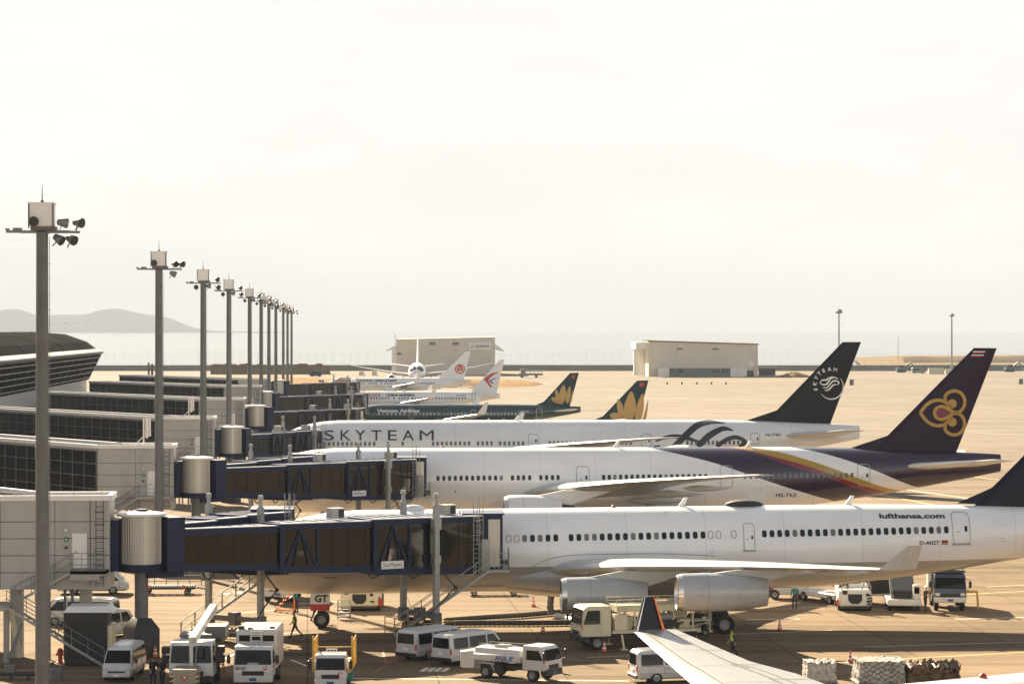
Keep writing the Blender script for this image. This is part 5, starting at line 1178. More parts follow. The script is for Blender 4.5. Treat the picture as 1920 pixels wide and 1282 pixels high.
bridge(k2((-22.9, 145.0)), k2((-14.6, 155.9)), 'shorter rear jet bridge to the four engined airliner\'s front door', rotunda=False, sup=.60, fr=(.42, .62, .84), signtext=False, zr=(8.3, 5.6), ze=(8.2, 4.6))
bridge(k2((-28.0, 208.0)), k2((-18.6, 223.4)), 'shorter rear jet bridge to the purple swoosh airliner\'s front door', rotunda=False, sup=.60, fr=(.42, .62, .84), signtext=False, zr=(8.3, 5.6), ze=(8.2, 4.6))

# floodlight masts
def lamp(b, c, az, el=-25, r=.27, m=(0, 1, 2)):
    M = Matrix.Translation(c) @ Matrix.Rotation(R(az), 4, 'Z') @ Matrix.Rotation(R(el), 4, 'Y')
    b.lathe([(.05, -.42), (.16, -.38), (.2, -.2), (r, .08), (r, .14)], 16, m[0], 'X', M=M); b.lathe([(r * .94, .142), (r * .94, .15)], 16, m[1], 'X', M=M)
    for k in range(-2, 3): b.bar((.17, -r * .85, k * .09), (.17, r * .85, k * .09), .012, .02, m[2], M=M)
    b.bar((-.1, 0, -.02), (-.25, 0, -.5), .05, .05, m[0], M=M)
def mast(px, ytop, label, var=0):
    d = 6.6 * F / (CY - ytop); x = XW(px, d); t = thing('floodlight_mast', label, 'floodlight mast', (x, d, 0), R(2), 'floodlight masts in a row along the piers')
    part(t, 'pole', M_pole, lambda b: (b.tube([(0, 0, 0), (0, 0, 10), (0, 0, 25.25)], [.37, .35, .31], 18), b.lathe([(.365, 13.5), (.365, 14.1)], 18, 0, 'Z'), b.lathe([(.385, 6.0), (.385, 6.5)], 18, 0, 'Z')))
    hb = part(t, 'lamp_housing', [M_cap, M_midgrey], lambda b: (b.bx(-.63, .63, -.5, .5, 25.55, 26.75, 0, None, .06), b.bx(-.68, .68, -.52, .52, 26.70, 26.8, 0), b.bx(-.66, -.6, -.53, -.4, 25.45, 26.72, 1), b.bx(.6, .66, -.53, -.4, 25.45, 26.72, 1), b.bx(-.55, .75, -.45, .45, 25.36, 25.54, 1)))
    part(hb, 'lightning_rod', M_darkgrey, lambda b: b.tube([(0, 0, 26.78), (0, 0, 26.88), (0, 0, 26.95), (0, 0, 27.75)], [.1, .09, .03, .012], 8))
    part(t, 'cross_arm', M_galv, lambda b: (b.bx(-1.85, 1.55, -.16, .16, 25.22, 25.35, 0), b.bx(-1.2, 1.9, .5, .62, 25.22, 25.34, 0), b.bx(-.25, .25, -.16, 1.1, 25.2, 25.36, 0), b.bx(-1.5, -1.05, -.2, .2, 25.35, 25.48, 0), b.bx(-1.9, -1.7, -.12, .12, 25.35, 25.45, 0), b.bar((1.5, 0, 25.3), (2.1, .2, 25.75), .06, .06)))
    spots = [((-.34, -.62, 25.8), -90, 5), ((1.15, .2, 25.75), 20, 8), ((1.95, .1, 25.75), -35, 5), ((.95, -.1, 24.85), -25, 30), ((1.6, -.1, 24.85), -40, 20)]
    if var == 1: spots = [((-.34, -.62, 25.8), -90, 5), ((1.35, .2, 25.72), -55, 8), ((1.95, .1, 25.72), -45, 8), ((1.3, -.1, 24.85), 0, 25)]
    if var == 2: spots = [((-.75, -.2, 24.85), -90, 10), ((1.55, .1, 25.7), -60, 5), ((.7, -.1, 24.95), 5, 5), ((1.65, -.1, 24.85), -60, 15)]
    for c, az, el in spots: part(t, 'floodlight', [M_galv, M_black, M_midgrey], lambda b: lamp(b, c, az, el))
    part(t, 'ladder', M_galv, lambda b: (b.bar((.40, .1, 2), (.36, .1, 25), .03, .03), [b.bar((.33, .05, 2 + k * .8), (.44, .05, 2 + k * .8), .025, .025) for k in range(28)]))
ords = ['nearest', 'second', 'third', 'fourth', 'fifth', 'sixth', 'seventh', 'eighth', 'ninth', 'tenth', 'farthest']
extra = ['weathered floodlight mast in front of the pale pier wall', 'floodlight mast in the row, before the second pier', 'floodlight mast in the row, standing by the second drum', 'floodlight mast in the row, standing by the third drum', 'floodlight mast in the row counted from the camera', 'floodlight mast in the row counted from the camera', 'floodlight mast in the row counted from the camera', 'floodlight mast in the row counted from the camera', 'floodlight mast in the row counted from the camera', 'floodlight mast in the row counted from the camera', 'floodlight mast at the far end of the row']
for i, (px, yt) in enumerate(((79, 380), (298, 471), (381, 505), (429, 524), (468, 541), (489.5, 549), (504, 555), (517, 561), (531, 568), (539, 572), (546.5, 575))):
    mast(px, yt, ords[i] + ' ' + extra[i], 0 if i == 0 else (1 if i == 1 else 2))
# ------------------------------------------------------------------ vehicles
def wheel(t, x, y, r=.36, w=.24, rim=None, name='wheel'):
    b = MB(); o = (x, y, r)
    b.lathe([(r * .58, -w / 2), (r * .92, -w / 2), (r, -w * .3), (r, w * .3), (r * .92, w / 2), (r * .58, w / 2)], 20, 0, 'Y', o, caps=False)
    for s in (-1, 1): b.lathe([(.02, s * w * .36), (r * .25, s * w * .42), (r * .3, s * w * .3), (r * .5, s * w * .34), (r * .6, s * w * .46)], 16, 1, 'Y', o, caps=False)
    return b.build(name, [M_tyre, rim or M_rim], t)
M_doorseam = mat('door_seam', (.10, .10, .10), .6)
def van_src():
    t = thing('parked_van', 'x', 'van'); w = .87
    def ring(x, zr, k=1.0, zb=.34):
        ww = w * k; wr = ww * (.84 if zr > 1.3 else .93); zw = min(1.02, zr - .10); zs = min(.62, zr - .2)
        h = [(ww * .94, zb), (ww, zs - .1), (ww, zs), (ww * .985, zw), (wr + (ww - wr) * .12, zr - .12), (wr * .93, zr - .02), (wr * .6, zr + .02), (0, zr + .03)]
        return [(x, y, z) for y, z in h] + [(x, -y, z) for y, z in reversed(h[:-1])]
    b = MB(); b.loft([ring(-2.46, 1.55, .93), ring(-2.42, 1.86, .97), ring(-2.28, 2.0, 1), ring(-.8, 2.04), ring(1.0, 2.02), ring(1.42, 1.95), ring(1.62, 1.80, .995), ring(2.14, 1.12, .985), ring(2.30, .98, .96), ring(2.41, .82, .92), ring(2.44, .66, .88)], 0, True, True)
    for k in range(-3, 4): b.bx(-2.1, .9, k * .19 - .02, k * .19 + .02, 2.045 - abs(k) * .006, 2.075 - abs(k) * .006, 0)
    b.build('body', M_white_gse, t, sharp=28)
    yw = lambda z: w * .985 + (w * .86 - w * .985) * (z - 1.02) / .9
    def side(x0, x1, z0, z1, sl=0.0):
        for s in (-1, 1):
            q = MB(); o = .013; q.add([(x0, s * (yw(z0) + o), z0), (x1, s * (yw(z0) + o), z0), (x1 - sl, s * (yw(z1) + o), z1), (x0, s * (yw(z1) + o), z1)], [(0, 1, 2, 3)]); q.build('side_window', M_glass, t)
    side(.72, 1.86, 1.12, 1.80, .58); side(-.85, .58, 1.12, 1.80); side(-2.2, -.98, 1.12, 1.80)
    part(t, 'windshield', M_glass, lambda q: q.add([(2.13, -.74, 1.14), (2.13, .74, 1.14), (1.60, .66, 1.85), (1.60, -.66, 1.85)], [(0, 1, 2, 3)], M=Matrix.Translation((.022, 0, .018))))
    part(t, 'rear_window', M_glass, lambda q: q.add([(-2.475, -.66, 1.15), (-2.475, .66, 1.15), (-2.435, .62, 1.80), (-2.435, -.62, 1.80)], [(0, 1, 2, 3)], M=Matrix.Translation((-.012, 0, 0))))
    for s in (-1, 1):
        part(t, 'headlight', M_lamp, lambda q: q.bx(2.34, 2.45, s * .62 - .15, s * .62 + .15, .72, .88, 0, None, .03)); part(t, 'tail_light', M_red, lambda q: q.bx(-2.48, -2.40, s * .78 - .06, s * .78 + .06, .75, 1.12, 0, None, .02))
        part(t, 'mirror', M_black, lambda q: (q.bx(1.62, 1.74, s * 1.0 - .09, s * 1.0 + .09, 1.12, 1.36, 0, None, .02), q.bar((1.68, s * .9, 1.15), (1.75, s * .84, 1.1), .04)))
    part(t, 'bumper', M_white_gse, lambda q: q.bx(2.36, 2.5, -.8, .8, .32, .55, 0, None, .04)); part(t, 'bumper', M_black, lambda q: q.bx(-2.52, -2.40, -.82, .82, .30, .55, 0, None, .03)); part(t, 'grille', M_black, lambda q: q.bx(2.44, 2.475, -.5, .5, .60, .70)); part(t, 'underbody', M_black, lambda q: q.bx(-2.3, 2.3, -.8, .8, .28, .36))
    each(t, 'licence_plate', M_logo_w, ((-2.5, .72), (2.5, .36)), lambda q, i: q.bx(i[0], i[0] + .02, -.17, .17, i[1], i[1] + .16))
    for s in (-1, 1): part(t, 'door', M_doorseam, lambda q: ([q.bar((x, s * (w + .004), .5), (x, s * (w * .985 + .006), 1.04), .018, .02) for x in (.66, 1.9, -.92)], q.bar((-2.3, s * (w + .004), .62), (1.9, s * (w + .004), .62), .02, .02), [q.bar((x, s * (w * .99 + .01), .95), (x + .2, s * (w * .99 + .01), .95), .03, .04) for x in (.72, -.85)], q.bar((-2.2, s * (w * .985 + .008), 1.07), (-.9, s * (w * .985 + .008), 1.07), .02, .03)))
    for x in (-1.35, 1.42):
        for s in (-1, 1): wheel(t, x, s * .76, .34, .22)
    return t
def rim_arch(b, x, y, r, m): 
    s = 1 if y > 0 else -1
    b.lathe([(r * 1.18, -.02), (r * 1.18, .02)], 20, m, 'Y', (x, y, r))
VAN = van_src(); VAN.scale = (1.06, 1, .93); vg = 'white vans parked by the gates'
VAN['group'] = vg
def at_px(px, py): x, y = GP(px, py); return (x, y, 0)
def put(o, px, py, deg, label=None, first=False):
    if first:
        o.location = at_px(px, py); o.rotation_euler = (0, 0, R(deg))
        if label: o['label'] = label
        return o
    return clone(o, at_px(px, py), R(deg), label)
put(VAN, 233, 1268, -92, 'white van facing the camera under the stair with ribbed roof in sun', True)
put(VAN, 812, 1231, 52, 'white van seen from behind, partly hidden by the van on its right')
put(VAN, 880, 1240, 50, 'white van seen from behind, fully visible, beside the small tank truck')
put(VAN, 1268, 1276, 14, 'white van half hidden under the foreground wing with navy winglet')
put(VAN, 150, 1171, 170, 'white van roof showing behind the dark equipment cabinet'); put(VAN, 196, 1196, 60, 'white car nose showing right of the dark equipment cabinet')

def cab(t, xf, ln, w, zb, zt, paint, slant=.28, lower=None, glassz=None, name='cab', mirrors=True, lights=True, badge=None, num=None, maker=None, hood=0.0):
    """cab-over truck cab whose front face is at xf (forward +x)"""
    hw = w / 2; gz = glassz or zb + (zt - zb) * .39
    prof = [(xf - ln, zb), (xf, zb), (xf + .02, zb + (gz - zb) * .5), (xf - .01, gz), (xf - slant * .75, zt - .18), (xf - slant - .08, zt - .04), (xf - slant - .3, zt), (xf - ln, zt)]
    b = MB(); rings = []
    for y, k in ((-hw, .05), (-hw + .05, 0), (hw - .05, 0), (hw, .05)):
        cx, cz = xf - ln / 2, (zb + zt) / 2; rings.append([(cx + (x - cx) * (1 - k * .6), y * (1 - .05 * max(0, (z - gz) / (zt - gz)) ), cz + (z - cz) * (1 - k * .5)) for x, z in prof])
    b.loft(rings, 0, False, True)
    c = b.build(name, [paint], t)
    yk = lambda z: 1 - .05 * max(0, (z - gz) / (zt - gz))
    ws = [(xf - .005, gz + .03), (xf - slant * .72, zt - .22)]
    part(c, 'windshield', M_glass, lambda q: q.add([(ws[0][0], -hw * .93, ws[0][1]), (ws[0][0], hw * .93, ws[0][1]), (ws[1][0], hw * .88, ws[1][1]), (ws[1][0], -hw * .88, ws[1][1])], [(0, 1, 2, 3)], M=Matrix.Translation((.03, 0, .012))))
    each(c, 'wiper', M_black, (-hw * .6, hw * .05), lambda q, y: q.bar((ws[0][0] + .045, y, gz + .07), (ws[0][0] - .02, y + .45, gz + .38), .02))
    for s in (-1, 1):
        x0, x1 = xf - slant - .18, xf - min(ln - .15, slant + 1.0)
        part(c, 'side_window', M_glass, lambda q: q.add([(xf - .16, s * (hw + .012), gz + .05), (x1, s * (hw + .012), gz + .05), (x1, s * (hw * yk(zt - .25) + .012), zt - .25), (x0, s * (hw * yk(zt - .25) + .012), zt - .25)], [(0, 1, 2, 3)]))
        if lights:
            part(c, 'headlight', M_lamp, lambda q: (q.bx(xf - .02, xf + .05, s * hw * .78 - .17, s * hw * .78 + .17, zb + .18, zb + .38, 0, None, .03)))
            part(c, 'turn_signal', M_orange, lambda q: q.bx(xf - .14, xf - .02, s * (hw - .02) - .03, s * (hw - .02) + .03, zb + .45, zb + .65))
        if mirrors: part(c, 'mirror', M_black, lambda q: (q.bx(xf + .05, xf + .17, s * (hw + .26) - .1, s * (hw + .26) + .1, gz + .12, gz + .58, 0, None, .03), q.tube([(xf - .1, s * hw * .96, gz + .75), (xf + .11, s * (hw + .26), gz + .66), (xf + .11, s * (hw + .26), gz + .1), (xf - .1, s * hw, gz - .05)], .02, 6)))
        part(c, 'door', paint, lambda q: (q.bar((xf - .14, s * (hw + .004), zb + .12), (xf - .14, s * (hw + .004), gz), .015, .02), q.bar((x1 - .08, s * (hw + .004), zb + .12), (x1 - .08, s * (hw + .004), zt - .2), .015, .02), q.bar((x1 + .02, s * (hw + .02), gz - .15), (x1 + .22, s * (hw + .02), gz - .15), .03, .04)))
    part(c, 'grille', M_black, lambda q: (q.bx(xf + .005, xf + .035, -hw * .56, hw * .56, zb + .10, zb + .34), q.bx(xf + .036, xf + .05, -hw * .5, hw * .5, zb + .2, zb + .225)))
    part(c, 'bumper', lower or paint, lambda q: q.bx(xf - .25, xf + .08, -hw * 1.0, hw * 1.0, zb - .3, zb + .08, 0, None, .05))
    part(c, 'licence_plate', M_logo_b, lambda q: q.bx(xf + .08, xf + .1, -.2, .2, zb - .2, zb - .04))
    def lett(q):
        if maker: wall_text(q, maker, (xf + .05, -.30, gz + .05), (0, 1, 0), (0, 0, 1), .10, 0, w=.6, bold=.03)
        if num: wall_text(q, num, (xf + .035, -hw * .88, gz - .24), (0, 1, 0), (0, 0, 1), .17, 1, w=.55, bold=.02)
        if badge:
            for k in (.5,): q.lathe([(.11, 0), (.11, .012)], 18, 2, 'X', (xf + .03, hw * .62, gz - .16)); q.lathe([(.05, .013), (.05, .018)], 12, 0, 'X', (xf + .03, hw * .62, gz - .13))
    if maker or num or badge: part(c, 'emblem', [M_logo_w, M_ink, M_logo_r], lett)
    return c
def chassis(t, x0, x1, w, z=.75, axles=(), r=.45, dual=True, m=None):
    part(t, 'chassis', m or M_darkgrey, lambda q: (q.bx(x0, x1, -.45, -.33, z - .12, z + .12), q.bx(x0, x1, .33, .45, z - .12, z + .12), [q.bx(x0 + (x1 - x0) * k / 5 - .06, x0 + (x1 - x0) * k / 5 + .06, -.33, .33, z - .08, z + .08) for k in range(6)], q.bx((x0 + x1) / 2 - .5, (x0 + x1) / 2 + .4, -w / 2 + .05, -.5, z - .35, z + .1), q.bx((x0 + x1) / 2 - .5, (x0 + x1) / 2 + .4, .5, w / 2 - .05, z - .35, z + .1)))
    for x in axles:
        for s in (-1, 1): wheel(t, x, s * (w / 2 - .17), r, .32)

# box truck facing the camera
t = thing('box_truck', 'white box truck with maker letters and 8220 on its front, facing the camera', 'truck', at_px(475, 1293), R(-90.5))
t.location.y += 2.65
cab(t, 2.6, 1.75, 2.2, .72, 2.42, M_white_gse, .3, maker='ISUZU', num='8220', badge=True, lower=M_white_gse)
def boxb(b):
    b.bx(-3.4, .75, -1.15, 1.15, .95, 3.17, 0, None, .06)
    for k in range(6): b.bx(-3.2 + k * .7, -3.16 + k * .7, -1.17, -1.15, 1.0, 3.1, 0); b.bx(-3.2 + k * .7, -3.16 + k * .7, 1.15, 1.17, 1.0, 3.1, 0)
bb = part(t, 'cargo_box', M_white_gse, boxb); part(bb, 'front_window', M_glass, lambda q: [q.bx(.755, .775, y - .31, y + .31, 2.52, 2.86) for y in (-.68, 0, .68)])
part(bb, 'work_lamp', M_black, lambda q: (q.bx(.1, .5, -1.05, -.75, 3.17, 3.35), q.bx(.3, .6, -.5, -.25, 3.17, 3.27), q.bx(-.2, .1, .7, .95, 3.17, 3.27)))
part(bb, 'ladder', M_white, lambda q: (q.bar((.82, -.28, 2.4), (.82, -.28, 3.25), .04), q.bar((.82, .28, 2.4), (.82, .28, 3.25), .04), [q.bar((.82, -.28, 2.55 + k * .27), (.82, .28, 2.55 + k * .27), .035) for k in range(3)]))
chassis(t, -3.3, 1.4, 2.2, .75, (1.6, -2.0), .45)
# deck lift truck facing the camera
t = thing('lift_truck', 'white small truck with yellow lift rails and cab facing the camera', 'truck', at_px(620, 1296), R(-90.5)); t.location.y += 2.3
cab(t, 2.3, 1.55, 1.75, .62, 2.05, M_white_gse, .28, badge=True)
part(t, 'beacon_bar', M_white, lambda q: (q.bar((1.2, -.3, 2.25), (1.2, .3, 2.25), .05), [q.bar((1.2, y, 2.05), (1.2, y, 2.25), .04) for y in (-.28, -.1, .1, .28)]))
def deck(b):
    b.bx(-2.6, .55, -1.05, 1.05, .85, 1.05, 0)
    for y in (-1.1, 1.1):
        for z in (1.55, 2.05, 2.6): b.bar((-2.6, y, z), (.6, y, z), .05)
        for k in range(6): b.bar((-2.6 + k * .64, y, 1.0), (-2.6 + k * .64, y, 2.65), .06)
        b.bar((-2.6, y, 1.0), (-1.0, y, 2.6), .06); b.bar((-1, y, 1.0), (.6, y, 2.6), .06)
    b.bar((.6, -1.1, 1.0), (.6, -1.1, 2.9), .1); b.bar((.6, 1.1, 1.0), (.6, 1.1, 2.9), .1); b.bar((.6, -1.1, 2.3), (.6, 1.1, 2.3), .05)
part(t, 'lift_platform', M_yellow, deck)
part(t, 'equipment_locker', [mat('teal_locker_paint', (.03, .16, .17), .45, var=.15), M_beige], lambda q: (q.bx(-.6, .5, .72, 1.12, .35, 1.05, 0), q.bx(-.4, .45, .6, 1.0, 1.05, 1.6, 1), q.bx(.1, .6, -1.15, -.75, .9, 1.5, 1)))
chassis(t, -2.6, 1.2, 1.75, .65, (1.35, -1.6), .36)
# boom truck facing the camera
t = thing('boom_truck', 'white truck with a raised boom over its wide dark windshield, facing the camera', 'truck', at_px(358, 1296), R(-90)); t.location.y += 2.7
cab(t, 2.7, 1.9, 2.45, .8, 2.75, M_white_gse, .22, lower=M_darkgrey)
part(t, 'boom', [M_white_gse, M_galv], lambda q: (q.bar((2.85, .05, 1.0), (2.95, .05, 3.05), .26, .2, 0), q.bar((2.95, .1, 2.9), (-1.2, .85, 4.35), .42, .36, 0), q.bar((3.0, .3, 1.2), (2.9, .35, 2.6), .07, .07, 1)))
part(t, 'bucket', M_midgrey, lambda q: (q.bx(-2.4, -.4, .4, 1.6, 2.6, 3.3), q.bx(-1.2, .6, -.9, .9, 2.8, 2.95)))
part(t, 'tank', M_darkgrey, lambda q: q.bx(-3.2, .65, -1.15, 1.15, .9, 2.5, 0, None, .1))
each(t, 'side_box', M_darkgrey, ((-1.75, 1.5), (-1.75, 2.0), (1.3, 1.5), (1.3, 2.05)), lambda q, i: q.bx(1.2, 1.9, i[0], i[0] + .45, i[1], i[1] + .38))
part(t, 'spot_lamp', M_black, lambda q: q.bx(2.95, 3.05, .42, .72, 1.9, 2.5, 0, None, .04))
chassis(t, -3.2, 1.4, 2.3, .8, (1.7, -1.6), .48)
# ground power cart with hazard stripes
t = thing('power_cart', 'grey box cart with yellow and black edge stripes and a red emblem', 'cart', at_px(351, 1300), R(-90)); t.location.y -= .4
def pc(b):
    b.loft([[(x, y * k, z) for x, y in ((.9, -.62), (.9, .62), (-.9, .62), (-.9, -.62))] for z, k in ((.3, 1), (1.35, 1.12), (1.5, 1.05))], 0, False, True)
    for s in (-1, 1):
        for k in range(8): z = .32 + k * .125; b.add([(.92, s * .72 + -.09, z), (.92, s * .72 + .09, z + .06), (.92, s * .72 + .09, z + .12), (.92, s * .72 - .09, z + .06)], [(0, 1, 2, 3)], 1 + k % 2)
    b.lathe([(.13, .905), (.13, .925)], 18, 3, 'X', (0, 0, 1.05)); b.lathe([(.06, .927), (.06, .932)], 12, 4, 'X', (0, 0, 1.08))
part(t, 'body', [mat('scuffed_cart_metal', (.30, .27, .22), .4, .3, var=.2, dirt=(.1, .08, .06), dirt_amt=.5), M_yellowmark, M_black, M_logo_r, M_logo_w], pc)
for x in (-.6, .6):
    for s in (-1, 1): wheel(t, x, s * .6, .2, .14)
# tank truck with the ANA mark
t = thing('tank_truck', 'small white tank truck lettered ANA, cab at the right', 'truck', at_px(957, 1270), R(-33))
cab(t, 2.95, 1.55, 1.8, .66, 2.05, M_white_gse, .28, lower=M_darkgrey, num=None)
def tank(b):
    b.bx(-2.9, 1.15, -.85, .85, 1.0, 1.42, 0, None, .06)
    b.loft([[(x, y, z) for y, z in ((-.80, 1.40), (.80, 1.40), (.72, 1.72), (.3, 1.80), (-.3, 1.80), (-.72, 1.72))] for x in (-1.95, 1.1)], 0, True, True); b.bx(-2.95, -1.98, -.86, .86, .5, 1.5, 0, None, .05)
    b.bx(-.9, -.1, -.35, .35, 1.8, 1.9, 0)
    wall_text(b, 'ANA', (-.55, -.865, 1.06), (1, 0, 0), (0, 0, 1), .31, 1, w=.85, bold=.02, shear=.15)
    b.add([(.38, -.866, 1.06), (.52, -.866, 1.06), (.68, -.866, 1.37), (.54, -.866, 1.37)], [(0, 1, 2, 3)], 2); b.add([(.55, -.866, 1.06), (.60, -.866, 1.06), (.76, -.866, 1.37), (.71, -.866, 1.37)], [(0, 1, 2, 3)], 1)
tk = part(t, 'tank_body', [M_white_gse, M_logo_b, mat('sky_blue_mark', (.05, .2, .5), .4)], tank)
part(tk, 'hand_rail', M_galv_l, lambda q: (q.bar((-1.8, -.5, 1.95), (1.0, -.5, 1.95), .035), q.bar((-1.8, .5, 1.95), (1.0, .5, 1.95), .035), [q.bar((x, y, 1.7), (x, y, 1.95), .03) for x in (-1.8, -.9, 0, 1.0) for y in (-.5, .5)]))
each(t, 'fender', M_white_gse, (-.78, .78), lambda q, y: q.loft([[(x, y - .17, z), (x, y + .17, z), (x, y + .17, z + .04), (x, y - .17, z + .04)] for x, z in ((-1.75, .5), (-1.6, .85), (-.75, .85), (-.55, .5))], 0, False, True))
chassis(t, -2.6, 1.6, 1.8, .68, (2.05, -1.15), .38)
# cream hydrant fuel truck
t = thing('fuel_truck', 'cream fuelling truck with a lift platform parked below the engines', 'truck', at_px(1190, 1207), R(196)); t.location.y = 173.2
cab(t, 4.0, 2.0, 2.3, .85, 2.75, M_cream, .25, lower=M_darkgrey)
def fuel(b):
    b.bx(-4.0, 1.9, -1.1, 1.1, 1.0, 1.18, 0); b.bx(-3.6, 1.6, -1.05, 1.05, 2.35, 2.75, 0)
    for x in (-3.5, -2.2, -.9, .4, 1.5):
        for s in (-1, 1): b.bar((x, s * 1.0, 1.18), (x, s * 1.0, 2.4), .09)
    for s in (-1, 1):
        b.bar((-3.5, s * 1.0, 1.25), (-.9, s * 1.0, 2.3), .07); b.bar((-.9, s * 1.0, 1.25), (1.5, s * 1.0, 2.3), .07)
    for k in range(5): b.bx(-3.4 + k * .95, -2.7 + k * .95, -.7, .7, 1.2, 1.75 + .25 * (k % 3), 0)
part(t, 'lift_platform', M_cream, fuel)
part(t, 'platform_rail', M_cream, lambda q: [(q.bar((-3.6, s * 1.05, 3.1), (1.6, s * 1.05, 3.1), .05), q.bar((-3.6, s * 1.05, 2.9), (1.6, s * 1.05, 2.9), .04), [q.bar((-3.6 + k * .87, s * 1.05, 2.75), (-3.6 + k * .87, s * 1.05, 3.1), .04) for k in range(7)]) for s in (-1, 1)])
part(t, 'pump_unit', [M_beige, M_darkgrey, M_galv], lambda q: (q.bx(.9, 1.75, -1.08, -.5, 1.2, 2.2, 0), q.bx(.9, 1.75, .5, 1.08, 1.2, 2.2, 0), q.lathe([(.3, -.9), (.3, .9)], 14, 1, 'X', (-1.5, .85, 1.55)), q.lathe([(.26, -.8), (.26, .8)], 14, 2, 'X', (-1.2, 1.02, 1.95)), q.tube([(.6, 1.12, 1.3), (-.4, 1.15, 1.7), (-1.6, 1.12, 1.3), (-2.8, 1.12, 1.6)], .07, 8, 1)))
each(t, 'outrigger', M_cream, (-1, 1), lambda q, s: (q.bar((1.3, s * 1.1, .9), (1.3, s * 1.55, .1), .12), q.bx(1.1, 1.5, s * 1.55 - .2, s * 1.55 + .2, 0.01, .1)))
chassis(t, -4, 2, 2.2, .78, (2.9, -2.6), .46)
# the rear work platform of the fueller's partner under the wing
t = thing('service_platform', 'yellow cream work platform standing under the wing behind the navy winglet', 'platform', at_px(1290, 1190), R(10))
part(t, 'deck', M_cream, lambda q: (q.bx(-1.4, 1.4, -.8, .8, 1.0, 1.12), [q.bar((x, y, .25), (x, y, 1.0), .09) for x in (-1.3, 1.3) for y in (-.7, .7)], q.bar((-1.3, -.7, .3), (1.3, -.7, .95), .07), q.bx(-1.5, 1.5, -.75, .75, .25, .35)))
part(t, 'rail', M_yellow, lambda q: [q.bar((-1.4, y, z), (1.4, y, z), .045) for y in (-.8, .8) for z in (1.55, 2.0)] + [q.bar((x, y, 1.1), (x, y, 2.0), .045) for x in (-1.4, 0, 1.4) for y in (-.8, .8)])
part(t, 'housing', [M_cream, M_darkgrey], lambda q: (q.bx(-1.3, -.2, -.6, .6, 1.12, 2.5, 0, None, .05), q.bx(-1.31, -1.29, -.4, .4, 1.5, 2.2, 1)))
for x in (-1, 1):
    for s in (-1, 1): wheel(t, x, s * .75, .25, .16)
# towing tractors
def tractor(label, px, py, deg, paint, w=2.5, ln=5.0, h=1.55):
    t = thing('tow_tractor', label, 'tractor', at_px(px, py), R(deg), 'low airport tractors'); hw = w / 2; xf = ln / 2; t.location.y += 0
    part(t, 'body', [paint, M_darkgrey], lambda q: (q.bx(-xf, xf, -hw, hw, .35, h, 0, None, .1), q.bx(-xf + .3, xf - 1.8, -hw + .1, hw - .1, h, h + .25, 0, None, .05), q.bx(-xf + .2, xf - .2, -hw + .1, hw - .1, .18, .36, 1)))
    part(t, 'radiator_opening', M_black, lambda q: q.prism([(-.50, 1.25), (.50, 1.25), (.50, .82), (.26, .55), (-.26, .55), (-.50, .82)], lambda a, c, s: (xf + s, a, c), 0.0, .02))
    part(t, 'side_hatch', [M_black, M_galv], lambda q: (q.bx(xf - .01, xf + .018, -hw + .25, -hw + .6, 1.22, 1.5), q.bx(xf, xf + .018, .75, 1.0, 1.1, 1.3), q.bx(xf, xf + .018, .78, 1.08, .66, .78), q.bx(xf, xf + .02, -.75, -.72, .5, .62)))
    part(t, 'cab', [paint, M_glass], lambda q: (q.bx(-xf + .5, -xf + 2.2, -hw + .2, hw - .2, h + .24, h + .36, 0), q.bx(-.2, .05, -.5, .5, h, h + .5, 1), q.bx(.6, .72, -hw + .1, -hw + .8, h, h + .4, 1)))
    part(t, 'control_rail', M_galv_l, lambda q: (q.bar((xf - .2, -hw + .2, h), (xf - .2, -hw + .2, h + .55), .05), q.bar((xf - .2, hw - .2, h), (xf - .2, hw - .2, h + .55), .05), q.bar((xf - .2, -hw + .2, h + .5), (xf - .2, hw - .2, h + .5), .05)))
    for s in (-1, 1):
        part(t, 'work_lamp', M_lamp, lambda q: q.bx(xf - .25, xf - .1, s * hw * .7 - .12, s * hw * .7 + .12, h + .1, h + .28))
        for x in (-xf * .6, xf * .6): wheel(t, x, s * (hw - .12), .5, .34)
    return t
t = tractor('cream low tractor with an octagonal black opening under the nearest airliner\'s nose', 676, 1146, -92, M_cream, 2.7); t.location.y += 2.5
part(t, 'fire_extinguisher', M_redpaint, lambda q: q.bx(2.0, 2.4, 1.36, 1.62, .35, .95, 0, None, .05))
t = tractor('white low tractor with a black opening below the nearest airliner\'s rear fuselage', 1607, 1146, -93, M_white_gse, 2.3); t.location.y += 2.5
each(t, 'strut', M_galv, (-.85, .85), lambda q, y: (q.bar((2.0, y - .35, 1.55), (2.0, y, 2.5), .1), q.bar((2.0, y + .35, 1.55), (2.0, y, 2.5), .1)))
part(t, 'vent_grille', M_black, lambda q: [q.bx(2.52, 2.54, .85, 1.12, .5 + k * .2, .62 + k * .2) for k in range(4)])
part(t, 'fire_extinguisher', M_redpaint, lambda q: q.bx(2.3, 2.52, -1.36, -1.17, .45, .85, 0, None, .04))
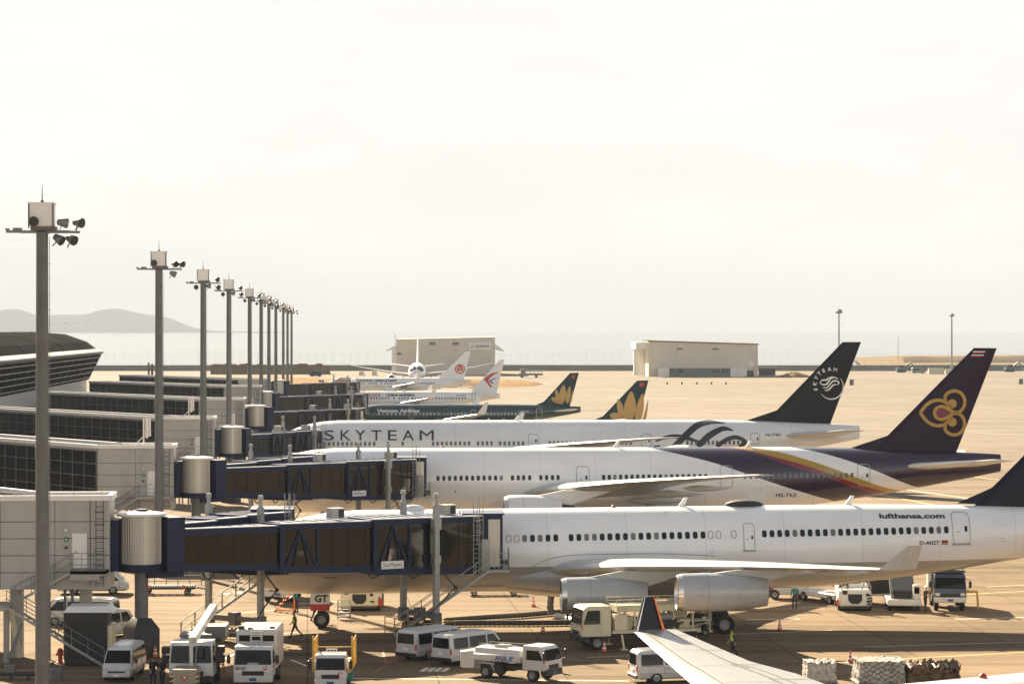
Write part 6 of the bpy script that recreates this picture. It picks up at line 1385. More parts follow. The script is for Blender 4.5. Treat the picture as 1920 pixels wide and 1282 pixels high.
# catering style truck on the right with blue front
t = thing('high_truck', 'truck with a dark blue front and a tall body under the nearest airliner\'s tail', 'truck', at_px(1786, 1146), R(-94)); t.location.y += 2.5
M_bluefront = mat('dark_blue_vehicle_paint', (.015, .03, .07), .35, var=.15, coat=.4)
cab(t, 2.6, 1.8, 2.3, .95, 2.65, M_bluefront, .2, lower=M_white_gse)
part(t, 'cargo_body', [M_white_gse, M_darkgrey], lambda q: (q.bx(-3.4, .7, -1.2, 1.2, 1.1, 3.1, 0, None, .05), q.bx(.3, 1.9, -1.15, 1.15, 2.75, 2.9, 1), q.bar((.4, -1.1, 2.9), (2.0, -1.1, 3.3), .08, .08, 1), q.bar((.4, 1.1, 2.9), (2.0, 1.1, 3.3), .08, .08, 1), q.bx(1.0, 1.9, -.3, .3, 3.0, 3.4, 1)))
part(t, 'side_mast', M_white_gse, lambda q: q.bx(.6, 1.0, -1.45, -1.22, .9, 3.7))
part(t, 'outrigger', M_yellow, lambda q: (q.bar((1.0, 1.2, 1.3), (1.0, 2.1, 1.3), .16), q.bar((1.0, 2.05, 1.35), (1.0, 2.15, .1), .14))); part(t, 'outrigger', M_yellow, lambda q: q.bar((1.0, -1.2, 1.3), (1.0, -1.8, 1.3), .16))
chassis(t, -3.3, 1.4, 2.2, .78, (1.6, -2.0), .46)
# belt loader and container loader by the tail
t = thing('container_loader', 'white container loader with a raised black lifting deck beneath the rear fuselage', 'loader', at_px(1699, 1145), R(-94)); t.location.y += 2
part(t, 'body', M_white_gse, lambda q: (q.bx(-2.4, 2.4, -1.2, 1.2, .4, .85, 0, None, .05), q.bx(1.7, 2.35, .62, 1.15, .85, 1.9, 0, None, .05)))
part(t, 'lifting_deck', [M_black, M_galv], lambda q: (q.loft([[(x, y, z), (x, -y, z), (x, -y, z + .25), (x, y, z + .25)] for x, y, z in ((1.6, .8, 1.2), (-2.4, .8, 3.0))], 0, False, True), q.bar((1.7, -.85, .9), (-2.2, -.85, 3.0), .14, .2, 1), q.bar((1.7, .6, .9), (-2.2, .85, 3.0), .14, .2, 1), q.bx(1.2, 1.6, -.75, .55, .85, 1.3, 0)))
part(t, 'operator_window', M_glass, lambda q: q.bx(2.355, 2.37, .7, 1.05, 1.3, 1.75))
for s in (-1, 1):
    part(t, 'headlight', M_lamp, lambda q: q.bx(2.41, 2.45, s * .9 - .12, s * .9 + .12, .55, .72))
    for x in (-1.6, 1.6): wheel(t, x, s * 1.0, .32, .22)
t = thing('belt_loader', 'white belt loader with side rails reaching up to the cargo door', 'loader', at_px(1550, 1128), R(118))
part(t, 'body', M_white_gse, lambda q: (q.bx(-2.6, 2.6, -.9, .9, .4, .8, 0, None, .05), q.bx(-2.4, -1.4, -.95, -.3, .8, 1.5, 0, None, .05)))
part(t, 'belt', M_black, lambda q: q.loft([[(x, -.4, z), (x, .4, z), (x, .4, z + .2), (x, -.4, z + .2)] for x, z in ((-3.4, .8), (3.6, 2.6))], 0, False, True))
part(t, 'rail', M_white_gse, lambda q: [(q.bar((-3.4, s * .48, 1.45), (3.6, s * .48, 3.25), .06), q.bar((-3.4, s * .48, 1.1), (3.6, s * .48, 2.9), .06), [q.bar((-3.4 + k, s * .48, .85 + k * .257), (-3.4 + k, s * .48, 1.45 + k * .257), .05) for k in range(8)]) for s in (-1, 1)])
for s in (-1, 1):
    for x in (-1.7, 1.7): wheel(t, x, s * .85, .34, .22)
t = thing('cargo_trailer', 'dark open trailer behind the white container loader', 'trailer', at_px(1650, 1130), R(5))
part(t, 'body', [M_beige, M_black], lambda q: (q.bx(-1.6, 1.6, -.9, .9, .6, .75, 0), q.bx(-1.6, 1.6, .85, .9, .75, 2.2, 0), q.bx(-1.6, -1.5, -.9, .9, .75, 2.3, 0), q.bx(-1.4, 1.5, -.7, .8, .76, 1.9, 1)))
for s in (-1, 1):
    for x in (-1.1, 1.1): wheel(t, x, s * .8, .35, .2)
# small luggage tug at the right engine
t = thing('luggage_tug', 'white luggage tug with a red nose right of the outer engine', 'tug', at_px(1475, 1121), R(182))
part(t, 'body', [M_white_gse, M_redpaint, M_logo_b], lambda q: (q.bx(-1.6, 1.1, -.75, .75, .35, 1.25, 0, None, .08), q.bx(1.0, 1.5, -.7, .7, .4, 1.05, 1, None, .08), wall_text(q, 'ANA', (.3, .756, .85), (-1, 0, 0), (0, 0, 1), .2, 2, w=.55, shear=.15)))
part(t, 'seat', M_black, lambda q: (q.bx(-.6, 0, -.5, .5, 1.25, 1.5), q.bx(-.7, -.6, -.5, .5, 1.25, 1.9))); part(t, 'steering_column', M_darkgrey, lambda q: q.tube([(.7, .2, 1.2), (.35, .2, 1.65)], .04, 6))
for s in (-1, 1):
    for x in (-1.0, 1.0): wheel(t, x, s * .68, .36, .24)
TUG = t
put(VAN, 176, 1112, 4, 'white vehicle nose with one wheel peeping out behind the nearest pier')
# white truck under the nose
t = thing('box_truck', 'white truck with blue stripes partly hidden behind the nearest airliner\'s nose', 'truck', at_px(526, 1128), R(-93)); t.location.y += 2
c = cab(t, 2.6, 1.75, 2.2, .75, 2.6, M_white_gse, .25, lower=M_white_gse)
part(c, 'stripe', mat('sky_blue_mark', (.05, .2, .5), .4), lambda q: [q.bx(2.62, 2.64, -1.0, 1.0, z, z + .1) for z in (1.42, 1.56)])
part(t, 'cargo_box', M_white_gse, lambda q: q.bx(-3.4, .8, -1.15, 1.15, .95, 3.2, 0, None, .05)); chassis(t, -3.3, 1.4, 2.2, .75, (1.6, -2.0), .45)
# dollies
def dolly_src():
    t = thing('cargo_dolly', 'x', 'dolly', group='flat cargo dollies')
    part(t, 'frame', M_darkgrey, lambda q: (q.bx(-2.1, 2.1, -.8, -.68, .42, .6), q.bx(-2.1, 2.1, .68, .8, .42, .6), [q.bx(-2.1 + k * .6, -2.0 + k * .6, -.68, .68, .45, .56) for k in range(8)], q.tube([(2.1, 0, .5), (3.2, 0, .3)], .05, 6)))
    part(t, 'roller_deck', [M_galv_l, M_cone], lambda q: ([q.tube([(-2.0 + k * .2, -.66, .63), (-2.0 + k * .2, .66, .63)], .06, 6) for k in range(21)], [q.bx(x, x + .18, -.84, -.76, .45, .75, 1) for x in (-1.5, 1.2)]))
    for x in (-1.5, 1.5):
        for s in (-1, 1): wheel(t, x, s * .72, .22, .16)
    return t
D = dolly_src(); put(D, 315, 1113, 2, 'empty roller dolly on the sunlit apron left of the near bridge\'s stair', True)
put(D, 925, 1115, 4, 'empty flat dolly standing under the nearest airliner\'s belly')
# wrapped air cargo on pallets
def cargo(label, px, py, w, dp, h, mats, seed, rag, deg=3, net=True):
    x, y = GP(px, py); rnd = random.Random(seed); n = 14
    b = MB()
    def P(a, c, e):  # unit cube coords -> bumpy box
        k = lambda v: v; j = rag * (math.sin(a * 23 + seed) * math.cos(c * 19 + e * 7) * .5 + rnd.uniform(-.5, .5))
        return ((a - .5) * w * (1 + .03 * math.sin(e * 6)) + j * .5, (c - .5) * dp + j * .5, .62 + e * h + (j if e > .9 else 0))
    def face(f):
        g = [[f(i / n, k / n) for i in range(n + 1)] for k in range(n + 1)]; vs = [p for r in g for p in r]
        b.add(vs, [(k * (n + 1) + i, k * (n + 1) + i + 1, (k + 1) * (n + 1) + i + 1, (k + 1) * (n + 1) + i) for k in range(n) for i in range(n)], 0, True)
    face(lambda s, r: P(s, 0, r)); face(lambda s, r: P(s, 1, r)); face(lambda s, r: P(0, s, r)); face(lambda s, r: P(1, s, r)); face(lambda s, r: P(s, r, 1))
    o = b.build('cargo_pallet', mats[0], None, (x, y, 0), R(deg), sharp=60); tag(o, label, 'cargo pallet', 'wrapped cargo pallets')
    nt = MB(); k = 4
    for i in (range(-k, k + 1) if net else ()):
        for sg in (-1, 1):
            pts = []
            for q in range(9):
                e = q / 8; a = (i / k + sg * (e - .5) + .06 * math.sin(i * 2.3 + q * 1.7 + seed)); a = a / 1.0
                if 0 <= a / 1.4 + .5 <= 1: pts.append(((a / 1.4) * w * 1.02, -dp / 2 - .05, .64 + e * h))
            if len(pts) > 1: nt.tube(pts, .016, 4, 0)
    for i in range(5): a = i / 4 - .5; nt.tube([(a * w, -dp / 2 - .05, .64 + h), (a * w, -dp / 4, .66 + h + rag * .3), (a * w, dp / 2, .66 + h)], .02, 4, 0)
    nt.build('cargo_net', mats[1], o)
    pl = part(o, 'base_plate', M_galv, lambda q: q.bx(-w / 2 - .12, w / 2 + .12, -dp / 2 - .12, dp / 2 + .12, .54, .60))
    dl = clone(D, (x, y, 0), R(deg), 'roller dolly carrying the ' + label.split(',')[0]); dl.scale = (w / 4.0, dp / 1.6, .85)
    return o
M_wrap = mat('white_plastic_wrap', (.42, .405, .37), .3, var=.3, scale=3, dirt=(.10, .08, .055), dirt_amt=.85, bump=.6, bscale=4)
M_brownload = mat('brown_strapped_load', (.15, .095, .05), .8, var=.35, scale=3, dirt=(.05, .035, .02), dirt_amt=.6, bump=.6, bscale=5)
M_net = mat('grey_net_cord', (.16, .14, .11), .8)
cargo('tall white wrapped cargo, narrowest of the three', 1536, 1294, 1.6, 1.7, 1.02, (M_wrap, M_net), 3, .16, net=False)
cargo('broad white plastic wrapped cargo under a dark net', 1647, 1295, 2.55, 2.2, 1.15, (M_wrap, M_net), 5, .12)
cargo('brown lumpy strapped cargo with ragged tan top', 1747, 1297, 2.8, 1.8, .85, (M_brownload, M_cap), 9, .4, net=False)

# ------------------------------------------------------------------ small equipment
def cone_src():
    t = thing('traffic_cone', 'x', 'traffic cone', group='striped traffic cones')
    part(t, 'cone_body', [M_cone, M_logo_w], lambda q: (q.lathe([(.17, .04), (.135, .22)], 14, 0, 'Z', caps=False), q.lathe([(.135, .22), (.112, .34)], 14, 1, 'Z', caps=False), q.lathe([(.112, .34), (.088, .46)], 14, 0, 'Z', caps=False), q.lathe([(.088, .46), (.068, .56)], 14, 1, 'Z', caps=False), q.lathe([(.068, .56), (.03, .75), (.0, .76)], 14, 0, 'Z', caps=False)))
    part(t, 'base', M_black, lambda q: q.bx(-.2, .2, -.2, .2, 0.005, .05, 0, None, .02)); return t
CN = cone_src()
for i, (px, py, lb) in enumerate(((1000, 1137, 'striped cone alone on the sunny apron left of the inner engine'), (1018, 1187, 'striped cone beside the ribbed air hoses'), (1133, 1222, 'striped cone in front of the cream fuel truck'), (1306, 1213, 'striped cone behind the foreground wing'),
        (1594, 1242, 'dim striped cone between the two white cargo pallets'), (291, 1232, 'orange cone by the near bridge\'s pedestal'), (25, 1228, 'striped cone at the foot of the stair brace'), (1462, 1182, 'small cone in the shade by the dark main wheels'))):
    put(CN, px, py, 5 * i, lb, i == 0)
    
def hose(name, label, pts, r=.2, cat='hose'):
    q = []
    for i in range(len(pts) - 1):
        p, s = Vector(pts[i]), Vector(pts[i + 1]); k = max(2, int((s - p).length / .16))
        q += [p + (s - p) * j / k for j in range(k)]
    q.append(Vector(pts[-1])); b = MB(); b.tube(q, [r * (1.0 if j % 2 else .84) for j in range(len(q))], 12, 0); return tag(b.build(name, M_hose), label, cat, 'ribbed air hoses')
M_hose = mat('ribbed_hose_cloth', (.085, .078, .062), .7, var=.25, scale=2)
g3 = lambda px, py, z=.22: (*GP(px, py), z)
hose('air_hose', 'upper of two long ribbed hoses lying on the apron beside the inner engine', [g3(835, 1168), g3(900, 1163), g3(980, 1158), g3(1060, 1151), g3(1100, 1149)])
hose('air_hose', 'lower of two long ribbed hoses lying on the apron beside the inner engine', [g3(832, 1174), g3(900, 1173), g3(1000, 1173), g3(1080, 1172)])
x, y = GP(1034, 1158)
hose('air_hose', 'upright ribbed hose hanging from the airliner\'s belly left of the inner engine', [(x, y, .25), (x - .1, y, .8), (x + .05, y + .4, 2.6)], .26)
o = hose('air_hose', 'short pale bent hose lying at the foot of the upright hose', [g3(1042, 1160), g3(1060, 1163), g3(1082, 1172)], .24); o.data.materials[0] = M_galv_l
# orange ladder and step stand by the nose gear
t = thing('step_ladder', 'orange wheeled ladder beside the teal jacketed worker', 'ladder', at_px(536, 1146), R(0))
part(t, 'frame', M_orange, lambda q: ([q.bar((-.75, y, .1), (.45, y, 1.45), .06) for y in (-.3, .3)], [q.bar((.62, y, .1), (.55, y, 1.45), .06) for y in (-.3, .3)], [q.bar((-.75, y, .12), (.62, y, .12), .06) for y in (-.3, .3)], [q.bar((.45, y, 1.45), (.6, y, 1.45), .06) for y in (-.3, .3)], q.bar((-.75, -.3, .12), (-.75, .3, .12), .05)))
part(t, 'tread', M_orange, lambda q: [q.bx(-.68 + k * .24, -.46 + k * .24, -.3, .3, .3 + k * .26, .33 + k * .26) for k in range(5)])
for x in (-.75, .62): wheel(t, x, -.3, .08, .06, M_black)
t = thing('step_stand', 'grey metal step stand in front of the cream tractor', 'step stand', at_px(645, 1161), R(-5))
part(t, 'frame', M_galv_l, lambda q: ([q.bar((x, y, .05), (x * .95, y, 1.35), .06) for x in (-.42, .42) for y in (-.3, .3)], [q.bar((-.42, y, z), (.42, y, z), .05) for y in (-.3, .3) for z in (1.35, .9)]))
part(t, 'tread', M_midgrey, lambda q: [q.bx(-.4, .4, -.3 + k * .05, .3, .18 + k * .24, .25 + k * .24) for k in range(3)])
t = thing('red_ladder', 'tall red step ladder between the boom truck and the box truck', 'ladder', at_px(408, 1262), R(15))
part(t, 'frame', M_redpaint, lambda q: ([q.bar((x, -.1, 0), (x * .6, .15, 2.2), .05) for x in (-.4, .4)], [q.bar((x, .5, 0), (x * .6, .2, 2.2), .05) for x in (-.4, .4)])); part(t, 'tread', M_redpaint, lambda q: [q.bar((-.36 + k * .02, -.08 + k * .03, .25 + k * .28), (.36 - k * .02, -.08 + k * .03, .25 + k * .28), .05) for k in range(7)])
# dark equipment cabinet under the pier
t = thing('equipment_cabinet', 'tall dark equipment cabinet with sunlit pale roof under the nearest pier', 'cabinet', at_px(160, 1248), R(2)); t.location.y += 1.3
part(t, 'housing', [M_darkgrey, M_beige], lambda q: (q.bx(-1.32, 1.25, -1.2, 1.2, .05, 3.2, 0), q.bx(1.25, 1.5, -1.1, 1.1, .05, 2.4, 1))); part(t, 'roof', M_cap, lambda q: q.loft([[(-1.4, -1.28, 3.2), (1.6, -1.28, 3.2), (1.6, 1.28, 3.2), (-1.4, 1.28, 3.2)], [(-1.1, -.95, 3.55), (1.2, -.95, 3.55), (1.2, .95, 3.55), (-1.1, .95, 3.55)]], 0, False, True))
each(t, 'door', M_black, range(3), lambda q, k: q.bx(-1.1 + k * .8, -.42 + k * .8, -1.225, -1.2, .4, 2.7))
t = thing('fire_hydrant', 'red hydrant post beside the dark equipment cabinet', 'hydrant', at_px(113, 1243), 0)
part(t, 'body', M_redpaint, lambda q: (q.lathe([(.2, 0), (.2, .08), (.13, .12), (.13, .62), (.2, .66), (.2, .74), (.12, .9), (.02, .95)], 16, 0, 'Z'), q.lathe([(.07, -.26), (.07, .26)], 10, 0, 'X', (0, 0, .55))))
t = thing('pipe_stand', 'dark pipework and valve boxes low on the ground under the stair', 'pipework', at_px(22, 1272), 0)
part(t, 'pipe', M_darkgrey, lambda q: ([q.tube([(-1.2, y, .3), (1.4, y, .3)], .09, 8) for y in (-.3, .2)], q.tube([(1.3, .2, .3), (2.4, .2, .9)], .08, 8), [q.bar((x, -.4, 0), (x, .4, .35), .1) for x in (-1, 0, 1)])); each(t, 'valve_box', M_midgrey, ((2.2, 2.9, 0, .6), (-.4, .2, .4, .8)), lambda q, i: q.bx(i[0], i[1], -.28, .28, i[2], i[3]))
# crowd barrier beyond the dolly
t = thing('steel_barrier', 'low steel rail barrier standing in the shade behind the roller dolly', 'barrier', at_px(330, 1096), R(2))
part(t, 'rail', M_galv, lambda q: ([q.bar((-2.6, 0, z), (2.0, 0, z), .06) for z in (.3, .75, 1.2)], [q.bar((-2.6 + k * .92, 0, 0), (-2.6 + k * .92, 0, 1.2), .07) for k in range(6)]))
# covered boarding stairs at the crane-tail airliner
t = thing('boarding_stairs', 'covered white boarding stairs with reddish sides at the crane roundel airliner', 'stairs', (XW(648, 695 * K), 695 * K, 0), R(4))
part(t, 'canopy', [M_white_gse, mat('reddish_panel', (.42, .17, .09), .5)], lambda q: (q.loft([[(x, -1.3, z), (x, 1.3, z), (x, 1.3, z + 2.4), (x, -1.3, z + 2.4)] for x, z in ((-7.5, .8), (-1.8, 3.6), (1.6, 3.6))], 0, False, True), q.loft([[(x, -1.36, z), (x, -1.32, z), (x, -1.32, z + 1.6), (x, -1.36, z + 1.6)] for x, z in ((-7.0, 1.1), (-1.8, 3.8), (1.5, 3.8))], 1, False, True)))
part(t, 'chassis', M_darkgrey, lambda q: (q.bx(-5, 1.5, -1.2, 1.2, .5, .9), q.bar((-1, -1, .9), (-1, -1, 3.6), .2), q.bar((1, 1, .9), (1, 1, 3.6), .2)))
# ------------------------------------------------------------------ distant vehicles and markers
def small_vehicle(label, px, py, deg, paint, cat='van', tall=1.9, ln=4.6, kind='distant_van', loft=True):
    t = thing(kind, label, cat, at_px(px, py), R(deg), 'small vehicles far across the apron')
    part(t, 'body', paint, lambda q: q.loft([[(x, -.85, .3), (x, .85, .3), (x, .85, z * .55), (x, .72, z), (x, -.72, z), (x, -.85, z * .55)] for x, z in ((-ln / 2, tall * .92), (-ln / 2 + .2, tall), (ln * .2, tall), (ln * .42, tall * .58), (ln / 2, tall * .5))], 0, False, True))
    each(t, 'window', M_glass, (-1, 1), lambda q, s: q.bx(-ln * .42, ln * .22, s * .86 - .02, s * .86 + .02, tall * .58, tall * .85))
    for x in (-ln * .3, ln * .3):
        for s in (-1, 1): wheel(t, x, s * .75, .33, .2)
    return t
small_vehicle('small white van on the far road left of the floodlight row', 452, 698, 5, M_white_gse); small_vehicle('small dark truck on the far apron right of the floodlight row', 592, 706, 170, M_darkgrey, 'truck', 2.6, 5, 'distant_truck')
small_vehicle('small white car left of the nose-on airliner\'s engine, the outer one', 679, 704, 80, M_white_gse, 'car', 1.9); small_vehicle('small white car left of the nose-on airliner\'s engine, the inner one', 703, 704, 80, M_white_gse, 'car', 1.9)
small_vehicle('white van faint on the far road above the floodlight row', 598, 693, 5, M_white_gse)
t = thing('distant_loader', 'grey high loader standing alone right of the far hangar', 'loader', at_px(992, 708), R(3), 'small vehicles far across the apron')
part(t, 'deck', M_galv, lambda q: (q.bx(-4.6, 5.6, -1.6, 1.6, 1.0, 1.9), q.bx(-3.6, -1.6, -1.4, 1.4, 1.9, 3.6))); part(t, 'rail', M_galv_l, lambda q: ([q.bar((-1.4, s * 1.5, z), (5.6, s * 1.5, z), .12) for s in (-1, 1) for z in (2.6, 3.2)], [q.bar((-1.4 + k * 1.75, -1.5, 1.9), (-1.4 + k * 1.75, -1.5, 3.2), .12) for k in range(5)]))
for x in (-3, 3): wheel(t, x, -1.3, .55, .4); wheel(t, x, 1.3, .55, .4)
def excavator(label, px, py, deg, paint):
    t = thing('excavator', label, 'excavator', at_px(px, py), R(deg), 'machines at the foot of the dike')
    part(t, 'cab', [paint, M_glass], lambda q: (q.bx(-2.4, 1.6, -1.4, 1.4, 1.1, 2.2), q.bx(-.2, 1.5, .2, 1.3, 2.2, 3.4, 1))); part(t, 'boom', paint, lambda q: (q.bar((1.2, -.2, 2.2), (4.2, -.2, 4.6), .5, .6), q.bar((4.1, -.2, 4.6), (6.8, -.2, 2.0), .4, .45), q.bx(6.2, 7.2, -.7, .3, 1.0, 2.0)))
    each(t, 'track', M_darkgrey, (-1, 1), lambda q, s: q.bx(-2, 2, s * 1.2 - .35, s * 1.2 + .35, .02, .95, 0, None, .2))
M_tealmach = mat('teal_machine_paint', (.035, .12, .14), .5, var=.15)
excavator('teal excavator with raised arm at the dike foot left of the orchid fin', 1690, 698, 0, M_tealmach); excavator('teal excavator near the right edge at the dike foot', 1893, 697, 10, M_tealmach)
small_vehicle('grey truck parked at the dike foot between the excavator and the thin post', 1722, 700, 0, M_galv, 'truck', 2.6, 6, 'distant_truck')
t = thing('site_hut', 'pale site huts in a low row beside the thin floodlight post', 'hut', at_px(1755, 701), 0); part(t, 'wall', M_beige, lambda q: (q.bx(-3.5, 3.5, -1.2, 1.2, 0, 2.7), q.bx(4.2, 7.0, -1.2, 1.2, 0, 2.2))); part(t, 'roof', M_galv, lambda q: q.bx(-3.7, 3.7, -1.4, 1.4, 2.71, 2.85))
t = thing('site_hut', 'low dark shed between the pale hangar and the dark lettered fin', 'shed', at_px(1438, 703), 0); part(t, 'wall', M_darkgrey, lambda q: q.bx(-3.6, 3.6, -1.5, 1.5, 0, 2.8)); part(t, 'roof', M_galv, lambda q: q.bx(-3.8, 3.8, -1.7, 1.7, 2.81, 3.6))
t = thing('dike_gate', 'small dark posts and gate box on the dry grass bank', 'gate', (XW(281, 1020 * K), 1020 * K, 0), 0); each(t, 'post', M_darkgrey, ((-.9, -.1, 5.6), (.5, 1.5, 5.0)), lambda q, i: q.bx(i[0], i[1], -.3, .3, 0, i[2]))
def marker(px, py, w, h, label, m): 
    t = thing('apron_marker', label, 'marker box', at_px(px, py), 0, 'marker boxes on the far apron'); part(t, 'body', m, lambda q: q.bx(-w, w, -w * .6, w * .6, .1, h, 0, None, .05)); part(t, 'foot', M_darkgrey, lambda q: q.bx(-w * .8, w * .8, -w * .5, w * .5, .005, .1))
for i, px in enumerate((1251, 1278.5, 1306.5, 1334, 1361)): marker(px, 720.5, .3, .85, ['leftmost', 'second', 'middle', 'fourth', 'rightmost'][i] + ' of five small blocks in a row before the pale hangar', M_drygrass)
marker(1596.5, 722, .75, 2.1, 'grey box on the far apron right of the dark lettered fin', M_midgrey); marker(1914, 720, .75, 2.0, 'grey box on the far apron at the right edge', M_midgrey)

# ------------------------------------------------------------------ people
M_skin = mat('skin', (.42, .25, .17), .5, var=.06); M_hair = mat('black_hair', (.015, .013, .012), .5)
def cloth(n, c): return mat(n, c, .85, var=.15, scale=6)
C_dark, C_teal, C_vis, C_navy, C_strip = cloth('dark_uniform_cloth', (.02, .021, .026)), cloth('teal_jacket_cloth', (.02, .13, .17)), cloth('lime_vest_cloth', (.33, .52, .04)), cloth('navy_trouser_cloth', (.018, .02, .032)), cloth('pale_reflective_tape', (.55, .56, .38))
C_shoe, C_brown = cloth('black_boot_leather', (.012, .011, .011)), cloth('brown_jacket_cloth', (.07, .045, .03))
def person(label, px, py, deg, jacket, legs=(18, -18), knees=(8, 22), arms=(-18, 18), elbows=(15, 25), lean=0, head=0, helmet=True, vest=False, h=1.72, trousers=None, out=8):
    k = h / 1.72; V, E, Rr, G = [], [], [], []
    def v(p, r, par, g):
        V.append(Vector(p) * k); Rr.append(r * k * (1.12 if r > .035 and g in (1, 2) else 1)); G.append(g)
        if par is not None: E.append((par, len(V) - 1))
        return len(V) - 1
    la = R(lean); sp = lambda x, y, z: (x * math.cos(la) + (z - .93) * math.sin(la), y, .93 + (z - .93) * math.cos(la) - x * math.sin(la))
    # legs: lowest foot sets the pelvis height
    TH, SH = .43, .42; feet = []
    for a, b in zip(legs, knees): feet.append(TH * math.cos(R(a)) + SH * math.cos(R(a - b)))
    pz = max(feet) + .085 - .0; dz = pz + .06 - .93
    S = lambda p: (p[0], p[1], p[2] + dz)
    pel = v(S((0, 0, .93)), .135, None, 1); s1 = v(S(sp(0, 0, 1.08)), .13, pel, 2); s2 = v(S(sp(.01, 0, 1.25)), .15, s1, 2); s3 = v(S(sp(.0, 0, 1.38)), .14, s2, 2)
    nk = v(S(sp(.01, 0, 1.49)), .058, s3, 3); hd = v(S(sp(.03, 0, 1.575)), .095, nk, 3); h2 = v(S(sp(.035, 0, 1.665)), .082, hd, 3); v(S(sp(.125, 0, 1.60)), .018, hd, 3)
    hand_c = []
    for i, s in enumerate((1, -1)):
        hp = v(S((0, s * .095, .88)), .092, pel, 1); a, b = R(legs[i]), R(legs[i] - knees[i])
        kn = (TH * math.sin(a), s * .10, .88 - TH * math.cos(a)); an = (kn[0] + SH * math.sin(b), s * .10, kn[2] - SH * math.cos(b))
        m1 = v(S((kn[0] * .5, s * .1, .88 - TH * .5 * math.cos(a))), .08, hp, 1); kk = v(S(kn), .06, m1, 1); cf = v(S((kn[0] + (an[0] - kn[0]) * .35, s * .1, kn[2] + (an[2] - kn[2]) * .35)), .056, kk, 1); ak = v(S(an), .042, cf, 0)
        fz = min(0, math.degrees(b)) / 60.0; v(S((an[0] + .17, s * .115, an[2] - .045 + fz * .12)), .036, ak, 0); v(S((an[0] - .045, s * .1, an[2] - .045)), .04, ak, 0)
        sh = v(S(sp(0, s * .185, 1.40)), .07, s3, 2); a, b = R(arms[i]), R(arms[i] + elbows[i]); o = math.sin(R(out))
        p0 = Vector(sp(0, s * .205, 1.40)); e0 = p0 + Vector((.28 * math.sin(a), s * .28 * o, -.28 * math.cos(a))); w0 = e0 + Vector((.25 * math.sin(b), s * .02, -.25 * math.cos(b)))
        el = v(S(e0), .05, sh, 2); wr = v(S(w0), .034, el, 4); dr = (w0 - e0).normalized(); hc = w0 + dr * .06
        ha = v(S(hc), .034, wr, 4)
        sd = Vector((dr.z, 0, -dr.x)) if abs(dr.z) > .2 else Vector((0, 0, 1)); sd = sd.normalized()
        for f in range(4):
            q = hc + sd * ((f - 1.5) * .019) + dr * .045; f1 = v(S(q), .010, ha, 4); v(S(q + dr * (.030 + .006 * (f in (1, 2))) + Vector((.008, -s * .012, 0))), .0085, f1, 4)
        v(S(hc + sd * -.045 + dr * .015 + Vector((.015, -s * .01, 0))), .0105, ha, 4)
    me = bpy.data.meshes.new('person'); me.from_pydata([tuple(p) for p in V], E, []); o = bpy.data.objects.new('person', me); COL.objects.link(o)
    bpy.context.view_layer.objects.active = o
    sk = o.modifiers.new('skin', 'SKIN'); sk.use_smooth_shade = True; sb = o.modifiers.new('sub', 'SUBSURF'); sb.levels = sb.render_levels = 1
    for i, sv in enumerate(me.skin_vertices[0].data): sv.radius = (Rr[i], Rr[i]); sv.use_root = (i == 0)
    if True:
        for i in (pel, s1, s2, s3): me.skin_vertices[0].data[i].radius = (Rr[i] * .86, Rr[i] * 1.12)
    dg = bpy.context.evaluated_depsgraph_get(); dg.update(); nm = bpy.data.meshes.new_from_object(o.evaluated_get(dg)); o.modifiers.clear(); o.data = nm; bpy.data.meshes.remove(me)
    for x in (C_shoe, trousers or C_navy, jacket, M_skin, M_skin, C_strip, C_vis): nm.materials.append(x)
    for p in nm.polygons:
        c = p.center; i = min(range(len(V)), key=lambda q: (V[q] - c).length - Rr[q] * .6); g = G[i]
        if g == 2 and abs(c.y) < .2 * k:
            zz = (c.z / k - dz)
            if vest and zz > 1.0: g = 6
            if vest and (1.08 < zz < 1.14 or 1.24 < zz < 1.29): g = 5
        p.material_index = g; p.use_smooth = True
    o.location = at_px(px, py); o.rotation_euler = (0, 0, R(deg)); tag(o, label, 'person')
    hp = V[h2]; M = Matrix.Translation(hp)
    each(o, 'eye', M_hair, (-.03, .03), lambda q, y: q.sphere(V[hd] + Vector((.083, y, .045)) * k, .011 * k, n=6, k=4))
    part(o, 'hair', M_hair, lambda q: q.sphere((hp.x - .018, hp.y, hp.z + .0), .098 * k, n=14, k=8, sc=(1, .93, .9)))
    if helmet: part(o, 'hard_hat', M_logo_w, lambda q: (q.lathe([(.145, .02), (.125, .03), (.118, .09), (.08, .135), (.01, .15)], 16, 0, 'Z', (hp.x, hp.y, hp.z - .01)),))
    return o
person('person in dark uniform with a lime striped vest striding left across the sunny apron', 553, 1196, 180, C_dark, (22, -24), (4, 26), (-20, 16), (10, 25), 3, helmet=False, vest=True)
person('person in teal jacket and white hard hat standing by the orange ladder', 556, 1149, 170, C_teal, (3, -3), (2, 4), (22, 30), (45, 40), 10)
person('person in a lime vest bending over the nose wheel', 590, 1165, 10, C_vis, (12, -14), (6, 10), (35, 45), (30, 25), 16, helmet=False, vest=True)
person('taller of two dark clothed people standing left of the boom truck', 287, 1290, -60, C_dark, (4, -4), (2, 5), (10, 14), (60, 30), 5, helmet=False)
person('shorter of two dark clothed people standing left of the boom truck', 304, 1290, -120, C_dark, (3, -5), (3, 5), (8, 12), (40, 30), 0, helmet=False, h=1.66)
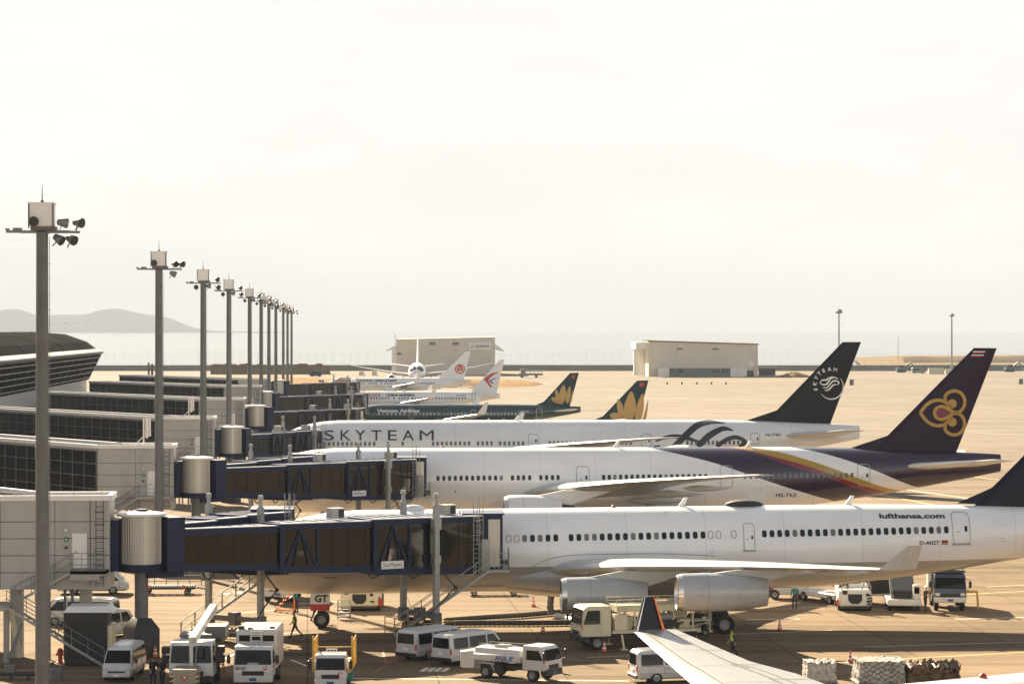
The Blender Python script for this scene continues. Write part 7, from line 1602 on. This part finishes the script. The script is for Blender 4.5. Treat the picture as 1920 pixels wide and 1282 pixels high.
person('person in dark suit with a lime vest walking left behind the foreground wing', 1374, 1233, 190, C_dark, (14, -16), (4, 18), (-14, 14), (14, 20), 2, helmet=False, vest=True)
person('person in teal jacket walking away near the outer engine', 1490, 1142, 95, C_teal, (12, -10), (6, 14), (-6, 12), (18, 24), 3)
person('person in white hard hat leaning against the blue fronted truck', 1735, 1146, 20, C_brown, (5, -3), (3, 5), (15, 60), (35, 30), 3)
person('distant person in pale clothing beside the luggage tug', 1506, 1122, 60, C_brown, (4, -6), (3, 6), (12, 20), (30, 30), 0, helmet=False)
person('person in teal jacket half hidden behind the white low tractor', 1603, 1124, -80, C_teal, (4, -6), (3, 6), (20, 10), (40, 30), 4)
# ------------------------------------------------------------------ birds over the bay
for i, (px, py) in enumerate(((107, 616), (113, 610), (124, 608.5), (131, 614), (139, 612.5), (150, 621), (108, 606))):
    b = MB(); s = .45
    b.loft([[(-.22, 0, .0), (0, -.05, .03), (0, .05, .03)], [(.0, 0, -.05), (.05, -.06, .05), (.05, .06, .05)], [(.26, 0, .02), (.25, -.02, .04), (.25, .02, .04)]], 0, True, True)
    for q in (-1, 1): b.add([(.1, 0, .04), (-.08, 0, .04), (-.05, q * .35, .16), (.08, q * .35, .17), (-.02, q * .72, .08)], [(0, 1, 2, 3), (3, 2, 4)], 0)
    o = b.build('bird', M_darkgrey, None, (XW(px, 330), 330 + i, ZW(py, 330)), R(30 * i)); tag(o, 'tiny dark bird gliding over the bay above the terminal roof', 'bird', 'birds over the bay'); o.scale = (.6, .6, .6)
# ------------------------------------------------------------------ air
hb = MB(); hb.bx(-12000, 12000, -400, 20800, -5, 330, 0)
hz = bpy.data.materials.new('haze_air'); hz.use_nodes = True
hn, hl = hz.node_tree.nodes, hz.node_tree.links
hn.remove(hn['Principled BSDF']); pv = hn.new('ShaderNodeVolumePrincipled')
pv.inputs['Color'].default_value = (0.78, 0.85, 0.96, 1); pv.inputs['Density'].default_value = 0.75e-4; pv.inputs['Anisotropy'].default_value = -0.3
hl.new(pv.outputs[0], hn['Material Output'].inputs['Volume'])
o = hb.build('haze', hz); tag(o, None, None, None, 'stuff')
